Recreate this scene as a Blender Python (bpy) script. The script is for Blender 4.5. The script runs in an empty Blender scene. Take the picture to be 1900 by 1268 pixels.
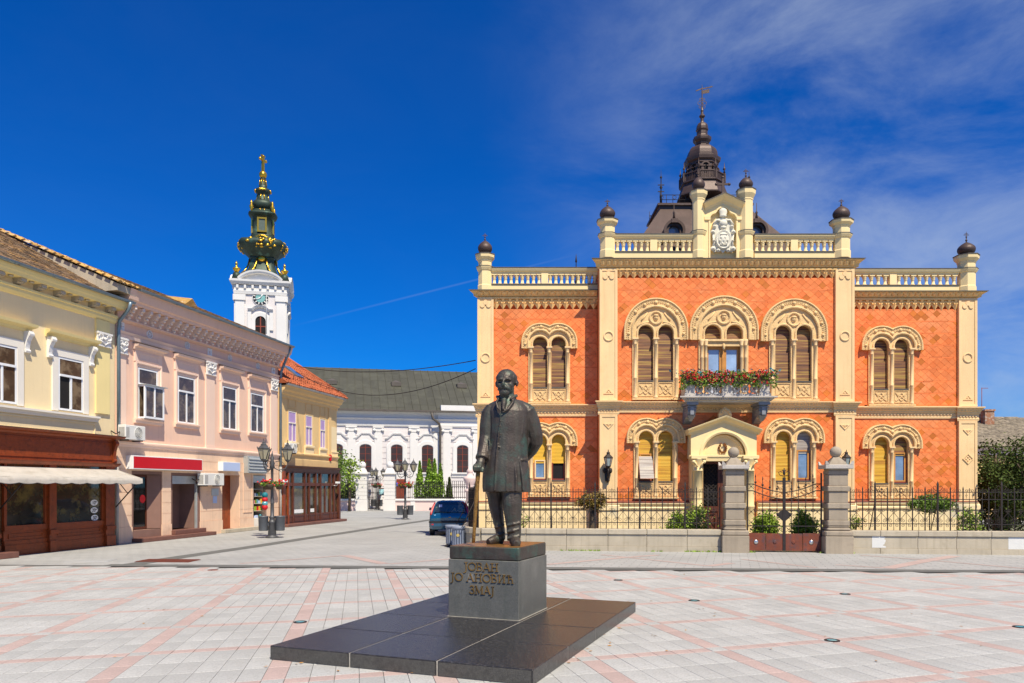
import bpy, bmesh, math, random
from mathutils import Vector, Matrix, noise as mnoise
PI = math.pi
R = math.radians
scene = bpy.context.scene
COL = scene.collection

# ------------------------------------------------------------------ camera
FOCAL, PCX, HOR, CAMH = 1420.0, 950.0, 903.0, 1.95      # photo is 1900 px wide
cam_d = bpy.data.cameras.new('camera')
cam_d.sensor_width = 36.0
cam_d.lens = FOCAL / 1900.0 * 36.0
cam_d.shift_y = (HOR - 634.0) / 1900.0
cam_d.clip_end = 3000
cam = bpy.data.objects.new('camera', cam_d)
cam.location = (0, 0, CAMH)
cam.rotation_euler = (R(90), 0, 0)
COL.objects.link(cam)
scene.camera = cam

# ------------------------------------------------------------------ sun and sky
SUNV = Vector((0.46, -1.0, 1.62)).normalized()           # towards the sun
EL = math.asin(SUNV.z)
AZ = math.atan2(SUNV.x, SUNV.y)
sun_d = bpy.data.lights.new('sun', 'SUN')
sun_d.energy = 5.0
sun_d.angle = R(0.53)
sun_d.color = (1.0, 0.908, 0.735)
sun = bpy.data.objects.new('sun', sun_d)
sun.rotation_euler = SUNV.to_track_quat('Z', 'Y').to_euler()
sun.location = (20, -40, 60)
COL.objects.link(sun)

world = bpy.data.worlds.new('World')
scene.world = world
world.use_nodes = True
wt = world.node_tree
wt.nodes.clear()
wn, wl = wt.nodes, wt.links
def W(t, **k):
 n = wn.new(t)
 for a, b in k.items():
  setattr(n, a, b)
 return n
def wmath(op, a, b=None, clamp=False):
 n = W('ShaderNodeMath', operation=op, use_clamp=clamp)
 for i, v in enumerate((a, b)):
  if v is None: continue
  if isinstance(v, (int, float)): n.inputs[i].default_value = v
  else: wl.new(v, n.inputs[i])
 return n.outputs[0]
sky = W('ShaderNodeTexSky', sky_type='NISHITA')
sky.sun_disc = False
sky.sun_elevation = EL
sky.sun_rotation = AZ
sky.altitude = 200
sky.air_density = 1.0
sky.dust_density = 0.15
sky.ozone_density = 4.0
hs = W('ShaderNodeHueSaturation')
hs.inputs['Saturation'].default_value = 1.12
hs.inputs['Value'].default_value = 1.0
wl.new(sky.outputs[0], hs.inputs['Color'])
tint = W('ShaderNodeMix', data_type='RGBA', blend_type='MULTIPLY')
tint.inputs[0].default_value = 1.0
tint.inputs[7].default_value = (0.03, 0.62, 1.40, 1)
wl.new(hs.outputs[0], tint.inputs[6])
tc = W('ShaderNodeTexCoord')
sep = W('ShaderNodeSeparateXYZ')
wl.new(tc.outputs['Generated'], sep.inputs[0])
mp = W('ShaderNodeMapping')
mp.inputs['Rotation'].default_value = (0, R(14), 0)
mp.inputs['Scale'].default_value = (2.0, 2.0, 4.6)
mp.inputs['Location'].default_value = (1.4, 0.3, 0.65)
wl.new(tc.outputs['Generated'], mp.inputs[0])
n1 = W('ShaderNodeTexNoise')
n1.inputs['Scale'].default_value = 2.0
n1.inputs['Detail'].default_value = 9
n1.inputs['Roughness'].default_value = 0.62
n1.inputs['Distortion'].default_value = 0.35
wl.new(mp.outputs[0], n1.inputs['Vector'])
n2 = W('ShaderNodeTexNoise')
n2.inputs['Scale'].default_value = 0.8
n2.inputs['Detail'].default_value = 2
wl.new(mp.outputs[0], n2.inputs['Vector'])
# a bank of thin high cloud lying over the eastern (+X) half of the sky
bank = W('ShaderNodeMapRange', interpolation_type='SMOOTHSTEP')
bank.inputs[1].default_value = -0.06
bank.inputs[2].default_value = 0.34
wl.new(sep.outputs[0], bank.inputs[0])
cl = W('ShaderNodeMapRange', interpolation_type='SMOOTHSTEP')
cl.inputs[1].default_value = 0.38
cl.inputs[2].default_value = 0.80
wl.new(wmath('ADD', wmath('MULTIPLY', n1.outputs[0], 0.75), wmath('MULTIPLY', n2.outputs[0], 0.45)), cl.inputs[0])
cover = wmath('MULTIPLY', cl.outputs[0], wmath('ADD', wmath('MULTIPLY', bank.outputs[0], 0.95), 0.02))
cover = wmath('MULTIPLY', cover, 0.56, True)
# two old condensation trails
def wpix(x, y): return Vector(((x - PCX) / FOCAL, 1, (HOR - y) / FOCAL)).normalized()
def trail(a, b, wd, amt):
 nrm = wpix(*a).cross(wpix(*b)).normalized()
 vd = W('ShaderNodeVectorMath', operation='DOT_PRODUCT')
 wl.new(tc.outputs['Generated'], vd.inputs[0]); vd.inputs[1].default_value = nrm
 m = W('ShaderNodeMapRange', interpolation_type='SMOOTHSTEP')
 m.inputs[1].default_value = wd; m.inputs[2].default_value = 0.0
 wl.new(wmath('ABSOLUTE', vd.outputs['Value']), m.inputs[0])
 f1 = W('ShaderNodeMapRange', interpolation_type='SMOOTHSTEP'); f1.inputs[1].default_value = wpix(*a).x - .02; f1.inputs[2].default_value = wpix(*a).x + .12; wl.new(sep.outputs[0], f1.inputs[0])
 f2 = W('ShaderNodeMapRange', interpolation_type='SMOOTHSTEP'); f2.inputs[1].default_value = wpix(*b).x + .02; f2.inputs[2].default_value = wpix(*b).x - .12; wl.new(sep.outputs[0], f2.inputs[0])
 return wmath('MULTIPLY', wmath('MULTIPLY', m.outputs[0], wmath('MULTIPLY', f1.outputs[0], f2.outputs[0])), wmath('MULTIPLY', n1.outputs[0], amt))
cover = wmath('ADD', cover, trail((540, 606), (1080, 470), 0.002, 0.14), True)
cmix = W('ShaderNodeMix', data_type='RGBA')
wl.new(cover, cmix.inputs[0])
wl.new(tint.outputs[2], cmix.inputs[6])
cmix.inputs[7].default_value = (6.2, 7.2, 8.6, 1)
bg = W('ShaderNodeBackground')
bg.inputs['Strength'].default_value = 0.07
wl.new(cmix.outputs[2], bg.inputs['Color'])
wo = W('ShaderNodeOutputWorld')
wl.new(bg.outputs[0], wo.inputs[0])

vs = scene.view_settings
vs.view_transform = 'Standard'
vs.look = 'None'
vs.exposure = 0.33
vs.gamma = 1.0
vs.use_curve_mapping = False
scene.cycles.max_bounces = 6
scene.cycles.transparent_max_bounces = 8

# ------------------------------------------------------------------ materials
MATS = {}
def mat(name, col, rough=0.8, var=0.12, scale=2.0, bump=0.08, bscale=30.0, metal=0.0, spec=0.4, island=0.0,
  col2=None, c2lo=0.5, c2hi=0.65, c2scale=None, streak=0.0, streak_col=None, coords='Object', trans=0.0, isl_col=None, emit=0.0, coat=0.0):
 """noise-varied principled surface; col2 = patches of a second colour (stain, patina, painted reflection); island = per-piece change;
 streak = rain streaks running down"""
 if name in MATS: return MATS[name]
 m = bpy.data.materials.new(name)
 m.use_nodes = True
 nt = m.node_tree; N = nt.nodes; L = nt.links
 b = N['Principled BSDF']
 b.inputs['Roughness'].default_value = rough
 b.inputs['Metallic'].default_value = metal
 b.inputs['Specular IOR Level'].default_value = spec
 if coat: b.inputs['Coat Weight'].default_value = coat; b.inputs['Coat Roughness'].default_value = 0.06
 if trans: b.inputs['Transmission Weight'].default_value = trans
 t = N.new('ShaderNodeTexCoord')
 co = t.outputs[coords]
 n = N.new('ShaderNodeTexNoise')
 n.inputs['Scale'].default_value = scale
 n.inputs['Detail'].default_value = 7
 n.inputs['Roughness'].default_value = 0.62
 L.new(co, n.inputs['Vector'])
 mr = N.new('ShaderNodeMapRange')
 mr.inputs[1].default_value = 0.25; mr.inputs[2].default_value = 0.75
 mr.inputs[3].default_value = 1 - var; mr.inputs[4].default_value = 1 + var
 L.new(n.outputs[0], mr.inputs[0])
 mul = N.new('ShaderNodeMix'); mul.data_type = 'RGBA'; mul.blend_type = 'MULTIPLY'
 mul.inputs[0].default_value = 1
 mul.inputs[6].default_value = (*col, 1)
 L.new(mr.outputs[0], mul.inputs[7])
 cur = mul.outputs[2]
 if island:
  g = N.new('ShaderNodeNewGeometry'); oi = N.new('ShaderNodeObjectInfo')
  a = N.new('ShaderNodeMath'); a.operation = 'ADD'
  L.new(g.outputs['Random Per Island'], a.inputs[0]); L.new(oi.outputs['Random'], a.inputs[1])
  fr = N.new('ShaderNodeMath'); fr.operation = 'FRACT'
  L.new(a.outputs[0], fr.inputs[0])
  m2 = N.new('ShaderNodeMapRange')
  m2.inputs[3].default_value = 1 - island; m2.inputs[4].default_value = 1 + island
  L.new(fr.outputs[0], m2.inputs[0])
  mu = N.new('ShaderNodeMix'); mu.data_type = 'RGBA'; mu.blend_type = 'MULTIPLY'; mu.inputs[0].default_value = 1
  L.new(cur, mu.inputs[6]); L.new(m2.outputs[0], mu.inputs[7])
  cur = mu.outputs[2]
  if isl_col:
   wn_ = N.new('ShaderNodeTexWhiteNoise'); wn_.noise_dimensions = '1D'
   L.new(fr.outputs[0], wn_.inputs['W'])
   rr = N.new('ShaderNodeMapRange'); rr.inputs[1].default_value = 0.62; rr.inputs[2].default_value = 0.95
   L.new(wn_.outputs[0], rr.inputs[0])
   mx = N.new('ShaderNodeMix'); mx.data_type = 'RGBA'
   L.new(rr.outputs[0], mx.inputs[0]); L.new(cur, mx.inputs[6]); mx.inputs[7].default_value = (*isl_col, 1)
   cur = mx.outputs[2]
 if col2:
  n3 = N.new('ShaderNodeTexNoise')
  n3.inputs['Scale'].default_value = c2scale or scale * 1.7
  n3.inputs['Detail'].default_value = 8; n3.inputs['Roughness'].default_value = 0.68
  mo = N.new('ShaderNodeMapping'); mo.inputs['Location'].default_value = (7.1, 3.3, 1.7)
  L.new(co, mo.inputs[0]); L.new(mo.outputs[0], n3.inputs['Vector'])
  r3 = N.new('ShaderNodeMapRange'); r3.inputs[1].default_value = c2lo; r3.inputs[2].default_value = c2hi
  L.new(n3.outputs[0], r3.inputs[0])
  mx = N.new('ShaderNodeMix'); mx.data_type = 'RGBA'
  L.new(r3.outputs[0], mx.inputs[0]); L.new(cur, mx.inputs[6]); mx.inputs[7].default_value = (*col2, 1)
  cur = mx.outputs[2]
 if streak:
  mo = N.new('ShaderNodeMapping'); mo.inputs['Scale'].default_value = (5.5, 5.5, 0.35)
  L.new(co, mo.inputs[0])
  n4 = N.new('ShaderNodeTexNoise'); n4.inputs['Scale'].default_value = 1.6; n4.inputs['Detail'].default_value = 6
  L.new(mo.outputs[0], n4.inputs['Vector'])
  r4 = N.new('ShaderNodeMapRange'); r4.inputs[1].default_value = 0.5; r4.inputs[2].default_value = 0.78
  r4.inputs[4].default_value = streak
  L.new(n4.outputs[0], r4.inputs[0])
  mx = N.new('ShaderNodeMix'); mx.data_type = 'RGBA'
  L.new(r4.outputs[0], mx.inputs[0]); L.new(cur, mx.inputs[6])
  mx.inputs[7].default_value = (*(streak_col or [c * 0.45 for c in col]), 1)
  cur = mx.outputs[2]
 L.new(cur, b.inputs['Base Color'])
 if emit:
  L.new(cur, b.inputs['Emission Color']); b.inputs['Emission Strength'].default_value = emit
 if bump:
  nb = N.new('ShaderNodeTexNoise'); nb.inputs['Scale'].default_value = bscale; nb.inputs['Detail'].default_value = 5
  L.new(co, nb.inputs['Vector'])
  bp = N.new('ShaderNodeBump'); bp.inputs['Strength'].default_value = bump * 4 if bump < 0.25 else 1.0
  bp.inputs['Distance'].default_value = 0.02
  L.new(nb.outputs[0], bp.inputs['Height']); L.new(bp.outputs[0], b.inputs['Normal'])
 MATS[name] = m
 return m

# ------------------------------------------------------------------ mesh building
class MB:
 """collects shapes; build() links them as one mesh object"""
 def __init__(s): s.v = []; s.f = []; s.sm = []
 def add(s, vs, fs, smooth=False):
  o = len(s.v); s.v.extend([tuple(p) for p in vs])
  for f in fs:
   s.f.append([i + o for i in f]); s.sm.append(smooth)
  return s
 def box(s, x0, x1, y0, y1, z0, z1):
  vs = [(x, y, z) for z in (z0, z1) for y in (y0, y1) for x in (x0, x1)]
  return s.add(vs, [(0, 2, 3, 1), (4, 5, 7, 6), (0, 1, 5, 4), (2, 6, 7, 3), (0, 4, 6, 2), (1, 3, 7, 5)])
 def cbox(s, x0, x1, y0, y1, z0, z1, c=0.01):
  """box with chamfered edges"""
  vs = []
  for sx, ax in ((0, x0), (1, x1)):
   for sy, ay in ((0, y0), (1, y1)):
    for sz, az in ((0, z0), (1, z1)):
     dx = c if sx == 0 else -c; dy = c if sy == 0 else -c; dz = c if sz == 0 else -c
     vs += [(ax, ay + dy, az + dz), (ax + dx, ay, az + dz), (ax + dx, ay + dy, az)]
  bm = bmesh.new()
  for p in vs: bm.verts.new(p)
  r = bmesh.ops.convex_hull(bm, input=bm.verts[:])
  bm.verts.index_update()
  s.add([v.co[:] for v in bm.verts], [[v.index for v in f.verts] for f in bm.faces])
  bm.free()
  return s
 def hull(s, pts):
  bm = bmesh.new()
  for p in pts: bm.verts.new(p)
  bmesh.ops.convex_hull(bm, input=bm.verts[:])
  bm.verts.index_update()
  s.add([v.co[:] for v in bm.verts], [[v.index for v in f.verts] for f in bm.faces])
  bm.free()
  return s
 def prism(s, poly, y0, y1):
  """polygon in x,z drawn out along y (y0 nearer the viewer)"""
  n = len(poly)
  vs = [(x, y0, z) for x, z in poly] + [(x, y1, z) for x, z in poly]
  fs = [list(range(n)), list(range(2 * n - 1, n - 1, -1))]
  fs += [(i, i + n, (i + 1) % n + n, (i + 1) % n) for i in range(n)]
  return s.add(vs, fs)
 def prismx(s, poly, x0, x1):
  n = len(poly)
  vs = [(x0, y, z) for y, z in poly] + [(x1, y, z) for y, z in poly]
  fs = [list(range(n)), list(range(2 * n - 1, n - 1, -1))]
  fs += [(i, i + n, (i + 1) % n + n, (i + 1) % n) for i in range(n)]
  return s.add(vs, fs)
 def prismz(s, poly, z0, z1):
  n = len(poly)
  vs = [(x, y, z0) for x, y in poly] + [(x, y, z1) for x, y in poly]
  fs = [list(range(n)), list(range(2 * n - 1, n - 1, -1))]
  fs += [(i, i + n, (i + 1) % n + n, (i + 1) % n) for i in range(n)]
  return s.add(vs, fs)
 def strip(s, outer, inner, y0, y1):
  """band between two point rows of equal length (x,z)"""
  n = len(outer)
  vs = [(x, y0, z) for x, z in outer] + [(x, y0, z) for x, z in inner] + [(x, y1, z) for x, z in outer] + [(x, y1, z) for x, z in inner]
  fs = []
  for i in range(n - 1):
   fs += [(i, i + 1, n + i + 1, n + i), (2 * n + i + 1, 2 * n + i, 3 * n + i, 3 * n + i + 1),
                   (i + 1, i, 2 * n + i, 2 * n + i + 1), (n + i, n + i + 1, 3 * n + i + 1, 3 * n + i)]
  fs += [(0, n, 3 * n, 2 * n), (n - 1, 3 * n - 1, 4 * n - 1, 2 * n - 1)]
  return s.add(vs, fs)
 def lathe(s, prof, cx=0, cy=0, n=16, ph=0.0, smooth=True, cz=0.0, sx=1.0, sy=1.0, sq=0.0):
  """prof: (r,z) from bottom to top; sq squares the section"""
  vs = []; fs = []
  for r, z in prof:
   for i in range(n):
    a = ph + 2 * PI * i / n
    q = 1.0
    if sq:
     c, d = abs(math.cos(a)), abs(math.sin(a))
     q = 1 + sq * (1 / max(c, d) - 1)
    vs.append((cx + math.cos(a) * r * sx * q, cy + math.sin(a) * r * sy * q, cz + z))
  m = len(prof)
  for k in range(m - 1):
   for i in range(n):
    j = (i + 1) % n
    fs.append((k * n + i, k * n + j, (k + 1) * n + j, (k + 1) * n + i))
  fs.append(list(range(n - 1, -1, -1)))
  fs.append([(m - 1) * n + i for i in range(n)])
  return s.add(vs, fs, smooth)
 def sphere(s, c, r, n=10, m=6, smooth=True):
  rx, ry, rz = (r, r, r) if isinstance(r, (int, float)) else r
  prof = [(math.sin(PI * k / m), -math.cos(PI * k / m)) for k in range(m + 1)]
  vs = []; fs = []
  vs.append((c[0], c[1], c[2] - rz))
  for k in range(1, m):
   for i in range(n):
    a = 2 * PI * i / n
    vs.append((c[0] + math.cos(a) * prof[k][0] * rx, c[1] + math.sin(a) * prof[k][0] * ry, c[2] + prof[k][1] * rz))
  vs.append((c[0], c[1], c[2] + rz))
  for i in range(n): fs.append((0, 1 + (i + 1) % n, 1 + i))
  for k in range(m - 2):
   for i in range(n):
    a = 1 + k * n + i; b = 1 + k * n + (i + 1) % n
    fs.append((a, b, b + n, a + n))
  t = len(vs) - 1; b0 = 1 + (m - 2) * n
  for i in range(n): fs.append((b0 + i, b0 + (i + 1) % n, t))
  return s.add(vs, fs, smooth)
 def tube(s, pts, r, n=6, closed=False, smooth=True, caps=True):
  """round bar along points; r may be a list"""
  P = [Vector(p) for p in pts]
  m = len(P)
  rr = r if isinstance(r, (list, tuple)) else [r] * m
  up = None; vs = []
  for k in range(m):
   if closed: d = P[(k + 1) % m] - P[k - 1]
   else: d = P[min(k + 1, m - 1)] - P[max(k - 1, 0)]
   if d.length < 1e-9: d = Vector((0, 0, 1))
   d.normalize()
   if up is None:
    up = Vector((0, 0, 1)) if abs(d.z) < 0.9 else Vector((0, 1, 0))
   a = up - d * up.dot(d)
   if a.length < 1e-5: a = d.orthogonal()
   a.normalize(); up = a
   b = d.cross(a)
   for i in range(n):
    t = 2 * PI * (i + 0.5) / n
    vs.append(P[k] + (a * math.cos(t) + b * math.sin(t)) * rr[k])
  fs = []
  for k in range(m if closed else m - 1):
   for i in range(n):
    j = (i + 1) % n; k2 = (k + 1) % m
    fs.append((k * n + i, k * n + j, k2 * n + j, k2 * n + i))
  if caps and not closed:
   fs.append(list(range(n - 1, -1, -1))); fs.append([(m - 1) * n + i for i in range(n)])
  return s.add(vs, fs, smooth)
 def sweep(s, path, prof, y0=0.0, closed=False, smooth=False):
  """moulding: prof is a list of (outward offset in the x,z plane, how far it stands out towards -y)
  carried along a path of (x,z); the path runs left to right with the outside above"""
  n = len(path); m = len(prof); vs = []
  for k in range(n):
   a = Vector(path[(k - 1) % n] if (closed or k > 0) else path[k]); b = Vector(path[k]); c = Vector(path[(k + 1) % n] if (closed or k < n - 1) else path[k])
   d1 = b - a; d2 = c - b
   if d1.length < 1e-9: d1 = d2
   if d2.length < 1e-9: d2 = d1
   d1 = d1.normalized(); d2 = d2.normalized()
   n1_ = Vector((-d1.y, d1.x)); n2_ = Vector((-d2.y, d2.x))
   q = n1_ + n2_
   if q.length < 1e-4: q = n1_.copy()
   q.normalize()
   q /= max(0.35, q.dot(n1_))
   for o, d in prof:
    vs.append((b.x + q.x * o, y0 - d, b.y + q.y * o))
  fs = []
  for k in range(n if closed else n - 1):
   k2 = (k + 1) % n
   for i in range(m):
    j = (i + 1) % m
    fs.append((k * m + i, k2 * m + i, k2 * m + j, k * m + j))
  if not closed:
   fs.append(list(range(m))); fs.append([(n - 1) * m + i for i in range(m - 1, -1, -1)])
  return s.add(vs, fs, smooth)
 def mould(s, x0, x1, prof, y0=0.0, miter=0.0, ml=None, mr_=None):
  """straight horizontal moulding; prof (stand-out, z); ends flare with the profile when mitred (returns)"""
  a = miter if ml is None else ml; b = miter if mr_ is None else mr_
  n = len(prof)
  vs = [(x0 - d * a, y0 - d, z) for d, z in prof] + [(x1 + d * b, y0 - d, z) for d, z in prof]
  fs = [list(range(n)), list(range(2 * n - 1, n - 1, -1))] + [(i, i + n, (i + 1) % n + n, (i + 1) % n) for i in range(n)]
  return s.add(vs, fs)
 def xf(s, M):
  s.v = [tuple(M @ Vector(p)) for p in s.v]
  return s
 def merge(s, o):
  k = len(s.v); s.v += o.v
  s.f += [[i + k for i in f] for f in o.f]; s.sm += o.sm
  return s
 def mesh(s, name, m=None):
  me = bpy.data.meshes.new(name)
  me.from_pydata(s.v, [], s.f)
  if m: me.materials.append(m)
  if any(s.sm): me.polygons.foreach_set('use_smooth', s.sm)
  bm = bmesh.new(); bm.from_mesh(me)
  bmesh.ops.recalc_face_normals(bm, faces=bm.faces)
  bm.to_mesh(me); bm.free()
  me.update()
  return me
 def build(s, name, m, parent=None):
  return link(name, s.mesh(name, m), parent)

def link(name, me, parent=None, loc=None, rz=None):
 o = bpy.data.objects.new(name, me)
 COL.objects.link(o)
 if parent is not None: o.parent = parent
 if loc is not None: o.location = loc
 if rz is not None: o.rotation_euler = (0, 0, rz)
 return o
def tag(o, label=None, cat=None, group=None, kind=None):
 if label: o['label'] = label
 if cat: o['category'] = cat
 if group: o['group'] = group
 if kind: o['kind'] = kind
 return o
def thing(name, label, cat, loc=(0, 0, 0), rz=0.0, group=None):
 o = bpy.data.objects.new(name, None)
 o.empty_display_size = 0.2
 COL.objects.link(o)
 o.location = loc; o.rotation_euler = (0, 0, rz)
 return tag(o, label, cat, group)
def copy_tree(o, parent=None):
 c = o.copy(); COL.objects.link(c)
 if parent is not None: c.parent = parent
 for ch in list(o.children): copy_tree(ch, c)
 return c

class Frame:
 """a vertical plane in the place: origin, heading of its x axis; local -y looks at the square"""
 def __init__(s, x, y, ang):
  s.o = Vector((x, y)); s.ang = ang
  s.u = Vector((math.cos(ang), math.sin(ang))); s.w = Vector((-math.sin(ang), math.cos(ang)))
 def at(s, px, py, yl=0.0):
  k = (px - PCX) / FOCAL
  o = s.o + s.w * yl
  t = (k * o.y - o.x) / (s.u.x - k * s.u.y)
  d = o.y + t * s.u.y
  return t, CAMH + (HOR - py) / FOCAL * d
 def x(s, px, yl=0.0): return s.at(px, HOR, yl)[0]
 def rect(s, x0, y0, x1, y1, yl=0.0):
  """local (x0,x1,z0,z1) of a rectangle whose left edge spans y0..y1 in the photo"""
  a, zt = s.at(x0, y0, yl); _, zb = s.at(x0, y1, yl); b = s.x(x1, yl)
  return a, b, zb, zt
 def world(s, t, yl=0.0, z=0.0):
  p = s.o + s.u * t + s.w * yl
  return (p.x, p.y, z)

def arc(cx, cz, r, a0, a1, n, rz=None):
 rz = rz or r
 return [(cx + r * math.cos(R(a0 + (a1 - a0) * i / n)), cz + rz * math.sin(R(a0 + (a1 - a0) * i / n))) for i in range(n + 1)]
def gnd(px, py):
 d = CAMH * FOCAL / (py - HOR)
 return (px - PCX) / FOCAL * d, d

def leaves(n, shape, size, seed, curl=0.35, clump=0, csize=0.3):
 """n leaf faces spread through a volume; shape(rnd) gives a point; clump gathers them in tufts"""
 rnd = random.Random(seed)
 mb = MB(); cs = [shape(rnd) for _ in range(clump)] if clump else None
 for i in range(n):
  if cs:
   c = cs[i % clump]
   p = Vector(c) + Vector((rnd.gauss(0, 1), rnd.gauss(0, 1), rnd.gauss(0, .8))) * csize * .5
  else: p = Vector(shape(rnd))
  a = Vector((rnd.gauss(0, 1), rnd.gauss(0, 1), rnd.gauss(0, .7))).normalized()
  b = a.cross(Vector((rnd.gauss(0, 1), rnd.gauss(0, 1), rnd.gauss(0, 1)))).normalized()
  c = a.cross(b)
  L = size * rnd.uniform(.7, 1.4); w = L * rnd.uniform(.3, .45)
  mb.add([p - a * L * .5, p + b * w + c * L * curl * .2, p + a * L * .5, p - b * w + c * L * curl * .2], [(0, 1, 2), (0, 2, 3)])
 return mb
def in_ellipsoid(c, r, shell=0.35):
 def f(rnd):
  while True:
   d = Vector((rnd.gauss(0, 1), rnd.gauss(0, 1), rnd.gauss(0, 1)))
   if d.length > 1e-3: break
  d.normalize()
  q = rnd.uniform(shell, 1) ** 0.5 * (0.86 + 0.22 * mnoise.noise(Vector(c) + d * 1.7))
  return (c[0] + d.x * r[0] * q, c[1] + d.y * r[1] * q, c[2] + d.z * r[2] * q)
 return f
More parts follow.
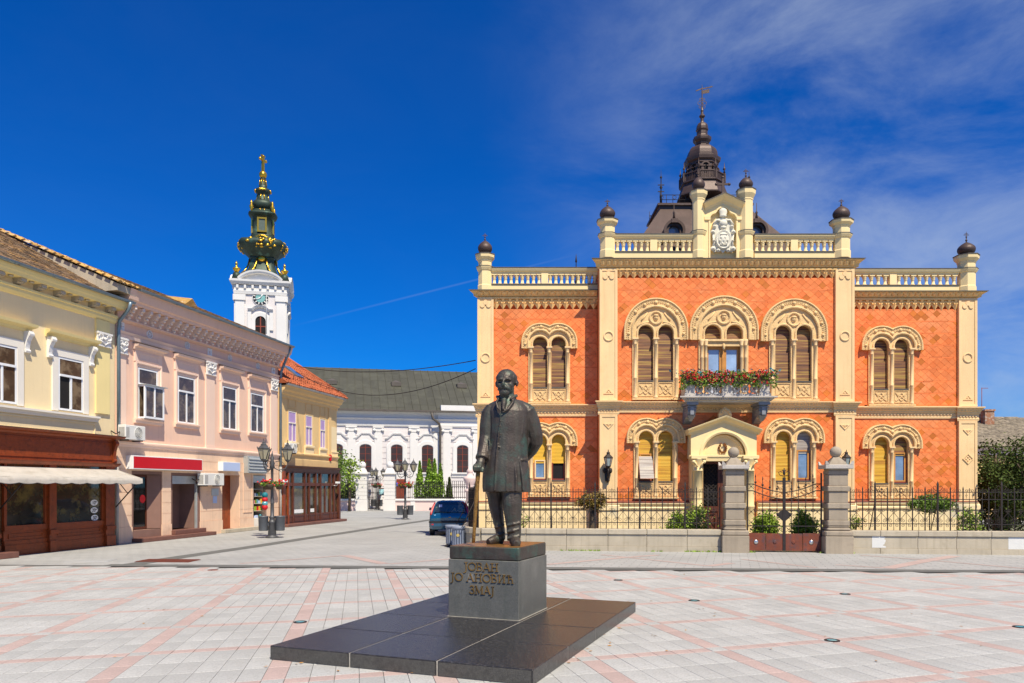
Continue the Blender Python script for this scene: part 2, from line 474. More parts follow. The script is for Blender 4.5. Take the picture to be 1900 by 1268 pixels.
# ------------------------------------------------------------------ palette
M = dict(
 ground=mat('earth', (0.16, 0.15, 0.13), 0.95, 0.2, 0.6),
 bed=mat('joint_sand', (0.17, 0.165, 0.155), 0.95, 0.2, 9),
 slab=mat('grey_granite_slab', (0.44, 0.436, 0.415), 0.75, 0.15, 0.9, 0.1, 160, island=0.075, col2=(0.29, 0.285, 0.265), c2lo=0.46, c2hi=0.72, c2scale=48),
 pinkslab=mat('pink_granite_slab', (0.465, 0.35, 0.315), 0.75, 0.12, 1.2, 0.1, 160, island=0.06, col2=(0.34, 0.255, 0.225), c2lo=0.46, c2hi=0.74, c2scale=48),
 darkband=mat('dark_grey_setts', (0.13, 0.13, 0.12), 0.85, 0.2, 4, 0.12, 60),
 stone=mat('wall_sandstone', (0.46, 0.40, 0.30), 0.9, 0.15, 1.3, 0.12, 40, island=0.05, col2=(0.30, 0.25, 0.17), c2lo=0.55, c2hi=0.8, streak=0.35, streak_col=(0.22, 0.18, 0.12)),
 greystone=mat('grey_brown_stone', (0.35, 0.29, 0.215), 0.9, 0.16, 1.6, 0.12, 40, island=0.06, col2=(0.25, 0.21, 0.165), c2lo=0.55, c2hi=0.8, streak=0.3),
 whitepatch=mat('fresh_whitewash', (0.66, 0.655, 0.62), 0.9, 0.06, 5),
 cream=mat('cream_stone', (0.84, 0.585, 0.30), 0.85, 0.10, 0.9, 0.07, 45, col2=(0.72, 0.46, 0.20), c2lo=0.56, c2hi=0.85, streak=0.22, streak_col=(0.45, 0.29, 0.13)),
 carved=mat('carved_stone', (0.78, 0.53, 0.25), 0.85, 0.14, 2.2, 0.2, 28, col2=(0.60, 0.38, 0.16), c2lo=0.52, c2hi=0.78, streak=0.25),
 parapet=mat('parapet_plaster', (0.90, 0.70, 0.36), 0.85, 0.06, 0.8, 0.04, 50, streak=0.14, streak_col=(0.6, 0.42, 0.2)),
 portal=mat('portal_plaster', (0.88, 0.68, 0.34), 0.8, 0.06, 0.8, 0.04, 50, streak=0.12, streak_col=(0.6, 0.45, 0.2)),
 base=mat('base_plaster', (0.86, 0.67, 0.38), 0.88, 0.08, 0.7, 0.06, 40, col2=(0.52, 0.48, 0.36), c2lo=0.58, c2hi=0.68, c2scale=0.7, streak=0.2),
 tile=mat('glazed_clay_tile', (0.83, 0.225, 0.058), 0.5, 0.16, 0.8, 0.05, 25, spec=0.4, island=0.14, isl_col=(0.72, 0.17, 0.035), col2=(0.84, 0.31, 0.115), c2lo=0.48, c2hi=0.72, c2scale=0.6, streak=0.3, streak_col=(0.66, 0.135, 0.03)),
 tile3=mat('dark_clay_tile', (0.60, 0.165, 0.020), 0.5, 0.18, 1.2, 0.05, 25, island=0.18),
 tile2=mat('clay_course_tile', (0.80, 0.20, 0.05), 0.5, 0.15, 1.0, 0.05, 25, island=0.15),
 eaves=mat('eaves_bounce_stone', (0.88, 0.56, 0.22), 0.85, 0.14, 2.2, 0.1, 28, col2=(0.66, 0.40, 0.15), c2lo=0.52, c2hi=0.78),  # stronger tan carries the light bounced up under the eaves
 tilebed=mat('tile_mortar', (0.74, 0.20, 0.05), 0.9, 0.1, 4),
 copper=mat('brown_copper', (0.085, 0.055, 0.045), 0.5, 0.25, 2.0, 0.08, 30, metal=0.25, col2=(0.14, 0.13, 0.11), c2lo=0.6, c2hi=0.8),
 leadcap=mat('lead_flashing', (0.10, 0.085, 0.07), 0.6, 0.2, 3),
 coat=mat('white_relief', (0.70, 0.66, 0.54), 0.8, 0.05, 4, 0.06, 40),
 iron=mat('wrought_iron', (0.035, 0.028, 0.026), 0.6, 0.25, 8, 0.05, 60, metal=0.3),
 rust=mat('rusted_plate', (0.20, 0.055, 0.03), 0.7, 0.3, 2.5, 0.1, 40, metal=0.2, col2=(0.10, 0.06, 0.065), c2lo=0.5, c2hi=0.66, streak=0.5, streak_col=(0.08, 0.06, 0.07)),
 chrome=mat('steel_disc', (0.6, 0.6, 0.6), 0.3, 0.05, 3, 0, metal=0.9),
 shut_new=mat('ochre_roller_blind', (0.72, 0.42, 0.03), 0.5, 0.08, 3, 0, col2=(0.50, 0.25, 0.05), c2lo=0.62, c2hi=0.8),
 shut_old=None,
 frame_red=mat('red_brown_frame', (0.25, 0.05, 0.025), 0.5, 0.12, 5, 0.03),
 frame_oak=mat('oak_frame', (0.56, 0.25, 0.055), 0.5, 0.2, 6, 0.04),
 glass=mat('window_glass', (0.03, 0.045, 0.065), 0.05, 0.3, 1.5, 0, spec=0.8, coat=1.0),
 glass_blue=mat('blue_reflection_glass', (0.16, 0.23, 0.36), 0.06, 0.5, 2.0, 0, spec=0.8, coat=1.0),  # blue of the reflected sky is painted into the glass colour
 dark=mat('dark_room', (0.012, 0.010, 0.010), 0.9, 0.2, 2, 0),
 curtain=mat('white_curtain', (0.75, 0.75, 0.78), 0.9, 0.06, 3, 0.05),
 door=mat('dark_oak_door', (0.10, 0.03, 0.015), 0.45, 0.3, 4, 0.06),
 balcony=mat('grey_marble', (0.50, 0.455, 0.40), 0.65, 0.14, 2.5, 0.08, 40, col2=(0.36, 0.33, 0.30), c2lo=0.55, c2hi=0.78, streak=0.3),
 bluestone=mat('blue_grey_stone', (0.22, 0.23, 0.25), 0.5, 0.2, 4, 0.08, 40, col2=(0.5, 0.47, 0.42), c2lo=0.55, c2hi=0.75),
 leaf=mat('leaf_green', (0.115, 0.195, 0.022), 0.55, 0.3, 4, 0, island=0.45),
 leaf_dark=mat('leaf_dark', (0.055, 0.085, 0.010), 0.85, 0.3, 3, 0, island=0.45),
 leaf_light=mat('leaf_light', (0.20, 0.30, 0.025), 0.55, 0.25, 4, 0, island=0.35),
 leaf_blue=mat('leaf_teal', (0.01, 0.16, 0.20), 0.6, 0.3, 4, 0, island=0.4),
 leaf_brown=mat('leaf_autumn', (0.20, 0.15, 0.03), 0.6, 0.3, 4, 0, island=0.45, isl_col=(0.24, 0.09, 0.02)),
 petal_red=mat('petal_red', (0.62, 0.012, 0.02), 0.6, 0.2, 4, 0, island=0.3),
 petal_pink=mat('petal_pink', (0.75, 0.2, 0.25), 0.6, 0.2, 4, 0, island=0.3),
 bark=mat('bark', (0.12, 0.085, 0.055), 0.95, 0.3, 6, 0.2, 30),
 grass=mat('grass_blades', (0.10, 0.19, 0.03), 0.8, 0.3, 3, 0, island=0.4),
 brick=mat('old_brick', (0.33, 0.15, 0.08), 0.9, 0.3, 4, 0.1, 30, col2=(0.45, 0.40, 0.33), c2lo=0.5, c2hi=0.62),
)
# weathered timber-slat blinds: bands of brown and yellow running across
def slat_mat(name, a, b, c):
 m = bpy.data.materials.new(name); m.use_nodes = True
 N = m.node_tree.nodes; L = m.node_tree.links; p = N['Principled BSDF']; p.inputs['Roughness'].default_value = 0.55
 t = N.new('ShaderNodeTexCoord'); mo = N.new('ShaderNodeMapping'); mo.inputs['Scale'].default_value = (0.6, 0.6, 16)
 oi = N.new('ShaderNodeObjectInfo'); cx = N.new('ShaderNodeCombineXYZ'); mm = N.new('ShaderNodeMath'); mm.operation = 'MULTIPLY'; mm.inputs[1].default_value = 90
 L.new(oi.outputs['Random'], mm.inputs[0]); L.new(mm.outputs[0], cx.inputs[2]); L.new(cx.outputs[0], mo.inputs['Location'])
 L.new(t.outputs['Object'], mo.inputs[0])
 n = N.new('ShaderNodeTexNoise'); n.inputs['Scale'].default_value = 1.0; n.inputs['Detail'].default_value = 3
 L.new(mo.outputs[0], n.inputs['Vector'])
 r = N.new('ShaderNodeValToRGB'); e = r.color_ramp.elements
 e[0].position = 0.36; e[0].color = (*a, 1); e[1].position = 0.66; e[1].color = (*c, 1)
 x = e.new(0.5); x.color = (*b, 1)
 L.new(n.outputs[0], r.inputs[0]); L.new(r.outputs[0], p.inputs['Base Color'])
 return m
M['shut_old'] = slat_mat('weathered_blind', (0.10, 0.036, 0.016), (0.24, 0.095, 0.032), (0.42, 0.26, 0.05))
M['shut_mid'] = slat_mat('ochre_blind_worn', (0.46, 0.21, 0.015), (0.66, 0.36, 0.02), (0.70, 0.44, 0.05))
M['shut_grey'] = slat_mat('greyed_blind', (0.24, 0.19, 0.16), (0.38, 0.33, 0.29), (0.52, 0.46, 0.36))

# ------------------------------------------------------------------ ground and paving
g = MB(); g.add([(-900, -60, -.08), (900, -60, -.08), (900, 1800, -.08), (-900, 1800, -.08)], [(0, 1, 2, 3)])
tag(g.build('ground', M['ground']), kind='structure')
# the drain band runs across the square; paved squares lie on the near side of it
LA, LB = Vector(gnd(232, 1049.5)), Vector(gnd(1900, 1061))
LD = (LB - LA).normalized(); LN = Vector((-LD.y, LD.x))
def side(x, y): return (Vector((x, y)) - LA).dot(LN)
a = LA - LD * 60; b = LB + LD * 60
f = MB(); f.add([(a.x, a.y, -.014), (-60, -12, -.014), (60, -12, -.014), (b.x, b.y, -.014)], [(0, 1, 2, 3)])
plaza = tag(f.build('square_paving', M['bed']), kind='structure')

HG = ((1.42925682, .363403603, -9.99654395), (.494629147, -1.78773818, 15.4361343), (.00454769241, -.0237116525, 1.0))
def grid(u, v):
 w = HG[2][0] * u + HG[2][1] * v + 1
 return Vector(((HG[0][0] * u + HG[0][1] * v + HG[0][2]) / w, (HG[1][0] * u + HG[1][1] * v + HG[1][2]) / w))
def slab_mesh(u0, u1, v0, v1, z, c=0.004, gap=0.0035):
 P = [grid(u0, v0), grid(u1, v0), grid(u1, v1), grid(u0, v1)]
 ce = sum(P, Vector((0, 0))) / 4
 def ins(p, d): q = p - ce; return ce + q * max(0.0, 1 - d / max(q.length, 1e-6) * 1.41)
 lo = [ins(p, gap) for p in P]; hi = [ins(p, gap + c) for p in P]
 tz = [z + random.uniform(-.0012, .0012) for _ in P]
 mb = MB()
 mb.add([(p.x - ce.x, p.y - ce.y, -.03) for p in lo] + [(p.x - ce.x, p.y - ce.y, t - c) for p, t in zip(lo, tz)] + [(p.x - ce.x, p.y - ce.y, t) for p, t in zip(hi, tz)],
           [(8, 9, 10, 11)] + [(k, (k + 1) % 4, (k + 1) % 4 + 4, k + 4) for k in range(4)] + [(k + 4, (k + 1) % 4 + 4, (k + 1) % 4 + 8, k + 8) for k in range(4)])
 return ce, mb
random.seed(5)
wA, wB = 0.066, 0.052
slabs = []
for i in range(-4, 18):
 for j in range(-3, 10):
  us = [i + wA + (1 - 2 * wA) * k / 6 for k in range(7)]
  vs_ = [j + wB + (1 - 2 * wB) * k / 3 for k in range(4)]
  q = [(us[k], us[k + 1], vs_[l], vs_[l + 1], 0) for k in range(6) for l in range(3)]
  q += [(i - wA, i + wA, vs_[l], vs_[l + 1], 1) for l in range(3)]
  q += [(us[k], us[k + 1], j - wB, j + wB, 1) for k in range(6)]
  q += [(i - wA, i + wA, j - wB, j + wB, 0)]
  slabs += q
keep = []
for s_ in slabs:
 c = grid((s_[0] + s_[1]) / 2, (s_[2] + s_[3]) / 2)
 if c.y < 4.6 or abs(c.x) > c.y * .80 + 1.0 or side(c.x, c.y) > -0.36: continue
 pyx = HOR + CAMH * FOCAL / c.y
 inview = (pyx < 1275 and abs(c.x) < c.y * .675)
 keep.append((not inview, c.y, s_))
keep.sort(key=lambda t: t[:2])
far = {0: MB(), 1: MB()}
for k, (_, _, s_) in enumerate(keep):
 ce, mb = slab_mesh(*s_[:4], 0.0)
 if k < 300:
  o = mb.build('paving_slab', M['pinkslab' if s_[4] else 'slab'], plaza); o.location = (ce.x, ce.y, 0)
 else:
  mb.xf(Matrix.Translation((ce.x, ce.y, 0))); far[s_[4]].merge(mb)
tag(far[0].build('grey_paving', M['slab'], plaza), kind='stuff')
tag(far[1].build('pink_paving', M['pinkslab'], plaza), kind='stuff')

# street and the far strip: small setts laid in rows, too fine to pick apart
def sett_mat():
 m = bpy.data.materials.new('street_setts'); m.use_nodes = True
 N = m.node_tree.nodes; L = m.node_tree.links; p = N['Principled BSDF']; p.inputs['Roughness'].default_value = 0.8
 t = N.new('ShaderNodeTexCoord'); mo = N.new('ShaderNodeMapping'); mo.inputs['Rotation'].default_value = (0, 0, R(16)); L.new(t.outputs['Object'], mo.inputs[0])
 br = N.new('ShaderNodeTexBrick'); br.inputs['Scale'].default_value = 1.0; br.inputs['Mortar Size'].default_value = 0.009
 br.inputs['Brick Width'].default_value = 0.44; br.inputs['Row Height'].default_value = 0.235; br.inputs['Bias'].default_value = -0.1
 br.inputs['Color1'].default_value = (0.385, 0.382, 0.365, 1); br.inputs['Color2'].default_value = (0.345, 0.343, 0.328, 1); br.inputs['Mortar'].default_value = (0.21, 0.21, 0.20, 1)
 L.new(mo.outputs[0], br.inputs['Vector'])
 n = N.new('ShaderNodeTexNoise'); n.inputs['Scale'].default_value = 0.45; n.inputs['Detail'].default_value = 8; n.inputs['Roughness'].default_value = 0.65; L.new(t.outputs['Object'], n.inputs['Vector'])
 r = N.new('ShaderNodeMapRange'); r.inputs[1].default_value = .3; r.inputs[2].default_value = .72; r.inputs[3].default_value = .84; r.inputs[4].default_value = 1.1; L.new(n.outputs[0], r.inputs[0])
 x = N.new('ShaderNodeMix'); x.data_type = 'RGBA'; x.blend_type = 'MULTIPLY'; x.inputs[0].default_value = 1
 L.new(br.outputs[0], x.inputs[6]); L.new(r.outputs[0], x.inputs[7]); L.new(x.outputs[2], p.inputs['Base Color'])
 bp = N.new('ShaderNodeBump'); bp.inputs['Strength'].default_value = .5; bp.inputs['Distance'].default_value = .01; bp.invert = True
 L.new(br.outputs['Fac'], bp.inputs['Height']); L.new(bp.outputs[0], p.inputs['Normal'])
 return m
st = MB(); st.add([(a.x, a.y, -.004), (b.x, b.y, -.004), (60, 130, -.004), (-60, 130, -.004)], [(0, 1, 2, 3)])
street = tag(st.build('street_paving', sett_mat()), kind='structure')
def ribbon(pts, w, z0, z1):
 mb = MB(); n = len(pts); vs = []
 for k in range(n):
  d = (Vector(pts[min(k + 1, n - 1)]) - Vector(pts[max(k - 1, 0)])).normalized(); q = Vector((-d.y, d.x)) * w / 2
  p = Vector(pts[k])
  vs += [(p.x - q.x, p.y - q.y, z1), (p.x + q.x, p.y + q.y, z1)]
 fs = [(2 * k, 2 * k + 1, 2 * k + 3, 2 * k + 2) for k in range(n - 1)]
 mb.add(vs, fs)
 return mb
db = ribbon([tuple(LA - LD * .5), tuple(LB + LD * 30)], 0.5, 0, 0.006).build('drain_band', M['darkband'], None)
tag(db, kind='structure')
cv = [gnd(236, 1049), gnd(340, 1033), gnd(470, 1014.5), gnd(560, 1000.5), gnd(638, 989), gnd(720, 976.5), gnd(795, 965.5), gnd(850, 958)]
tag(ribbon(cv, 0.55, 0, 0.002).build('drain_band', M['darkband'], None), kind='structure')
for pl, w in [([(445, 1046), (639, 1031)], .16), ([(639, 1031), (714, 1046.5)], .3), ([(724, 1046.5), (840, 1037)], .16), ([(1016, 1047.5), (1155, 1035), (1222, 1030)], .2),
              ([(1116, 1029.5), (1170, 1035), (1315, 1050.5)], .14), ([(1315, 1050.5), (1358, 1045)], .24), ([(1378, 1038), (1515, 1053.5)], .14), ([(1551, 1048), (1640, 1054)], .13),
              ([(1646, 1054.5), (1721, 1040), (1772, 1032)], .34), ([(1597, 1030.5), (1716, 1039), (1900, 1055), (2000, 1063)], .14)]:
 tag(ribbon([gnd(*p) for p in pl], w, 0, 0.0005 + .0004 * random.random()).build('pink_band', M['pinkslab'], street))

# in-ground lamps, grates and covers
lens = mat('lamp_lens', (0.10, 0.36, 0.42), 0.15, 0.2, 5, 0, spec=0.7)
for k, (x, y, lb) in enumerate([(1147, 1077, 'small round ground lamp behind the right corner of the monument platform'), (1288, 1115, 'round ground lamp flush with a pink band crossing, right of the monument platform'),
                   (1544, 1189, 'nearest round ground lamp with turquoise glass on the right of the square'), (1568, 1103, 'farther round ground lamp with blue glass on the right of the square'),
                   (1893, 1164, 'round ground lamp cut by the right edge of the view'), (557, 1155, 'round ground lamp in a pink band left of the monument platform')]):
 X, Y = gnd(x, y)
 t = thing('ground_lamp', lb, 'ground lamp', (X, Y, 0), 0, 'lamps set into the square')
 MB().lathe([(.095, -.02), (.095, .008), (.085, .012), (.066, .012), (.066, .002)], n=20, smooth=False).build('ring', M['iron'], t)
 MB().lathe([(.064, -.02), (.064, .008), (.03, .011)], n=20, smooth=False).build('lens', lens, t)
X, Y = gnd(312, 1041)
gr = thing('drain_grate', 'rust brown drain grate where the dark bands meet', 'drain grate', (X, Y, 0), R(-4))
MB().box(-.72, .72, -.34, .34, -.03, .008).build('plate', M['rust'], gr)
bar_ = MB().box(-.7, .7, -.012, .012, .009, .02).mesh('rib', M['rust'])
for k in range(9): link('rib', bar_, gr, (0, -.3 + k * .075, 0))
for px_, py_, lb, sz in [(395, 1058, 'small rusty round cover near the drain band', .12), (740, 963, 'dark square cover in the street', .0)]:
 X, Y = gnd(px_, py_)
 if sz:
  mc = MB().lathe([(sz, -.02), (sz, .006), (sz * .85, .009), (sz * .8, .006)], n=18, smooth=False).build('manhole_cover', M['rust']); mc.location = (X, Y, 0); tag(mc, lb, 'manhole cover')
for (x0, x1, y0, lb) in [(136, 200, 1040.5, 'pale square service cover in the street before the awning shop')]:
 X, Y = gnd((x0 + x1) / 2, y0)
 mc = MB().cbox(-.55, .55, -.35, .35, -.02, .004, .004).box(-.5, .5, -.3, .3, 0, .0065).build('service_cover', mat('cover_grey', (.36, .36, .35), .7, .1)); mc.location = (X, Y, 0); mc.rotation_euler = (0, 0, R(10)); tag(mc, lb, 'service cover')
# fallen leaves
lf = MB(); rnd = random.Random(8)
def fallen(px_, py_, n, sx, sy):
 for _ in range(n):
  X, Y = gnd(px_ + rnd.gauss(0, sx), py_ + rnd.gauss(0, sy)); s = rnd.uniform(.018, .034); a_ = rnd.uniform(0, 6.28)
  v = [(s, 0), (.2 * s, .5 * s), (-s, 0), (.1 * s, -.55 * s)]
  lf.add([(X + math.cos(a_) * p - math.sin(a_) * q, Y + math.sin(a_) * p + math.cos(a_) * q, .006 + rnd.uniform(0, .012)) for p, q in v], [(0, 1, 2, 3)])
fallen(1250, 1130, 9, 60, 16); fallen(1150, 1190, 9, 40, 25); fallen(1500, 1120, 8, 130, 30); fallen(560, 1235, 4, 60, 4); fallen(1070, 1232, 5, 30, 14); fallen(300, 1150, 8, 160, 50); fallen(700, 1250, 4, 90, 4); fallen(1400, 1200, 6, 150, 30)
tag(lf.build('fallen_leaves', mat('fallen_leaf', (.36, .17, .03), .8, .3, 9, 0, island=.4)), 'scattered dry orange leaves lying on the square', 'leaves', kind='stuff')
# ------------------------------------------------------------------ the orange palace
PF = Frame(7.278, 26.0, 0.0)
WY = 0.8                                             # the wings stand this far behind the middle block
palace = thing('palace', 'orange tiled palace with cream stone trim, roof balustrades and a dark copper cupola', 'palace', PF.world(0))
def X(px_, yl=0.0): return PF.at(px_, HOR, yl)[0]
def Z(py_, yl=0.0): return CAMH + (HOR - py_) / FOCAL * (26.0 + yl)
RXL, RXR = X(1112), X(1583)
WXL, WXR = X(886, WY), X(1810, WY)
w = MB()
w.box(RXL + .03, RXR - .03, .12, 8, 0, 9.56)
w.box(WXL + .03, RXL + .03, WY + .12, 8.2, 0, 8.62)
w.box(RXR - .03, WXR - .03, WY + .12, 8.2, 0, 8.62)
w.build('wall', M['tilebed'], palace)

# window specs, all in photo pixels: centre, hood top, hood base, outer R, inner R, lobe offset, opening offset, half opening, opening top, opening bottom, panel bottom, foot, plane
WIN = []
def bifora(cx, top, base, Ro, Ri, sep, oo, hw, otop, obot, pbot, foot, yl, blinds, name='window', label=None):
 k = (26.0 + yl) / FOCAL
 C = X(cx, yl); zb = Z(base, yl); zc = Z(top, yl) - Ro * k
 Ro *= k; Ri *= k; sep *= k; oo *= k; hw *= k
 zo = Z(otop, yl) - hw; zbt = Z(obot, yl); zp = Z(pbot, yl); zf = Z(foot, yl)
 def path(r):
  if sep == 0: p = arc(C, zc, r, 180, 0, 28)
  else:
   th = math.degrees(math.acos(min(1, sep / r)))
   p = arc(C - sep, zc, r, 180, th, 16) + arc(C + sep, zc, r, 180 - th, 0, 16)[1:]
  return [(p[0][0], zb)] + p + [(p[-1][0], zb)]
 outer, inner = path(Ro), path(Ri)
 jl, jr = inner[0][0], inner[-1][0]
 m = MB()
 m.strip(outer, inner, yl - .13, yl + .12)                                  # carved hood
 mid = path((Ro + Ri) / 2 + .0)
 m.sweep(outer, [(-.045, .12), (-.045, .165), (-.02, .18), (.012, .17), (.012, -.05), (-.045, -.05)], yl)
 m.sweep(inner, [(-.02, .12), (-.02, .165), (.012, .18), (.045, .165), (.045, .12), (.0, .1)], yl)
 q = path(Ro - .10); m.sweep(q, [(-.012, .125), (-.012, .145), (.012, .145), (.012, .125)], yl)
 # bosses and leafwork along the hood
 L = 0; pts = [Vector(p) for p in mid]; acc = [0]
 for i in range(1, len(pts)): acc.append(acc[-1] + (pts[i] - pts[i - 1]).length)
 nb = 9 if sep == 0 else 9
 def along(t):
  d = t * acc[-1]
  for i in range(1, len(pts)):
   if acc[i] >= d:
    f_ = (d - acc[i - 1]) / max(1e-6, acc[i] - acc[i - 1]); return pts[i - 1].lerp(pts[i], f_)
  return pts[-1]
 for i in range(nb):
  t = (i + .5) / nb if sep == 0 else (i + .5) / nb
  p = along(t); big = .068 if abs(i - nb // 2) < 3 else .052
  m.sphere((p.x, yl - .135, p.y), (big, .06, big), 8, 6)
 for i in range(nb * 6):
  if i % 6 in (2, 3): continue
  p = along((i + .5) / (nb * 6)); m.sphere((p.x, yl - .13, p.y), (.03, .028, .024 + .012 * (i % 2)), 5, 4)
 nt_ = int(acc[-1] * (Ro / ((Ro + Ri) / 2)) / .07)
 rim = [Vector(p) for p in path(Ro - .065)]
 ra = [0]
 for i in range(1, len(rim)): ra.append(ra[-1] + (rim[i] - rim[i - 1]).length)
 j = 1
 for i in range(nt_):
  d = (i + .5) / nt_ * ra[-1]
  while ra[j] < d: j += 1
  p = rim[j - 1].lerp(rim[j], (d - ra[j - 1]) / max(1e-6, ra[j] - ra[j - 1])); m.box(p.x - .018, p.x + .018, yl - .15, yl - .12, p.y - .018, p.y + .018)
 # archivolt plate round the two lights
 ops = []
 for sgn in (-1, 1):
  c = C + sgn * oo
  ops.append([(c - hw, zb)] + arc(c, zo, hw, 180, 0, 14) + [(c + hw, zb)])
 poly = inner + ops[1][::-1] + ops[0][::-1]
 m.prism(poly, yl - .085, yl + .12)
 for o_ in ops: m.sweep(o_, [(.0, .08), (.0, .115), (.03, .125), (.06, .11), (.06, .08)], yl)
 # jambs, mullion, apron
 for a_, b_ in ((jl, C - oo - hw), (C - oo + hw, C + oo - hw), (C + oo + hw, jr)): m.box(a_, b_, yl - .07, yl + .12, zf, zb)
 m.box(jl + .001, jr - .001, yl - .055, yl + .12, zf + .002, zbt - .05)
 m.box(jl - .02, jr + .02, yl - .16, yl + .1, zf - .002, zf + .05)
 if sep == 0:
  # tympanum: medallion with a small head and two curved spandrels
  mz = zc + Ri * .53; mr = Ri * .26
  m.sweep(arc(C, mz, mr, 180, -180, 20)[:-1], [(-.03, .08), (-.03, .125), (0, .14), (.03, .125), (.03, .08)], yl, closed=True)
  m.sphere((C, yl - .09, mz), (.085, .06, .10), 8, 6); m.sphere((C, yl - .12, mz + .075), (.10, .05, .045), 8, 5); m.sphere((C, yl - .14, mz - .01), (.025, .025, .035), 5, 4)
  for sg in (-1, 1):
   pp = [(C + sg * Ri * .30, mz - Ri * .18), (C + sg * Ri * .55, mz - Ri * .22), (C + sg * Ri * .80, mz - Ri * .40)]
   m.tube([(x_, yl - .09, z_) for x_, z_ in pp], .035, 5)
   pp = [(C + sg * Ri * .36, mz + Ri * .22), (C + sg * Ri * .50, mz + Ri * .02), (C + sg * Ri * .62, mz - Ri * .12)]
   m.tube([(x_, yl - .09, z_) for x_, z_ in pp], .028, 5)
 o = m.build(name, M['carved'], palace)
 if label: o['label'] = label
 # colonnettes
 cr = .052; h = zb - zf
 col = MB().lathe([(cr * 1.5, 0), (cr * 1.5, .05), (cr * 1.1, .09), (cr, .12), (cr, h * .33), (cr * 1.15, h * .335), (cr * 1.15, h * .35), (cr, h * .355), (cr * .95, h - .2), (cr * 1.2, h - .19), (cr * 1.0, h - .17), (cr * 1.35, h - .10), (cr * 1.7, h - .04), (cr * 1.7, h)], n=10)
 col.box(-cr * 1.9, cr * 1.9, -cr * 1.9, cr * 1.9, h - .035, h + .015)
 cme = col.mesh('colonnette', M['cream'])
 for x_ in (jl + .09, C, jr - .09): link('colonnette', cme, o, (x_, yl - .085, zf + .05))
 # knotwork panels under the lights
 kn = MB(); pw, ph = hw * .96, (zbt - .07 - zp) * .5
 kn.sweep([(-pw, -ph), (-pw, ph), (pw, ph), (pw, -ph)], [(-.022, 0), (-.022, .022), (0, .022), (0, 0)], 0, closed=True)
 for ph_ in (0, PI):
  pts_ = []
  for i in range(13):
   t = i / 12; pts_.append((-pw * .82 + 1.64 * pw * t, -.012, ph * .62 * math.sin(t * 2 * PI * 1.0 + PI / 2 + ph_)))
  kn.tube(pts_, .02, 4, smooth=False)
 for ph_ in (0, PI):
  pts_ = [(-pw * .8 + 1.6 * pw * i / 8, -.012, (ph * .7) * (1 - 2 * i / 8) * (1 if ph_ == 0 else -1)) for i in range(9)]
  kn.tube(pts_, .018, 4, smooth=False)
 kme = kn.mesh('knot_panel', M['carved'])
 for sg in (-1, 1): link('knot_panel', kme, o, (C + sg * oo, yl - .056, zp + ph))
 # sills and blinds
 for sg, bl in zip((-1, 1), blinds):
  c = C + sg * oo; x0, x1 = c - hw - .012, c + hw + .012
  MB().box(c - hw, c + hw, yl - .075, yl + .08, zbt - .045, zbt).build('sill', M['leadcap'], o)
  kind, mt, frac = bl
  ztop = zo + hw + .01; zlow = ztop - (ztop - zbt) * frac
  sl = MB(); st_ = .048; z_ = ztop; n_ = 0
  split = zbt + (ztop - zbt) * .5
  while z_ > zlow + .01:
   z0 = max(z_ - st_, zlow)
   out = 0.0
   sl.prismx([(yl + .075, z0), (yl + .052, z0 + .004), (yl + .058, z_ - .006), (yl + .075, z_)], x0, x1)
   z_ -= st_
   if kind == 'tilt' and z_ < split: break
  if kind == 'tilt': zlow = z_
  sl.box(x0, x1, yl + .045, yl + .085, zlow - .02, zlow + .01)
  sl.build('blind', M[mt], o)
  if kind == 'tilt':
   tl = MB(); n_ = int((zlow - zbt - .12) / st_); dz = zlow - zbt - .02
   for i in range(n_):
    a0, a1 = i / n_, (i + .9) / n_
    tl.prismx([(yl + .05 - a0 * .34, zlow - a0 * dz * .93), (yl + .03 - a0 * .34, zlow - a0 * dz * .93), (yl + .03 - a1 * .34, zlow - a1 * dz * .93), (yl + .05 - a1 * .34, zlow - a1 * dz * .93)], x0 + .03, x1 - .03)
   tb = tl.build('tilted_blind', M['shut_grey'], o)
   fr_ = MB()
   for xx in (x0 + .02, x1 - .02): fr_.tube([(xx, yl + .04, zlow), (xx, yl - .30, zlow - dz * .93)], .014, 5)
   fr_.tube([(x0 + .02, yl - .30, zlow - dz * .93), (x1 - .02, yl - .30, zlow - dz * .93)], .014, 5)
   fr_.build('blind_frame', M['frame_red'], o)
  if zlow > zbt + .1:
   fm = MB(); t_ = .05
   fm.box(x0, c - hw + t_, yl + .03, yl + .1, zbt, zlow); fm.box(c + hw - t_, x1, yl + .03, yl + .1, zbt, zlow); fm.box(c - hw + t_, c + hw - t_, yl + .03, yl + .1, zbt, zbt + t_)
   fm.build('window_frame', M['frame_red'], o)
   if kind != 'open':
    f2 = MB(); a0, a1 = c - hw + t_, c + hw - t_
    f2.sweep([(a0, zbt + t_), (a0, zlow + .1), (a1, zlow + .1), (a1, zbt + t_)], [(-.045, -.06), (-.045, -.03), (0, -.03), (0, -.06)], yl, closed=True)
    f2.build('casement', M['cream'] if kind == 'half' else M['frame_oak'], o)
    MB().box(a0, a1, yl + .07, yl + .08, zbt + t_, zlow + .1).build('pane', M['glass_blue'], o)
   else:
    MB().box(c - hw + t_, c + hw - t_, yl + .095, yl + .105, zbt + t_, zlow + .1).build('dark_opening', M['dark'], o)
 WIN.append((C - oo - hw - .03, C + oo + hw + .03, zf, zo + hw + .03, yl))
 return o
full = ('full', 'shut_old', 1.0)
bifora(1216, 555.5, 632, 58.5, 43, 0, 18.5, 14.2, 604.5, 706.5, 736, 743, 0, [full, full], label='tall twin-light window left of the balcony with brown blinds down')
bifora(1471, 557, 634.5, 61, 45, 0, 19.3, 14.4, 605, 708, 738, 745, 0, [full, full], label='tall twin-light window right of the balcony with brown blinds down')
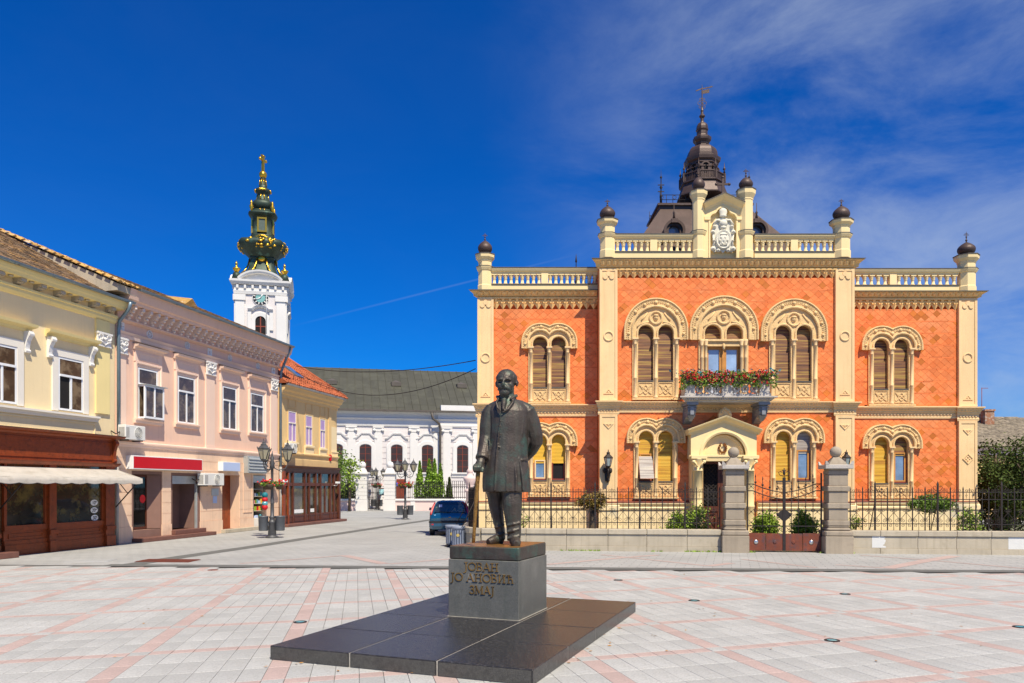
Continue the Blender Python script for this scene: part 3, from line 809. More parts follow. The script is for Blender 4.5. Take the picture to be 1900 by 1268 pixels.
bifora(1019, 602, 648, 34, 21.5, 17, 17, 13.2, 626, 719, 746, 750, WY, [full, full], label='upper twin-light window of the left wing')
bifora(1652, 607, 651, 37, 23, 19, 18.8, 13.6, 630, 722, 748, 754, WY, [full, full], label='upper twin-light window of the right wing')
bifora(1019, 785, 828, 34.5, 21.5, 17, 17, 12.6, 807, 891, 918, 922, WY, [('half', 'shut_new', .62), ('open', 'shut_new', .62)], label='lower twin-light window of the left wing with yellow blinds half raised')
bifora(1216, 777, 823, 35.5, 22.5, 18, 18, 13.7, 800.5, 893, 920, 925, 0, [('tilt', 'shut_mid', 1.0), ('full', 'shut_mid', 1.0)], label='lower twin-light window left of the portal, one blind swung out')
bifora(1471, 777, 823, 36.5, 23, 19, 19.2, 13.7, 801, 892, 920, 925, 0, [('full', 'shut_mid', 1.0), ('part', 'shut_grey', .44)], label='lower twin-light window right of the portal, one blind half up')
bifora(1652, 789, 833, 36.5, 23, 18.5, 18.3, 13.2, 811.5, 896.5, 924, 929, WY, [('full', 'shut_mid', 1.0), ('part', 'shut_old', .40)], label='lower twin-light window of the right wing, one blind half up')

# middle window over the balcony: hood and lunettes with a glazed oak door below
def balcony_window():
 yl = 0.0; k = 26 / FOCAL
 C = X(1341.5); zb = Z(632); Ro, Ri = 63 * k, 46 * k; zc = Z(551.5) - Ro
 hw, oo = 15.2 * k, 20 * k; zo = Z(604) - hw
 outer = [(C - Ro, zb)] + arc(C, zc, Ro, 180, 0, 28) + [(C + Ro, zb)]
 inner = [(C - Ri, zb)] + arc(C, zc, Ri, 180, 0, 28) + [(C + Ri, zb)]
 m = MB(); m.strip(outer, inner, yl - .13, yl + .12)
 m.sweep(outer, [(-.045, .12), (-.045, .165), (-.02, .18), (.012, .17), (.012, -.05), (-.045, -.05)], yl)
 m.sweep(inner, [(-.02, .12), (-.02, .165), (.012, .18), (.045, .165), (.045, .12), (.0, .1)], yl)
 q = [(C - Ro + .1, zb)] + arc(C, zc, Ro - .1, 180, 0, 28) + [(C + Ro - .1, zb)]
 m.sweep(q, [(-.012, .125), (-.012, .145), (.012, .145), (.012, .125)], yl)
 for i in range(9):
  a = R(188 - 196 * (i + .5) / 9); rr = (Ro + Ri) / 2; b = .07 if abs(i - 4) < 3 else .055
  m.sphere((C + rr * math.cos(a), -.135, zc + rr * math.sin(a)), (b, .06, b), 8, 6)
 for i in range(54):
  if i % 6 in (2, 3): continue
  a = R(186 - 192 * (i + .5) / 54); rr = (Ro + Ri) / 2
  m.sphere((C + rr * math.cos(a), -.13, zc + rr * math.sin(a)), (.03, .028, .026 + .012 * (i % 2)), 5, 4)
 for i in range(40):
  a = R(180 - 180 * (i + .5) / 40); rr = Ro - .065; m.box(C + rr * math.cos(a) - .018, C + rr * math.cos(a) + .018, -.15, -.12, zc + rr * math.sin(a) - .018, zc + rr * math.sin(a) + .018)
 ops = [[(C + s_ * oo - hw, zb)] + arc(C + s_ * oo, zo, hw, 180, 0, 14) + [(C + s_ * oo + hw, zb)] for s_ in (-1, 1)]
 m.prism(inner + ops[1][::-1] + ops[0][::-1], -.085, .12)
 for o_ in ops: m.sweep(o_, [(.0, .08), (.0, .115), (.03, .125), (.06, .11), (.06, .08)], yl)
 mz = zc + Ri * .53; mr = Ri * .26
 m.sweep(arc(C, mz, mr, 180, -180, 20)[:-1], [(-.03, .08), (-.03, .125), (0, .14), (.03, .125), (.03, .08)], yl, closed=True)
 m.sphere((C, -.09, mz), (.085, .06, .10), 8, 6); m.sphere((C, -.12, mz + .075), (.10, .05, .045), 8, 5); m.sphere((C, -.14, mz - .01), (.025, .025, .035), 5, 4)
 for sg in (-1, 1):
  m.tube([(C + sg * Ri * .30, -.09, mz - Ri * .18), (C + sg * Ri * .55, -.09, mz - Ri * .22), (C + sg * Ri * .8, -.09, mz - Ri * .4)], .035, 5)
  m.tube([(C + sg * Ri * .36, -.09, mz + Ri * .22), (C + sg * Ri * .50, -.09, mz + Ri * .02), (C + sg * Ri * .62, -.09, mz - Ri * .12)], .028, 5)
 zt = Z(643.5); z0 = Z(745)
 m.box(C - oo - hw - .02, C + oo + hw + .02, -.09, .12, zt, zb - .003)                   # transom
 m.box(C - oo - hw - .16, C + oo + hw + .16, -.15, .1, zb - .05, zb + .02)
 for i in range(16): m.box(C - .62 + i * .08, C - .58 + i * .08, -.11, -.08, zb - .11, zb - .06)
 m.sphere((C, -.1, zt - .02), (.05, .05, .12), 8, 6)
 for a_, b_ in ((C - Ri, C - oo - hw), (C + oo + hw, C + Ri)): m.box(a_, b_, -.07, .12, z0, zb - .002)
 o = m.build('balcony_window', M['carved'], palace); o['label'] = 'arched middle window with a glazed oak balcony door'
 for s_ in (-1, 1):
  sl = MB(); z_ = zo + hw
  while z_ > zb: sl.prismx([(.075, z_ - .048), (.052, z_ - .044), (.058, z_ - .006), (.075, z_)], C + s_ * oo - hw - .01, C + s_ * oo + hw + .01); z_ -= .048
  sl.build('blind', M['shut_old'], o)
 cr = .05; h = zb - z0
 cme = MB().lathe([(cr * 1.5, 0), (cr * 1.5, .05), (cr, .1), (cr, h * .7), (cr * 1.15, h * .705), (cr, h * .73), (cr * .95, h - .2), (cr * 1.2, h - .19), (cr, h - .17), (cr * 1.7, h - .04), (cr * 1.7, h)], n=10).mesh('colonnette', M['cream'])
 for x_ in (C - Ri + .1, C - Ri + .24, C + Ri - .1, C + Ri - .24): link('colonnette', cme, o, (x_, -.09, z0))
 xa, xb = C - oo - hw, C + oo + hw
 d = MB(); d.box(xa, xb, .04, .11, zt - .1, zt); d.box(xa, xa + .16, .04, .11, z0, zt - .1); d.box(xb - .16, xb, .04, .11, z0, zt - .1); d.box(C - .12, C + .12, .03, .11, z0, zt - .1); d.box(C - .03, C + .03, .0, .05, z0, zt - .08)
 d.build('door_frame', M['frame_oak'], o)
 cu = MB()
 for (a_, b_) in ((xa + .16, C - .12), (C + .12, xb - .16)):
  MB().box(a_, b_, .07, .075, z0, zt - .1).build('pane', mat('blue_reflection_pane', (0.30, 0.42, 0.60), 0.06, 0.35, 1.4, 0, spec=0.9, coat=1.0), o)  # opaque pane, its blue reflection put into the base colour
  c2 = MB(); n_ = 14
  for i in range(n_):
   t0, t1 = i / n_, (i + 1) / n_
   x0_, x1_ = a_ + (b_ - a_) * t0, a_ + (b_ - a_) * t1
   zt_ = z0 + .55 + .55 * abs(t0 - .5)
   c2.add([(x0_, .066 - .012 * (i % 2), z0), (x1_, .066 - .012 * ((i + 1) % 2), z0), (x1_, .066 - .012 * ((i + 1) % 2), zt_), (x0_, .066 - .012 * (i % 2), zt_)], [(0, 1, 2, 3)])
  c2.build('net_curtain', mat('net_curtain', (.55, .62, .74), .9, .05, 3, 0), o)
 WIN.append((xa - .04, xb + .04, z0, zo + hw + .03, 0))
balcony_window()

# tiles ---------------------------------------------------------------
def tile_fields():
 """a flat course, then interlocking diamonds; every piece is trimmed to its field and to the window reveals"""
 rnd = random.Random(3)
 fields = [(X(1143), X(1550), Z(747), Z(516), 0), (X(1143), X(1550), 1.42, Z(764), 0),
              (X(914, WY), RXL + .02, Z(751, WY), Z(574, WY), WY), (X(914, WY), RXL + .02, 1.42, Z(773, WY), WY),
              (RXR - .02, X(1778, WY), Z(755, WY), Z(574, WY), WY), (RXR - .02, X(1778, WY), 1.42, Z(777, WY), WY)]
 dw, dh, sb = .275, .25, .045; out = []
 def cut(poly, ax, lim, sign):
  res = []
  for i in range(len(poly)):
   p, q = poly[i], poly[(i + 1) % len(poly)]; a_, b_ = (p[ax] - lim) * sign, (q[ax] - lim) * sign
   if a_ >= 0: res.append(p)
   if (a_ >= 0) != (b_ >= 0):
    t = a_ / (a_ - b_); res.append((p[0] + (q[0] - p[0]) * t, p[1] + (q[1] - p[1]) * t))
  return res
 for fx0, fx1, fz0, fz1, yl in fields:
  holes = [w_[:4] for w_ in WIN if abs(w_[4] - yl) < .1] + ([(X(1290), X(1396), 0, Z(800))] if yl == 0 else [])
  def put(poly, whole):
   n0 = len(poly)
   for ax, lim, sg in ((0, fx0, 1), (0, fx1, -1), (1, fz0, 1), (1, fz1, -1)):
    if min(p[ax] * sg for p in poly) < lim * sg: poly = cut(poly, ax, lim, sg); whole = whole and False
    if len(poly) < 3: return
   for h in holes:
    xs = [p[0] for p in poly]; zs = [p[1] for p in poly]
    if max(xs) <= h[0] or min(xs) >= h[1] or max(zs) <= h[2] or min(zs) >= h[3]: continue
    d = [(max(xs) - h[0], 0, h[0], -1), (h[1] - min(xs), 0, h[1], 1), (max(zs) - h[2], 1, h[2], -1), (h[3] - min(zs), 1, h[3], 1)]
    _, ax, lim, sg = min(d); poly = cut(poly, ax, lim, sg); whole = whole and False
    if len(poly) < 3: return
   out.append((whole, poly, yl))
  z = fz0 + .02
  put([(fx0, fz0), (fx1, fz0), (fx1, z), (fx0, z)], False)
  while z < fz1:
   x_ = fx0
   while x_ < fx1: b_ = min(x_ + rnd.uniform(.3, .55), fx1); put([(x_, z), (b_, z), (b_, z + sb), (x_, z + sb)], None); x_ = b_
   z += sb
   for i in range(-1, int((fx1 - fx0) / dw) + 2):
    x_ = fx0 + i * dw
    put([(x_ - dw / 2, z), (x_ + dw / 2, z), (x_, z + dh / 2)], False)
    put([(x_, z + dh / 2), (x_ + dw / 2, z), (x_ + dw, z + dh / 2), (x_ + dw / 2, z + dh)], True)
    put([(x_ - dw / 2, z + dh), (x_, z + dh / 2), (x_ + dw / 2, z + dh), (x_, z + dh * 1.5)], True)
    put([(x_, z + dh * 1.5), (x_ + dw / 2, z + dh), (x_ + dw, z + dh * 1.5)], False)
   z += dh * 1.5
 return out
rnd = random.Random(11)
tl = tile_fields()
def shrink(poly, g_=.0016):
 n = len(poly); cx_ = sum(p[0] for p in poly) / n; cz_ = sum(p[1] for p in poly) / n
 return [(cx_ + (p[0] - cx_) * (1 - g_ / max(.02, math.hypot(p[0] - cx_, p[1] - cz_)) * 1.3), cz_ + (p[1] - cz_) * (1 - g_ / max(.02, math.hypot(p[0] - cx_, p[1] - cz_)) * 1.3)) for p in poly]
big = sorted([t for t in tl if t[0]], key=lambda t: (t[2], -t[1][1][1]))[:300]
bigs = set(id(t) for t in big)
allt = MB(); courses = MB(); darks = MB()
def tile_mb(poly, y, rel=None):
 n = len(poly); cx_ = sum(p[0] for p in poly) / n; cz_ = sum(p[1] for p in poly) / n
 ox, oz = (cx_, cz_) if rel else (0, 0)
 tx, tz = rnd.gauss(0, .010), rnd.gauss(0, .010); dy = rnd.uniform(-.002, .002)
 f = []; bk = []
 for x_, z_ in poly:
  xi, zi = cx_ + (x_ - cx_) * .97, cz_ + (z_ - cz_) * .97
  f.append((xi - ox, y - .012 + dy + (x_ - cx_) * tx + (z_ - cz_) * tz, zi - oz)); bk.append((x_ - ox, y + .03, z_ - oz))
 mid = [(x_ - ox, y - .006 + dy, z_ - oz) for x_, z_ in poly]
 return MB().add(f + mid + bk, [list(range(n))] + [(i, (i + 1) % n, (i + 1) % n + n, i + n) for i in range(n)] + [(i + n, (i + 1) % n + n, (i + 1) % n + 2 * n, i + 2 * n) for i in range(n)])
dm = [[tile_mb(shrink([(-.1375, 0), (0, -.125), (.1375, 0), (0, .125)]), 0.0, True).mesh('tile', M[q]) for _ in range(5)] for q in ('tile', 'tile3')]
for t in tl:
 p_ = t[1][0]; dk = t[0] is not None and len(t[1]) == 4 and rnd.random() < max(0, .12 + .75 * mnoise.noise(Vector((p_[0] * .75, 3.7, p_[1] * 1.1))))
 if id(t) in bigs: link('tile', dm[dk][rnd.randrange(5)], palace, (t[1][1][0], t[2], t[1][0][1]))
 else: (courses if t[0] is None else darks if dk else allt).merge(tile_mb(shrink(t[1]), t[2]))
tag(courses.build('tile_courses', M['tile2'], palace), kind='stuff'); tag(darks.build('dark_tiles', M['tile3'], palace), kind='stuff')
tag(allt.build('tile_field', M['tile'], palace), kind='stuff')

# base, string course, friezes, cornices, pilasters ----------------------
def base_course(x0, x1, yl, lm, rm, broken=None):
 segs = [(x0, x1)] if not broken else [(x0, broken[0]), (broken[1], x1)]
 for a_, b_ in segs:
  m = MB(); m.box(a_, b_, yl - .1, yl + .12, 0, 1.17); m.mould(a_, b_, [(0, 1.17), (.14, 1.17), (.16, 1.22), (.12, 1.28), (.19, 1.36), (.19, 1.40), (0, 1.46)], yl); m.box(a_, b_, yl - .13, yl + .1, 0, .22)
  m.build('base_course', M['base'], palace)
  MB().mould(a_, b_, [(0, 1.462), (.20, 1.402), (.20, 1.412), (0, 1.48)], yl).build('flashing', M['rust'], palace)
base_course(RXL + .005, RXR - .005, 0, 1, 1, (X(1281) + .02, X(1405) - .02)); base_course(WXL, RXL, WY, 1, 0); base_course(RXR, WXR, WY, 0, 1)
def string_course(x0, x1, yl, lm, rm, py0, py1):
 z1, z0 = Z(py0, yl), Z(py1, yl); h = z1 - z0
 m = MB(); m.mould(x0, x1, [(0, z0), (.05, z0), (.06, z0 + h * .16), (.04, z0 + h * .18), (.05, z0 + h * .42), (.09, z0 + h * .48), (.10, z0 + h * .6), (.19, z0 + h * .82), (.22, z0 + h * .86), (.22, z0 + h * .93), (0, z1)], yl, ml=lm, mr_=rm)
 n = int((x1 - x0) / .115); st_ = (x1 - x0) / n
 for i in range(n):
  xx = x0 + (i + .5) * st_; m.sphere((xx, yl - .05, z0 + h * .30), (st_ * .36, .035, h * .10), 5, 4); m.sphere((xx, yl - .13, z0 + h * .70), (st_ * .42, .04, h * .09), 5, 4)
 m.build('string_course', M['cream'], palace)
string_course(X(1143), X(1550), 0, 0, 0, 745, 766); string_course(X(914, WY), RXL + .02, WY, 0, 0, 750, 773); string_course(RXR - .02, X(1778, WY), WY, 0, 0, 754, 777)
def frieze(x0, x1, yl, py0, py1):
 z1, z0 = Z(py0, yl), Z(py1, yl); h = z1 - z0
 m = MB(); m.box(x0, x1, yl - .02, yl + .12, z0 + h * .45, z1); m.box(x0, x1, yl - .12, yl, z1 - h * .14, z1 + .003)
 n = int((x1 - x0) / .235); st_ = (x1 - x0) / n
 for i in range(n):
  xx = x0 + (i + .5) * st_
  m.hull([(xx - st_ * .46, yl - .015, z0 + h * .42), (xx + st_ * .46, yl - .015, z0 + h * .42), (xx, yl - .10, z0 + h * .50), (xx, yl - .015, z0)] )
  m.hull([(xx - .03, yl - .02, z0 + h * .45), (xx + .03, yl - .02, z0 + h * .45), (xx - .05, yl - .11, z1 - h * .14), (xx + .05, yl - .11, z1 - h * .14), (xx - .05, yl, z1 - h * .14), (xx + .05, yl, z1 - h * .14)])
  m.sweep(arc(xx + st_ / 2, z0 + h * .52, st_ * .36, 180, 0, 6), [(-.02, .02), (-.02, .07), (.02, .07), (.02, .02)], yl)
 m.build('corbel_frieze', M['eaves'], palace)
frieze(X(1143), X(1550), 0, 500, 517.5); frieze(X(914, WY), RXL + .02, WY, 553, 575); frieze(RXR - .02, X(1778, WY), WY, 555, 577)
def cornice(x0, x1, yl, z0, z1, lm, rm, out=.27):
 h = z1 - z0; m = MB()
 m.mould(x0, x1, [(0, z0), (.05, z0), (.07, z0 + h * .12), (.13, z0 + h * .16), (.13, z0 + h * .30), (out * .55, z0 + h * .55), (out * .9, z0 + h * .86), (out, z0 + h * .9), (out, z1), (0, z1)], yl, ml=lm, mr_=rm)
 n = int((x1 - x0) / .2); st_ = (x1 - x0) / n
 for i in range(n):
  xx = x0 + (i + .5) * st_
  m.hull([(xx - st_ * .4, yl - .16, z0 + h * .34), (xx + st_ * .4, yl - .16, z0 + h * .34), (xx, yl - .2, z0 + h * .34), (xx - st_ * .46, yl - out * .88, z0 + h * .80), (xx + st_ * .46, yl - out * .88, z0 + h * .80), (xx, yl - out * .95, z0 + h * .70), (xx, yl - .12, z0 + h * .6)])
 m.build('cornice', M['eaves'], palace)
 MB().mould(x0, x1, [(0, z1 + .002), (out + .03, z1 + .002), (out + .03, z1 + .025), (0, z1 + .05)], yl, ml=lm, mr_=rm).build('flashing', M['leadcap'], palace)
cornice(RXL, RXR, 0, Z(500), Z(500) + .28, 1, 1)
cornice(WXL, RXL, WY, Z(553, WY), Z(553, WY) + .20, 1, 0, .26); cornice(RXR, WXR, WY, Z(555, WY), Z(555, WY) + .20, 0, 1, .26)

def pilaster(pl, pr, yl, pt, pm0, pm1, lower_motif):
 x0, x1 = X(pl, yl), X(pr, yl); c = (x0 + x1) / 2; hwid = (x1 - x0) / 2
 for seg, (za, zb) in enumerate(((Z(pm0, yl), Z(pt, yl)), (1.40, Z(pm1, yl)))):
  m = MB(); m.box(x0, x1, yl - .09, yl + .13, za, zb)
  bw = .085
  m.sweep([(x0, za), (x0, zb), (x1, zb), (x1, za)], [(-bw, .085), (-bw, .11), (-.001, .115), (-.001, .085)], yl, closed=True)
  def ringm(zc, r): m.sweep(arc(c, zc, r, 180, -180, 18)[:-1], [(-.02, .085), (-.02, .115), (.0, .125), (.025, .115), (.025, .085)], yl, closed=True)
  def tri(zc, s_, up): m.sweep([(c - s_, zc - up * s_ * .45), (c, zc + up * s_ * .6), (c + s_, zc - up * s_ * .45)][::(1 if up > 0 else -1)], [(-.03, .085), (-.03, .115), (0, .115), (0, .085)], yl, closed=True); m.sphere((c, yl - .085, zc - up * .02), (s_ * .3, .035, s_ * .22), 6, 4)
  if seg == 0:
   zt = zb - .28
   for dx_, dz_ in ((-.11, 0), (.11, 0), (0, .1)): m.prism([(c + dx_ + .085 * math.cos(a), zt + dz_ + .085 * math.sin(a)) for a in [i * PI / 6 for i in range(12)]], yl - .118 - .002 * (dx_ > 0) - .004 * (dz_ > 0), yl)
   ringm(Z(625 if yl == 0 else 665, yl), .15); tri(za + .30, .17, 1)
  else:
   tri(zb - .38, .17, -1)
   if lower_motif:
    zc = (za + zb) / 2 + .1; s_ = .19
    m.sweep([(c - s_, zc), (c, zc + s_), (c + s_, zc), (c, zc - s_)], [(-.025, .085), (-.025, .118), (0, .118), (0, .085)], yl, closed=True)
    for dx_, dz_ in ((-.06, 0), (.06, 0), (0, .06), (0, -.06)): m.sphere((c + dx_, yl - .09, zc + dz_), (.04, .025, .04), 6, 4)
  m.build('pilaster', M['cream'], palace)
 z1, z0 = Z(pm0, yl) - .001, Z(pm1, yl); h = z1 - z0
 m = MB(); m.mould(x0 - .0, x1, [(-.1, z0), (.10, z0), (.12, z0 + h * .15), (.10, z0 + h * .18), (.11, z0 + h * .45), (.15, z0 + h * .5), (.16, z0 + h * .6), (.26, z0 + h * .85), (.30, z0 + h * .88), (.30, z0 + h * .95), (-.1, z1)], yl, miter=.55)
 for i in range(6): m.sphere((x0 + (i + .5) * (x1 - x0) / 6, yl - .17, z0 + h * .70), (.05, .05, h * .09), 5, 4); m.sphere((x0 + (i + .5) * (x1 - x0) / 6, yl - .105, z0 + h * .30), (.045, .03, h * .1), 5, 4)
 m.build('pilaster_band', M['cream'], palace)
 m = MB(); m.box(x0 - .03, x1 + .03, yl - .16, yl + .12, 0, 1.15); m.mould(x0 - .0, x1, [(-.1, 1.15), (.2, 1.15), (.2, 1.3), (.14, 1.36), (.12, 1.41), (-.1, 1.41)], yl, miter=.3)
 m.build('pilaster_base', M['base'], palace)
for pl, pr, yl, pt, a_, b_, lo in ((1112, 1145, 0, 500, 744, 770, False), (1548, 1583, 0, 500, 746, 772, True), (886, 916, WY, 553, 749, 775, True), (1776, 1810, WY, 555, 755, 782, True)): pilaster(pl, pr, yl, pt, a_, b_, lo)

# roof balustrades --------------------------------------------------------
bal = MB().lathe([(.075, 0), (.075, .05), (.05, .06), (.05, .22), (.065, .235), (.05, .25), (.075, .29), (.08, .30), (.08, .36)], n=8)
bal.box(-.09, .09, -.09, .09, .36, .42)
bal_me = bal.mesh('baluster', M['parapet'])
def balustrade(x0, x1, y, zb, zs, zt, ztop, n, posts):
 m = MB(); m.box(x0, x1, y - .12, y + .12, zb, zs)
 m.box(x0, x1, y - .10, y + .10, zt, zt + (ztop - zt) * .35); m.mould(x0, x1, [(-.14, zt + (ztop - zt) * .35), (.14, zt + (ztop - zt) * .35), (.18, ztop - .04), (.18, ztop), (-.16, ztop)], y)
 o = m.build('balustrade', M['parapet'], palace)
 MB().box(x0, x1, y - .20, y + .18, ztop + .002, ztop + .028).build('rail_flashing', M['leadcap'], o)
 MB().box(x0, x1, y - .15, y + .14, zs + .001, zs + .03).build('sill_flashing', M['leadcap'], o)
 st_ = (x1 - x0) / n; sc = (zt - zs - .03) / .42
 for i in range(n):
  xx = x0 + (i + .5) * st_
  if any(abs(i - p_) < .1 for p_ in posts): MB().box(xx - .12, xx + .12, y - .11, y + .11, zs + .03, zt).build('post', M['parapet'], o)
  else:
   b = link('baluster', bal_me, o, (xx, y, zs + .03)); b.scale = (1, 1, sc)
YB = .10
balustrade(X(1140, YB), X(1284, YB), YB, 9.50, Z(470, YB), Z(447, YB), Z(438, YB), 13, (6,))
balustrade(X(1398, YB), X(1546, YB), YB, 9.50, Z(470, YB), Z(447, YB), Z(438.5, YB), 13, (6,))
YW = WY + .10
balustrade(X(912, YW), RXL + .05, YW, 8.50, Z(530, YW), Z(509, YW), Z(500, YW), 19, (9,))
balustrade(RXR - .05, X(1776, YW), YW, 8.50, Z(532, YW), Z(511, YW), Z(502, YW), 17, (7,))

def turret(cx, y, halfpx, p_bot, p_ring, p_cap0, p_cap1, p_dome, p_tip, label):
 k = (26 + y) / FOCAL; r = halfpx * k; c = X(cx, y)
 z0, zr, za, zb, zd, zt = [Z(p_, y) for p_ in (p_bot, p_ring, p_cap0, p_cap1, p_dome, p_tip)]
 q = 1.08
 m = MB().lathe([(r * q, z0), (r * q, z0 + .25), (r, z0 + .28), (r, zr - .10), (r * 1.12, zr - .08), (r * 1.28, zr), (r * 1.28, zr + .03), (r * .98, zr + .05), (r * .98, za), (r * 1.05, za + .02), (r * 1.05, za + .06), (r * 1.38, za + (zb - za) * .6), (r * 1.42, zb - .03), (r * 1.42, zb)], c, y, 8, PI / 8, False)
 o = m.build('turret', M['parapet'], palace); o['label'] = label
 MB().lathe([(r * 1.48, zb + .002), (r * 1.48, zb + .03), (r * .9, zb + .06)], c, y, 8, PI / 8, False).lathe([(r * 1.33, zr + .031), (r * 1.33, zr + .045), (r, zr + .07)], c, y, 8, PI / 8, False).build('flashing', M['leadcap'], o)
 h = (zd - zb) * 1.22; zd += (zd - zb) * .2; rd = r * 1.0
 n = 24; prof = [(rd * .62, zb + .05), (rd * .70, zb + .07)] + [(rd * max(.08, math.sin(PI * (.16 + .82 * i / 10)) ** .85), zb + .05 + h * i / 10) for i in range(11)]
 d = MB().lathe(prof, c, y, n)
 d.v = [(c + (p[0] - c) * (1 + (.035 if (i % n) % 2 else 0)), y + (p[1] - y) * (1 + (.035 if (i % n) % 2 else 0)), p[2]) for i, p in enumerate(d.v)]
 d.build('onion_dome', M['copper'], o)
 t = zt - zd
 f_ = MB().lathe([(.035, zd), (.02, zd + t * .2), (.045, zd + t * .28), (.02, zd + t * .36), (.018, zd + t * .5), (.035, zd + t * .56), (.012, zd + t * .64), (.012, zd + t * .9), (.003, zt)], c, y, 6)
 f_.box(c - .09, c + .09, y - .012, y + .012, zd + t * .70, zd + t * .74); f_.box(c - .06, c + .06, y - .012, y + .012, zd + t * .80, zd + t * .83)
 f_.build('finial', M['copper'], o)
turret(900, YW, 13.2, 545, 499, 488, 475, 454, 433, 'octagonal corner turret at the left end of the left wing')
turret(1793, YW, 15.2, 547, 503, 491, 477, 457, 430, 'octagonal corner turret at the right end of the right wing')
turret(1127, YB, 14.2, 481, 438, 423, 411, 390, 370, 'octagonal turret at the left corner of the middle block')
turret(1561, YB, 15.0, 481, 439, 424, 412, 390, 369, 'octagonal turret at the right corner of the middle block')
turret(1296, YB - .05, 11.5, 481, 433, 374, 357, 336, 318, 'tall octagonal turret left of the coat of arms')
turret(1384, YB - .05, 12.5, 481, 433, 374, 355, 336, 313, 'tall octagonal turret right of the coat of arms')

# gable with the coat of arms ------------------------------------------------
def arms_gable():
 y = YB; k = (26 + y) / FOCAL; c = X(1340, y)
 x0, x1 = X(1305, y), X(1374, y); z0, ze, za = 9.52, Z(383, y), Z(366, y)
 cz = Z(428, y); nich = [(c - 24 * k, z0 + .12), (c - 24 * k, Z(408, y))] + arc(c - 15 * k, Z(408, y), 9 * k, 180, 90, 5) + arc(c, Z(401, y), 13 * k, 160, 20, 10) + arc(c + 15 * k, Z(408, y), 9 * k, 90, 0, 5) + [(c + 24 * k, z0 + .12)]
 m = MB()
 m.box(x0, x1, y + .02, y + .3, z0, ze)
 m.prism([(x0, z0), (x0, ze), (c, za - .06), (x1, ze), (x1, z0)] + nich[::-1], y - .12, y + .021)
 m.sweep(nich, [(-.0, .12), (.0, .15), (.05, .15), (.05, .12)], y)
 for sg in (-1, 1): m.box(c + sg * 29.5 * k - 5.5 * k, c + sg * 29.5 * k + 5.5 * k, y - .17, y - .1, Z(411, y), Z(405, y))
 o = m.build('arms_gable', M['parapet'], palace); o['label'] = 'yellow gable with a white coat of arms between two turrets'
 p = MB(); e = .16
 p.sweep([(x0 - .05, ze), (c, za), (x1 + .05, ze)], [(-.20, .1), (-.20, .14), (-.14, .17), (-.10, .24), (-.03, .34), (0, .36), (0, -.3), (-.2, -.3)], y)
 p.build('gable_moulding', M['parapet'], o)
 MB().sweep([(x0 - .05, ze), (c, za), (x1 + .05, ze)], [(.002, .38), (.03, .38), (.03, -.3), (.002, -.3)], y).build('flashing', M['leadcap'], o)
 cr = MB(); zc = za + .02
 cr.box(c - .03, c + .03, y - .1, y - .04, zc, zc + .62); cr.box(c - .22, c + .22, y - .099, y - .041, zc + .36, zc + .42)
 for dx_, dz_ in ((-.22, .39), (.22, .39), (0, .62)): cr.sphere((c + dx_, y - .07, zc + dz_), .055, 6, 4)
 cr.lathe([(.1, zc - .02), (.04, zc + .12)], c, y - .07, 6)
 cr.build('gable_cross', M['copper'], o)
 # cartouche: mantle, scrolls, crown, oval shield
 a = MB(); zo = Z(447, y)
 a.prism([(c - 17 * k, Z(470, y)), (c - 21 * k, Z(462, y)), (c - 18 * k, Z(450, y)), (c - 21 * k, Z(436, y)), (c - 19 * k, Z(418, y)), (c - 12 * k, Z(409, y)), (c, Z(405, y)), (c + 12 * k, Z(409, y)), (c + 19 * k, Z(418, y)), (c + 21 * k, Z(436, y)), (c + 18 * k, Z(450, y)), (c + 21 * k, Z(462, y)), (c + 17 * k, Z(470, y)), (c + 6 * k, Z(466, y)), (c, Z(471, y)), (c - 6 * k, Z(466, y))], y - .10, y + .02)
 a.lathe([(0.001, .13), (9.5 * k, .09), (11.5 * k, .06), (12 * k, 0)], n=22).v
 n0 = 22 * 4
 a.v[-n0:] = [(c + p_[0], y - .09 - p_[2], zo + p_[1] * 1.25) for p_ in a.v[-n0:]]
 a.sweep([(c + 12.3 * k * math.cos(t), zo + 15.5 * k * math.sin(t)) for t in [PI - i * 2 * PI / 24 for i in range(24)]], [(-.03, .1), (-.03, .17), (.02, .19), (.05, .16), (.05, .1)], y, closed=True)
 for sg in (-1, 1):
  for (px_, pz_, r_) in ((19, 433, .085), (18.5, 464, .10), (17, 449, .06), (16, 423, .07), (9, 467, .075)):
   a.sphere((c + sg * px_ * k, y - .11, Z(pz_, y)), (r_, .07, r_ * .85), 8, 6); a.sphere((c + sg * px_ * k, y - .17, Z(pz_, y)), (r_ * .4, .05, r_ * .4), 6, 4)
  a.tube([(c + sg * 19 * k, y - .1, Z(420, y)), (c + sg * 12 * k, y - .14, Z(411, y)), (c + sg * 5 * k, y - .14, Z(413, y))], .04, 6); a.tube([(c + sg * 19 * k, y - .1, Z(437, y)), (c + sg * 16.5 * k, y - .12, Z(452, y)), (c + sg * 19 * k, y - .1, Z(460, y))], .035, 6)
 a.sphere((c, y - .13, Z(417, y)), (.15, .10, .13), 10, 6); a.sphere((c, y - .13, Z(425, y)), (.12, .09, .07), 8, 5)
 for i in range(7): a.sphere((c - .13 + .043 * i, y - .20, zo - .05 + .12 * math.sin(i * 2.1)), (.035, .03, .05), 5, 4)
 for i in range(5): a.sphere((c - .10 + .05 * i, y - .19, zo + .16), (.03, .03, .03), 5, 4); a.sphere((c - .10 + .05 * i, y - .19, zo - .19), (.03, .03, .03), 5, 4)
 a.lathe([(6.5 * k, 0), (6.8 * k, .05), (6 * k, .07), (8 * k, .17), (7 * k, .25), (3 * k, .32), (.02, .36), (.03, .4), (.045, .42), (.02, .46)], c, y - .10, 12, cz=Z(405, y), sy=.6)
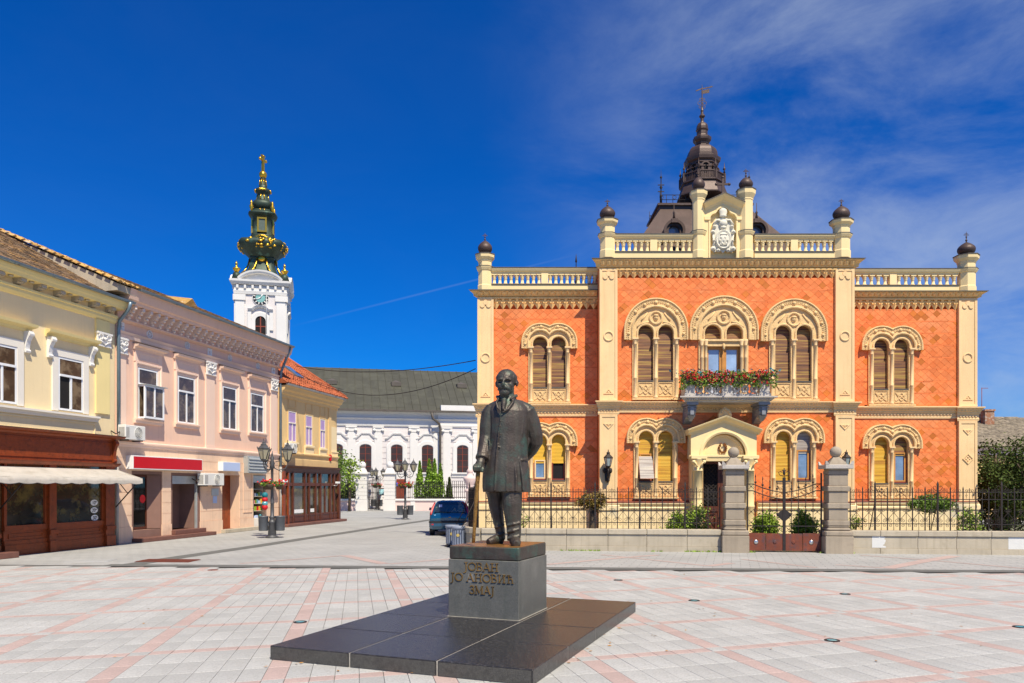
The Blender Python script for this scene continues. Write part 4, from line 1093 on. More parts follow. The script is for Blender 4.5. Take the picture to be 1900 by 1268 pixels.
 a.box(c - .015, c + .015, y - .115, y - .085, Z(405, y) + .45, Z(405, y) + .58); a.box(c - .05, c + .05, y - .114, y - .086, Z(405, y) + .51, Z(405, y) + .535)
 a.build('coat_of_arms', M['coat'], o)
arms_gable()

# roofs, dormers, cresting ------------------------------------------------
def roofs():
 m = MB(); zb, zt = 9.5, 12.50
 lo = [(-3.55, .55), (3.55, .55), (3.55, 7.4), (-3.55, 7.4)]; hi = [(-1.62, 2.9), (1.62, 2.9), (1.62, 5.0), (-1.62, 5.0)]
 m.add([(x_, y_, zb) for x_, y_ in lo] + [(x_, y_, zt) for x_, y_ in hi], [(i, (i + 1) % 4, (i + 1) % 4 + 4, i + 4) for i in range(4)] + [(4, 5, 6, 7), (3, 2, 1, 0)])
 m.box(-1.75, 1.75, 2.78, 5.12, zt - .32, zt - .22); m.box(-1.72, 1.72, 2.81, 5.09, zt - .10, zt + .02); m.box(-1.8, 1.8, 2.73, 5.17, zt + .02, zt + .10)
 for i in range(1, 20):                                   # standing seams on the front slope
  t = i / 20; xa = -3.55 + 7.1 * t; xb = -1.62 + 3.24 * t
  m.tube([(xa, .54, zb), (xb, 2.89, zt - .3)], .018, 4)
 o = m.build('roof', M['copper'], palace)
 sc_ = MB()
 for (x0, x1, y_) in ((-1.7, 1.7, 2.85), (-1.7, 1.7, 5.05)):
  for z_ in (.16, .34): sc_.tube([(x0, y_, zt + .1 + z_), (x1, y_, zt + .1 + z_)], .012, 4)
  for i in range(15):
   xx = x0 + (x1 - x0) * i / 14; sc_.tube([(xx, y_, zt + .1), (xx, y_, zt + .1 + (.5 if i % 4 == 0 else .36))], .012, 4)
   if i % 2 == 0: sc_.sweep(arc(xx + .06, zt + .35, .07, 180, -180, 8)[:-1], [(-.008, .008), (-.008, -.008), (.008, -.008), (.008, .008)], y_, closed=True)
 sc_.build('iron_cresting', M['iron'], o)
 for xx, yy in ((-1.66, 2.85), (1.66, 2.85)):
  f_ = MB().lathe([(.05, 0), (.03, .25), (.06, .3), (.025, .36), (.022, .55), (.06, .62), (.02, .7), (.018, .95), (.05, 1.0), (.012, 1.06), (.004, 1.3)], xx, yy, 8, cz=zt + .1)
  for zz_ in (.55, .8): f_.box(xx - .12, xx + .12, yy - .012, yy + .012, zt + zz_, zt + zz_ + .03)
  f_.build('roof_finial', M['iron'], o)
 for cx_, lab in ((1250, 'l'), (1403, 'r')):
  yd = 1.35; c = X(cx_, yd); zc = Z(430, yd); r = 10.5 * (26 + yd) / FOCAL
  d = MB(); d.strip(arc(c, zc, r * 1.75, 200, -20, 20), arc(c, zc, r, 200, -20, 20), yd - .1, yd + 1.6)
  d.sweep(arc(c, zc, r * 1.75, 200, -20, 20), [(-.06, .1), (-.06, .18), (.03, .18), (.03, .1)], yd)
  d.box(c - r * 2.3, c - r * 1.55, yd - .12, yd + 1.2, zc - r * 1.0, zc - r * .55); d.box(c + r * 1.55, c + r * 2.3, yd - .12, yd + 1.2, zc - r * 1.0, zc - r * .55)
  d.box(c - .12, c + .12, yd - .2, yd + .3, zc + r * 1.3, zc + r * 2.0); d.lathe([(.06, 0), (.03, .2), (.05, .25), (.015, .32), (.01, .6)], c, yd - .05, 6, cz=zc + r * 2.0)
  q = d.build('dormer', M['copper'], o)
  MB().prism(arc(c, zc, r * 1.02, 180, -180, 20)[:-1], yd + .1, yd + .14).build('round_pane', M['glass_blue'], q)
 # wing roofs: low slopes just seen through the balusters
 for sg, x0, x1 in ((-1, WXL + 1.2, RXL), (1, RXR, WXR - 1.2)):
  wr = MB(); zt2 = 9.35
  a0, a1 = (x0, x1)
  if sg < 0: wr.add([(a0, WY + 1.2, 8.6), (a1, WY + 1.2, 8.6), (a1, 7.9, 8.6), (a0, 7.9, 8.6), (a0 + 2.0, WY + 3.2, zt2), (a1, WY + 3.2, zt2), (a1, 5.5, zt2), (a0 + 2.0, 5.5, zt2)], [(0, 1, 5, 4), (1, 2, 6, 5), (2, 3, 7, 6), (3, 0, 4, 7), (4, 5, 6, 7), (3, 2, 1, 0)])
  else: wr.add([(a0, WY + 1.2, 8.6), (a1, WY + 1.2, 8.6), (a1, 7.9, 8.6), (a0, 7.9, 8.6), (a0, WY + 3.2, zt2), (a1 - 2.0, WY + 3.2, zt2), (a1 - 2.0, 5.5, zt2), (a0, 5.5, zt2)], [(0, 1, 5, 4), (1, 2, 6, 5), (2, 3, 7, 6), (3, 0, 4, 7), (4, 5, 6, 7), (3, 2, 1, 0)])
  w2 = wr.build('wing_roof', M['leadcap'], palace)
 c0 = X(1069, 3.6); f_ = MB().lathe([(.05, 8.6), (.03, 9.8), (.06, 9.88), (.025, 9.95), (.022, 10.2), (.055, 10.26), (.02, 10.34), (.015, 10.6), (.04, 10.64), (.004, 10.95)], c0, 3.6, 8)
 for zz_ in (10.05, 10.4): f_.box(c0 - .1, c0 + .1, 3.59, 3.61, zz_, zz_ + .03)
 f_.build('wing_finial', M['iron'], palace)
 g_ = MB()
 for z_ in (9.72, 10.0): g_.tube([(c0, 3.6, z_), (c0 + .9, 3.6, z_)], .012, 4)
 for i in range(9): g_.tube([(c0 + i * .11, 3.6, 8.6), (c0 + i * .11, 3.6, 10.05 + .1 * (i % 3 == 0))], .012, 4)
 g_.build('wing_cresting', M['iron'], palace)
roofs()

def cupola():
 yc = 3.3; k = (26 + yc) / FOCAL
 def zz(p): return CAMH + (HOR - p) * k
 def pf(l): return [(r * k, zz(p)) for r, p in l]
 m = MB()
 m.lathe(pf([(22, 402), (22, 376), (30, 374), (42, 372), (46.5, 370), (46.5, 368), (44, 362), (41, 354), (39.5, 348), (42.5, 347), (42.5, 344.5), (40, 344), (40, 343)]), 0, yc, 8, PI / 8, False)
 m.lathe(pf([(29, 346), (28, 344), (28, 312), (30, 311), (30, 308), (33, 305), (34, 300), (34, 298), (30, 296.5)]), 0, yc, 8, PI / 8, False)
 m.lathe(pf([(28.5, 298), (28.3, 292), (27.5, 286), (25.5, 281), (22, 277), (17, 274.5), (12, 273.5), (11.5, 271), (12.5, 270), (13, 267), (16.5, 263), (17, 260), (17, 257), (15.5, 256), (10.8, 255), (10, 252), (10, 244), (11.5, 243), (11.8, 241), (10.6, 240.5), (10.6, 237), (9.8, 233), (7.5, 230), (4, 228.5), (3, 226), (3, 220), (5.6, 217), (5.6, 215.5), (2.6, 212), (2.4, 208), (3, 206), (2, 203), (1.1, 200), (1, 166), (.2, 157)]), 0, yc, 8, PI / 8, False)
 o = m.build('cupola', M['copper'], palace); o['label'] = 'dark octagonal copper cupola with weather vane'
 for f_ in range(8):
  a = -PI / 2 + f_ * PI / 4; Mx = Matrix.Translation((0, yc, 0)) @ Matrix.Rotation(a + PI / 2, 4, 'Z')
  d = 28 * k * math.cos(PI / 8)
  w = MB(); op = [(-3.8 * k, zz(331))] + arc(0, zz(317), 3.8 * k, 180, 0, 8) + [(3.8 * k, zz(331))]
  w.sweep([(-7.5 * k, zz(328))] + arc(0, zz(319), 7.5 * k, 180, 0, 10) + [(7.5 * k, zz(328))], [(-.03, .0), (-.03, .05), (.02, .05), (.02, 0)], -d)
  for sg in (-1, 1): w.box(sg * 6 * k - .05, sg * 6 * k + .05, -d - .06, -d, zz(344), zz(320)); w.box(sg * 6 * k - .09, sg * 6 * k + .09, -d - .08, -d, zz(320), zz(318))
  w.xf(Mx).build('lantern_arch', M['copper'], o)
  MB().prism(op, -d - .012, -d + .03).xf(Mx).build('dark_opening', M['dark'], o)
  d2 = 40 * k * math.cos(PI / 8); hw_ = 40 * k * math.sin(PI / 8)
  g_ = MB(); g_.box(-hw_, hw_, -d2 - .03, -d2 + .04, zz(332), zz(330))
  for i in range(9): xx = -hw_ + (i + .5) * hw_ * 2 / 9; g_.box(xx - .018, xx + .018, -d2 - .01, -d2 + .02, zz(344.5), zz(332))
  for sg in (-1, 1): g_.box(sg * hw_ - .05, sg * hw_ + .05, -d2 - .04, -d2 + .05, zz(345), zz(329)); 
  g_.lathe([(.05, 0), (.02, .12), (.06, .18), (.02, .24), (.005, .42)], hw_, -d2, 6, cz=zz(329))
  g_.xf(Mx).build('gallery_rail', M['copper'], o)
 v = MB(); zv = zz(169)
 v.prism([(-.24, zv - .02), (-.02, zv + .06), (.34, zv + .13), (.42, zv + .16), (.34, zv + .19), (.30, zv + .16), (-.06, zv + .09), (-.24, zv + .02)], yc - .01, yc + .01)
 v.prism([(-.03, zv + .0), (.28, zv + .07), (.27, zv - .07), (-.02, zv - .12)], yc - .01, yc + .01)
 for sg in (-1, 1):
  for (dx_, p_, r_) in ((.10, 192, .07), (.07, 199, .05), (.06, 185, .045)):
   v.sweep([(sg * dx_ + r_ * math.cos(t), zz(p_) + r_ * math.sin(t)) for t in [PI - i * PI / 4 for i in range(8)]], [(-.008, .008), (-.008, -.008), (.008, -.008), (.008, .008)], yc, closed=True)
 v.build('weather_vane', M['copper'], o)
cupola()

# portal and balcony ---------------------------------------------------------
def portal():
 yf = -.55                                            # front of the porch
 def XX(p): return X(p, yf)
 def ZZ(p): return Z(p, yf)
 k = (26 + yf) / FOCAL; c = XX(1344); x0, x1 = XX(1282), XX(1404)
 ze, zs, za = ZZ(796), ZZ(850), ZZ(772)
 r = 44 * k; zar = ZZ(845); ri = 36 * k
 m = MB()
 arch = [(c - r * .98, zs)] + arc(c, zar, r * .98, 180, 0, 24) + [(c + r * .98, zs)]
 m.prism([(x0, zs), (x0, ze), (c, za - .05), (x1, ze), (x1, zs)] + arch[::-1], yf, yf + .28)
 m.box(x0, x1, yf + .281, .12, zs, ze - .05)
 m.sweep(arch, [(-.06, -.02), (-.06, .0), (0, .03), (.05, .02), (.05, -.02)], yf)
 ti = [(c - ri, zs)] + arc(c, zar, ri, 180, 0, 20) + [(c + ri, zs)]
 m.prism(ti, yf + .20, yf + .29)
 m.sweep(ti, [(-.03, -.20), (-.03, -.15), (.04, -.14), (.06, -.2)], yf)
 m.mould(x0, x1, [(-.1, ZZ(856)), (.02, ZZ(856)), (.03, ZZ(851)), (.06, ZZ(848)), (.06, ZZ(845)), (-.1, ZZ(844))], yf, miter=1)
 o = m.build('portal', M['portal'], palace); o['label'] = 'yellow gabled entrance portal with half-columns under the balcony'
 p = MB()
 p.sweep([(x0 - .14, ze - .03), (c, za), (x1 + .14, ze - .03)], [(-.19, -.5), (-.19, .04), (-.14, .06), (-.12, .10), (-.05, .20), (-.01, .22), (0, .22), (0, -.5)], yf)
 p.build('pediment', M['portal'], o)
 a = MB(); zt = za - .02
 a.prism([(c - .21, zt - .1), (c - .21, zt + .08), (c - .16, zt + .20), (c - .06, zt + .27), (c, zt + .31), (c + .06, zt + .27), (c + .16, zt + .20), (c + .21, zt + .08), (c + .21, zt - .1)], yf - .12, yf + .05)
 for i in range(7): t = PI * (i + .5) / 7; a.sphere((c + .14 * math.cos(t), yf - .13, zt + .05 + .17 * math.sin(t)), (.045, .03, .045), 6, 4)
 a.build('antefix', M['carved'], o)
 # door recess
 xd0, xd1 = XX(1306), XX(1382)
 jb = MB(); jb.box(x0 + .42, xd0, yf + .12, .12, 0, zs); jb.box(xd1, x1 - .42, yf + .12, .12, 0, zs); jb.box(xd0, xd1, yf + .2, .12, zs - .06, zs)
 jb.box(x0 + .05, x0 + .40, yf + .10, .12, 0, zs); jb.box(x1 - .40, x1 - .05, yf + .10, .12, 0, zs)
 jb.build('jamb', M['portal'], o)
 h = ZZ(846) - .0; cr = .165
 fl = 20; prof = [(.21, .0), (.21, .28), (.19, .33), (.2, .40), (.17, .46), (cr, .5), (cr, h * .42), (cr * 1.08, h * .425), (cr * 1.08, h * .44), (cr * .98, h * .45), (cr * .92, h - .52), (cr * 1.06, h - .51), (cr * 1.06, h - .47), (cr * .95, h - .46), (cr * 1.02, h - .30), (cr * 1.45, h - .12), (cr * 1.5, h - .1)]
 cm = MB().lathe(prof, 0, 0, fl * 2)
 nv = fl * 2
 for ring in range(5, 12):
  for i in range(nv):
   if i % 2: v = cm.v[ring * nv + i]; cm.v[ring * nv + i] = (v[0] * .93, v[1] * .93, v[2])
 cm.box(-.26, .26, -.24, .24, h - .10, h)
 for sg in (-1, 1):
  cm.sphere((sg * .17, -.17, h - .2), (.07, .07, .07), 8, 6); cm.tube([(sg * .05, -.2, h - .38), (sg * .12, -.2, h - .24), (sg * .2, -.2, h - .2)], .03, 5)
 cme = cm.mesh('column', M['portal'])
 for x_ in (x0 + .235, x1 - .235): link('column', cme, o, (x_, yf + .05, 0))
 st_ = MB(); 
 for i in range(4): st_.box(x0 - .1 - .3 * (3 - i) * .5, x1 + .1 + .3 * (3 - i) * .5, yf - .25 - .3 * (3 - i), yf + .3, i * .06, (i + 1) * .06)
 st_.build('steps', M['greystone'], o)
 d = MB(); zd = zs - .07
 for a0, a1 in ((xd0, (xd0 + xd1) / 2 - .005), ((xd0 + xd1) / 2 + .005, xd1)):
  lf_ = MB(); yd = -.12; zl = .26
  w_ = a1 - a0
  lf_.box(a0, a1, yd, yd + .06, zl, zl + .18); lf_.box(a0, a0 + .1, yd, yd + .06, zl + .18, zd); lf_.box(a1 - .1, a1, yd, yd + .06, zl + .18, zd); lf_.box(a0 + .1, a1 - .1, yd, yd + .06, zd - .12, zd)
  lf_.box(a0 + .1, a1 - .1, yd, yd + .06, zl + .85, zl + 1.02); lf_.box(a0 + .1, a1 - .1, yd + .03, yd + .06, zl + .18, zl + .85)
  lf_.sweep([(a0 + .16, zl + .25), (a0 + .16, zl + .78), (a1 - .16, zl + .78), (a1 - .16, zl + .25)], [(-.03, -.02), (-.03, .01), (0, .01), (0, -.02)], yd, closed=True)
  for s_ in (-1, 1):
   lf_.tube([(a0 + .2, yd + .02, zl + .52 - s_ * .2), (a1 - .2, yd + .02, zl + .52 + s_ * .2)], .02, 4)
  q = lf_.build('door_leaf', M['door'], o)
  MB().box(a0 + .1, a1 - .1, yd + .045, yd + .05, zl + 1.02, zd - .12).build('door_glass', M['dark'], q) if False else MB().box(a0 + .1, a1 - .1, yd + .045, yd + .05, zl + 1.02, zd - .12).build('door_glass', M['dark'], o)
  gr_ = MB(); gw, gh = w_ - .2, zd - .12 - zl - 1.02
  for i in range(-6, 12):
   t0 = i * .13
   for s_ in (-1, 1):
    z_0 = t0; pts = []
    p0 = (0, z_0); p1 = (gw, z_0 + s_ * gw)
    za_, zb_ = p0[1], p1[1]
    # clip to the opening
    def clip(pa, pb):
     (xa, ya), (xb, yb) = pa, pb; t0_, t1_ = 0.0, 1.0
     dy = yb - ya
     for lo_, hi_ in ((0, gh),):
      for lim, sign in ((0, 1), (gh, -1)):
       if abs(dy) < 1e-9: continue
       t_ = (lim - ya) / dy
       if (dy > 0) == (sign > 0): t0_ = max(t0_, t_)
       else: t1_ = min(t1_, t_)
     return (t0_, t1_)
    t0_, t1_ = clip(p0, p1)
    if t1_ - t0_ > .05:
     f0 = (a0 + .1 + gw * t0_, yd + .03, zl + 1.02 + za_ + (zb_ - za_) * t0_); f1 = (a0 + .1 + gw * t1_, yd + .03, zl + 1.02 + za_ + (zb_ - za_) * t1_)
     gr_.tube([f0, f1], .009, 4)
  gr_.build('door_grille', M['iron'], o)
 return o, c
portal_o, portal_c = portal()

def balcony():
 yf = -1.05
 def XX(p, y=-1.0): return X(p, y)
 def ZZ(p, y=-1.0): return Z(p, y)
 x0, x1 = XX(1272), XX(1430); c = (x0 + x1) / 2
 zt, zb = ZZ(735.5), ZZ(746)
 m = MB(); h = zt - zb
 m.mould(x0, x1, [(-.9, zb), (.0, zb), (.02, zb + h * .2), (.05, zb + h * .25), (.14, zb + h * .7), (.2, zb + h * .75), (.2, zt), (-.9, zt)], -.9, miter=1)
 for i in range(34): m.sphere((x0 + (i + .5) * (x1 - x0) / 34, -1.0, zb + h * .5), (.035, .05, .05), 6, 4)
 o = m.build('balcony', M['balcony'], palace); o['label'] = 'stone balcony with pierced parapet above the portal'
 zp = ZZ(706)
 pm = MB(); pm.box(-.16, .16, -.12, .12, 0, zp - zt); pm.box(-.19, .19, -.15, .15, .0, .1); pm.box(-.19, .19, -.15, .15, zp - zt - .06, zp - zt + .02)
 pme = pm.mesh('parapet_post', M['balcony'])
 for x_ in (x0 + .17, x1 - .17, c - .02): link('parapet_post', pme, o, (x_, -.83, zt))
 for a0, a1 in ((x0 + .35, c - .2), (c + .16, x1 - .35)):
  p = MB(); p.box(a0, a1, -.88, -.78, zt, zt + .1); p.box(a0, a1, -.88, -.78, zp - .1, zp)
  n = 3; st_ = (a1 - a0) / n
  for i in range(n):
   cx_ = a0 + (i + .5) * st_; cz_ = (zt + zp) / 2
   p.sweep(arc(cx_, cz_, min(st_, zp - zt) * .33, 180, -180, 14)[:-1], [(-.03, .0), (-.03, .08), (.03, .08), (.03, .0)], -.79, closed=True)
   for s_ in (-1, 1): p.tube([(cx_ - st_ / 2, -.83, cz_ - s_ * .2), (cx_ + st_ / 2, -.83, cz_ + s_ * .2)], .03, 4)
  p.build('parapet_panel', M['balcony'], o)
 for x_ in (x0, x1):
  s = MB(); s.box(x_ + (.06 if x_ == x0 else -.16), x_ + (.16 if x_ == x0 else -.06), -.7, .1, zt, zp - .05); s.build('side_parapet', M['balcony'], o)
 hb = zb - ZZ(780)
 bm_ = MB()
 bm_.prismx([(.12, zb), (-.86, zb), (-.86, zb - .10), (-.78, zb - .13), (-.80, zb - .30), (-.70, zb - .42), (-.40, zb - .50), (-.20, zb - hb), (.12, zb - hb - .1)], -.13, .13)
 bm_.box(-.19, .19, -.92, .12, zb - .08, zb - .001)
 bm_.hull([(-.13, -.80, zb - .42), (.13, -.80, zb - .42), (-.13, -.5, zb - .42), (.13, -.5, zb - .42), (-.04, -.62, zb - hb), (.04, -.62, zb - hb)])
 for i in range(3): bm_.box(-.16 + .01 * i, .16 - .01 * i, -.86 + .02 * i, -.2, zb - .16 - .07 * i, zb - .13 - .07 * i)
 bm_.box(-.06, .06, -.85, -.7, zb - .40, zb - .14)
 bme = bm_.mesh('bracket', M['bluestone'])
 for x_ in (XX(1284.5, -.85), XX(1417.5, -.85)): link('bracket', bme, o, (x_, 0, 0))
 # planting hung over the parapet
 t = thing('balcony_flowers', 'red and green flower boxes trailing over the palace balcony', 'flowers', PF.world(c, -.9, zp))
 xs0, xs1 = x0 - c - .18, x1 - c + .18
 bx_ = MB()
 for i in range(5): a0 = xs0 + .2 + i * (xs1 - xs0 - .4) / 5; bx_.box(a0, a0 + (xs1 - xs0 - .4) / 5 - .03, -.12, .12, -.02, .16)
 bx_.build('planter', mat('planter_clay', (.20, .08, .05), .8, .2), t)
 def shp(top, low, sp):
  def f(r_):
   x_ = r_.uniform(xs0, xs1); n_ = .5 + .5 * mnoise.noise(Vector((x_ * 2.3, 4.1, 0))); 
   return (x_, r_.gauss(-.08, .13), r_.uniform(-low * max(.05, -.3 + 1.9 * n_), top * (.6 + .6 * n_)))
  return f
 leaves(1300, shp(.34, .30, 1), .075, 21).build('foliage', M['leaf'], t)
 leaves(900, shp(.30, .36, 1), .065, 22).build('light_foliage', M['leaf_light'], t)
 def ends(r_):
  x_ = r_.choice([r_.gauss(xs0 + .45, .3), r_.gauss(xs1 - .2, .15), r_.uniform(xs0, xs1)]); return (x_, r_.gauss(-.02, .12), r_.uniform(.12, .36))
 leaves(260, ends, .075, 23).build('teal_foliage', M['leaf_blue'], t)
 fl_ = MB(); rn = random.Random(4)
 for i in range(60):
  x_ = rn.uniform(xs0, xs1); z_ = min(.27, rn.gauss(.10, .13))
  for j in range(7): fl_.sphere((x_ + rn.gauss(0, .035), -.2 + rn.gauss(0, .05), z_ + rn.gauss(0, .035)), rn.uniform(.014, .026), 5, 3)
 fl_.build('red_blossom', M['petal_red'], t)
 f2 = MB()
 for i in range(70): f2.sphere((rn.uniform(xs0, xs1), -.2 + rn.gauss(0, .06), min(.26, rn.gauss(.08, .15))), rn.uniform(.013, .022), 5, 3)
 f2.build('pink_blossom', M['petal_pink'], t)
 # wreath on the portal
 wz = Z(832, -.35); wr = MB(); rn = random.Random(6)
 for i in range(120):
  a = rn.uniform(0, 2 * PI); rr = .125 + rn.gauss(0, .016)
  wr.sphere((rr * math.cos(a) * .95, rn.gauss(-.03, .015), rr * 1.15 * math.sin(a)), rn.uniform(.014, .028), 5, 3)
 wo_ = wr.build('wreath', mat('dried_wreath', (.23, .085, .02), .9, .4, 12, 0, island=.5)); wo_.location = PF.world(X(1340.5, -.37), -.37, wz); tag(wo_, 'dried brown wreath hanging above the portal door', 'wreath')
balcony()

def wall_lantern(px_, yl, label):
 c = X(px_, yl - .35); zt = Z(838, yl - .35)
 t = thing('wall_lantern', label, 'wall lantern', PF.world(c, yl - .12, zt - 1.0), 0, 'iron lanterns on the palace pilasters')
 b = MB(); b.prism([(-.07, 0), (.07, 0), (.10, .3), (.05, .5), (-.05, .5), (-.10, .3)], -.05, .02)
 b.tube([(0, -.02, .1), (0, -.2, .14), (0, -.28, .3), (0, -.25, .46)], .028, 6); b.tube([(0, -.02, .42), (0, -.14, .36), (0, -.2, .2)], .02, 6)
 for s_ in (-1, 1): b.sphere((s_ * .1, -.06, .36), (.06, .05, .10), 6, 5)
 b.sphere((0, -.08, .05), (.05, .06, .10), 6, 5)
 b.build('bracket', M['iron'], t)
 l = MB(); n = 6
 l.lathe([(.05, .44), (.085, .50), (.09, .52)], 0, -.25, n); l.lathe([(.155, .78), (.16, .80), (.06, .90), (.05, .94), (.07, .95), (.015, 1.0), (.012, 1.06)], 0, -.25, n, 0, False)
 for i in range(n): a = 2 * PI * i / n; l.tube([(.085 * math.cos(a), -.25 + .085 * math.sin(a), .52), (.145 * math.cos(a), -.25 + .145 * math.sin(a), .78)], .009, 4)
 l.build('lantern_cage', M['iron'], t)
 MB().lathe([(.08, .52), (.138, .78)], 0, -.25, n, 0, False).build('lantern_glass', mat('lantern_glass', (.34, .40, .38), .1, .2, 4, 0, spec=.7, coat=.6), t)
wall_lantern(1128.5, 0, 'black iron wall lantern on the pilaster left of the portal'); wall_lantern(1570, 0, 'black iron wall lantern partly hidden behind the right gate pillar')
# ------------------------------------------------------------------ the monument
granite = mat('dark_polished_granite', (0.026, 0.0245, 0.025), 0.24, 0.5, 45, 0.05, 160, spec=0.5, island=0.12, col2=(0.10, 0.093, 0.086), c2lo=0.50, c2hi=0.74, c2scale=30)
granite_rough = mat('granite_edge', (0.085, 0.08, 0.07), 0.6, 0.35, 60, 0.12, 120, col2=(0.05, 0.046, 0.04), c2lo=0.45, c2hi=0.7, c2scale=22)
mortar = mat('pale_mortar', (0.38, 0.35, 0.29), 0.9, 0.2, 20)
plinth_m = mat('plinth_granite', (0.118, 0.117, 0.103), 0.42, 0.3, 70, 0.05, 150, spec=0.45, col2=(0.20, 0.195, 0.17), c2lo=0.5, c2hi=0.72, c2scale=1.3, streak=0.35, streak_col=(0.06, 0.075, 0.06))
bronze = mat('statue_bronze', (0.072, 0.056, 0.044), 0.50, 0.45, 5, 0.07, 45, metal=0.35, spec=0.5, col2=(0.060, 0.135, 0.10), c2lo=0.52, c2hi=0.72, c2scale=3.0, streak=0.55, streak_col=(0.095, 0.115, 0.088))
bronze_top = mat('golden_patina', (0.27, 0.13, 0.035), 0.34, 0.35, 5, 0.12, 40, metal=0.35, col2=(0.08, 0.05, 0.03), c2lo=0.52, c2hi=0.7)
letter_m = mat('bronze_letter', (0.34, 0.19, 0.05), 0.35, 0.3, 12, 0.05, 60, metal=0.7, island=.35)
MF = Frame(-2.734, 8.626, R(-21.3))
SX, SY, SH = 3.157, 4.73, .158
plat = thing('monument_platform', 'low dark granite platform of twelve slabs under the statue', 'platform', MF.world(0), MF.ang)
for i in range(3):
 for j in range(4):
  c = .0045
  m = MB().cbox(i * SX / 3 + c, (i + 1) * SX / 3 - c, j * SY / 4 + c, (j + 1) * SY / 4 - c, .0, SH + rnd.uniform(-.001, .001), .007)
  m.build('slab', granite, plat)
MB().box(.008, SX - .008, .008, SY - .008, -.01, SH - .005).build('mortar_bed', mortar, plat)
edge_ = MB()
# chipped, rougher sawn faces round the rim
for i in range(3): edge_.box(i * SX / 3 + .02, (i + 1) * SX / 3 - .02, -.0015, .02, .008, SH - .014)
edge_.build('sawn_edge', granite_rough, plat)
PX0, PX1, PY0, PY1, PZ = 1.02, 2.06, 2.49, 3.65, .949
plinth = thing('monument_plinth', 'grey granite block with bronze letters carrying the statue', 'plinth', MF.world(0), MF.ang)
MB().cbox(PX0, PX1, PY0, PY1, SH + .002, PZ, .008).build('block', plinth_m, plinth)
MB().box(PX0 - .012, PX1 + .012, PY0 - .012, PY1 + .012, SH + .001, SH + .006).build('mortar_joint', mortar, plinth)
def glyph(ch):
 T, t = .105, .058
 def serif(x, z, w=.17): return ([(x - w, z), (x + w, z)], t * .75)
 e = 1 - t * .37; b = t * .37
 def ell(cx, cz, rx, rz, a0, a1, n=18): return [(cx + rx * math.cos(R(a0 + (a1 - a0) * i / n)), cz + rz * math.sin(R(a0 + (a1 - a0) * i / n))) for i in range(n + 1)]
 if ch == 'Ј': return [([(.27, 1), (.27, .05), (.24, -.12), (.14, -.24), (.0, -.28)], T), serif(.27, e)], .48
 if ch == 'О': return [(ell(.44, .5, .39, .45, 90, 450, 26), .12)], .88
 if ch == 'В': return [([(.17, 0), (.17, 1)], T), ([(.17, e)] + ell(.36, .765, .20, .2, 90, -90, 9) + [(.17, .55)], t * 1.2), ([(.17, .52)] + ell(.38, .28, .24, .24, 90, -90, 9) + [(.17, b)], t * 1.3), serif(.15, e, .14), serif(.15, b, .14)], .72
 if ch == 'А': return [([(.08, 0), (.42, 1)], t), ([(.40, 1), (.74, 0)], T), ([(.2, .34), (.62, .34)], t), serif(.08, b, .12), serif(.74, b, .14)], .82
 if ch == 'Н': return [([(.2, 0), (.2, 1)], T), ([(.7, 0), (.7, 1)], T), ([(.2, .52), (.7, .52)], t), serif(.2, e), serif(.2, b), serif(.7, e), serif(.7, b)], .9
 if ch == 'И': return [([(.2, 0), (.2, 1)], T), ([(.7, 0), (.7, 1)], T), ([(.2, .04), (.7, .96)], t), serif(.2, e), serif(.2, b), serif(.7, e), serif(.7, b)], .9
 if ch == 'Ћ': return [([(.28, 0), (.28, 1)], T), ([(.0, .80), (.62, .80)], t), ([(.28, .42)] + ell(.46, .36, .2, .2, 120, 0, 8) + [(.66, .0)], T * .85), serif(.28, e), serif(.28, b), serif(.68, b, .13)], .84
 if ch == 'З': return [(ell(.24, .76, .22, .20, 160, -90, 12), .11), (ell(.24, .27, .27, .26, 90, -165, 12), .12), ([(.16, .55), (.26, .55)], t)], .58
 if ch == 'М': return [([(.17, 0), (.17, 1)], t), ([(.17, .96), (.52, .1)], T * .9), ([(.52, .1), (.87, .96)], t), ([(.87, 0), (.87, 1)], T), serif(.15, e, .12), serif(.15, b, .15), serif(.9, e, .12), serif(.87, b, .17)], 1.04
 return [], .42
def write(text, px0, px1, pyb, cap_px, parent, y):
 x0, zb = MF.at(px0, pyb, y); x1 = MF.x(px1, y); _, zt = MF.at((px0 + px1) / 2, pyb - cap_px, y); _, zb2 = MF.at((px0 + px1) / 2, pyb, y)
 h = zt - zb2; ws = [glyph(c)[1] for c in text]; tot = sum(ws); sxx = (x1 - x0) / tot
 cx = x0
 for c, w_ in zip(text, ws):
  g_, _ = glyph(c)
  if g_:
   m = MB()
   for k_, (pts, th) in enumerate(g_):
    d = .009 + .0006 * k_
    m.sweep([(cx + p[0] * sxx, zb2 + p[1] * h) for p in pts], [(-th * h / 2, -.004), (-th * h / 2, d), (th * h / 2, d), (th * h / 2, -.004)], y)
   m.build('letter', letter_m, parent)
  cx += w_ * sxx
write('ЈОВАН', 860.5, 925.5, 1060, 15.5, plinth, PY0); write('ЈО АНОВИЋ', 836, 954, 1080.5, 15.5, plinth, PY0); write('ЗМАЈ', 872, 918, 1103, 15.5, plinth, PY0)
# pale ghost of the lost letter
gx, gz = MF.at(872, 1073, PY0); MB().box(gx - .03, gx + .05, PY0 - .0015, PY0 + .01, gz - .06, gz + .055).build('letter_scar', mat('scar', (.21, .205, .19), .6, .2, 30), plinth)

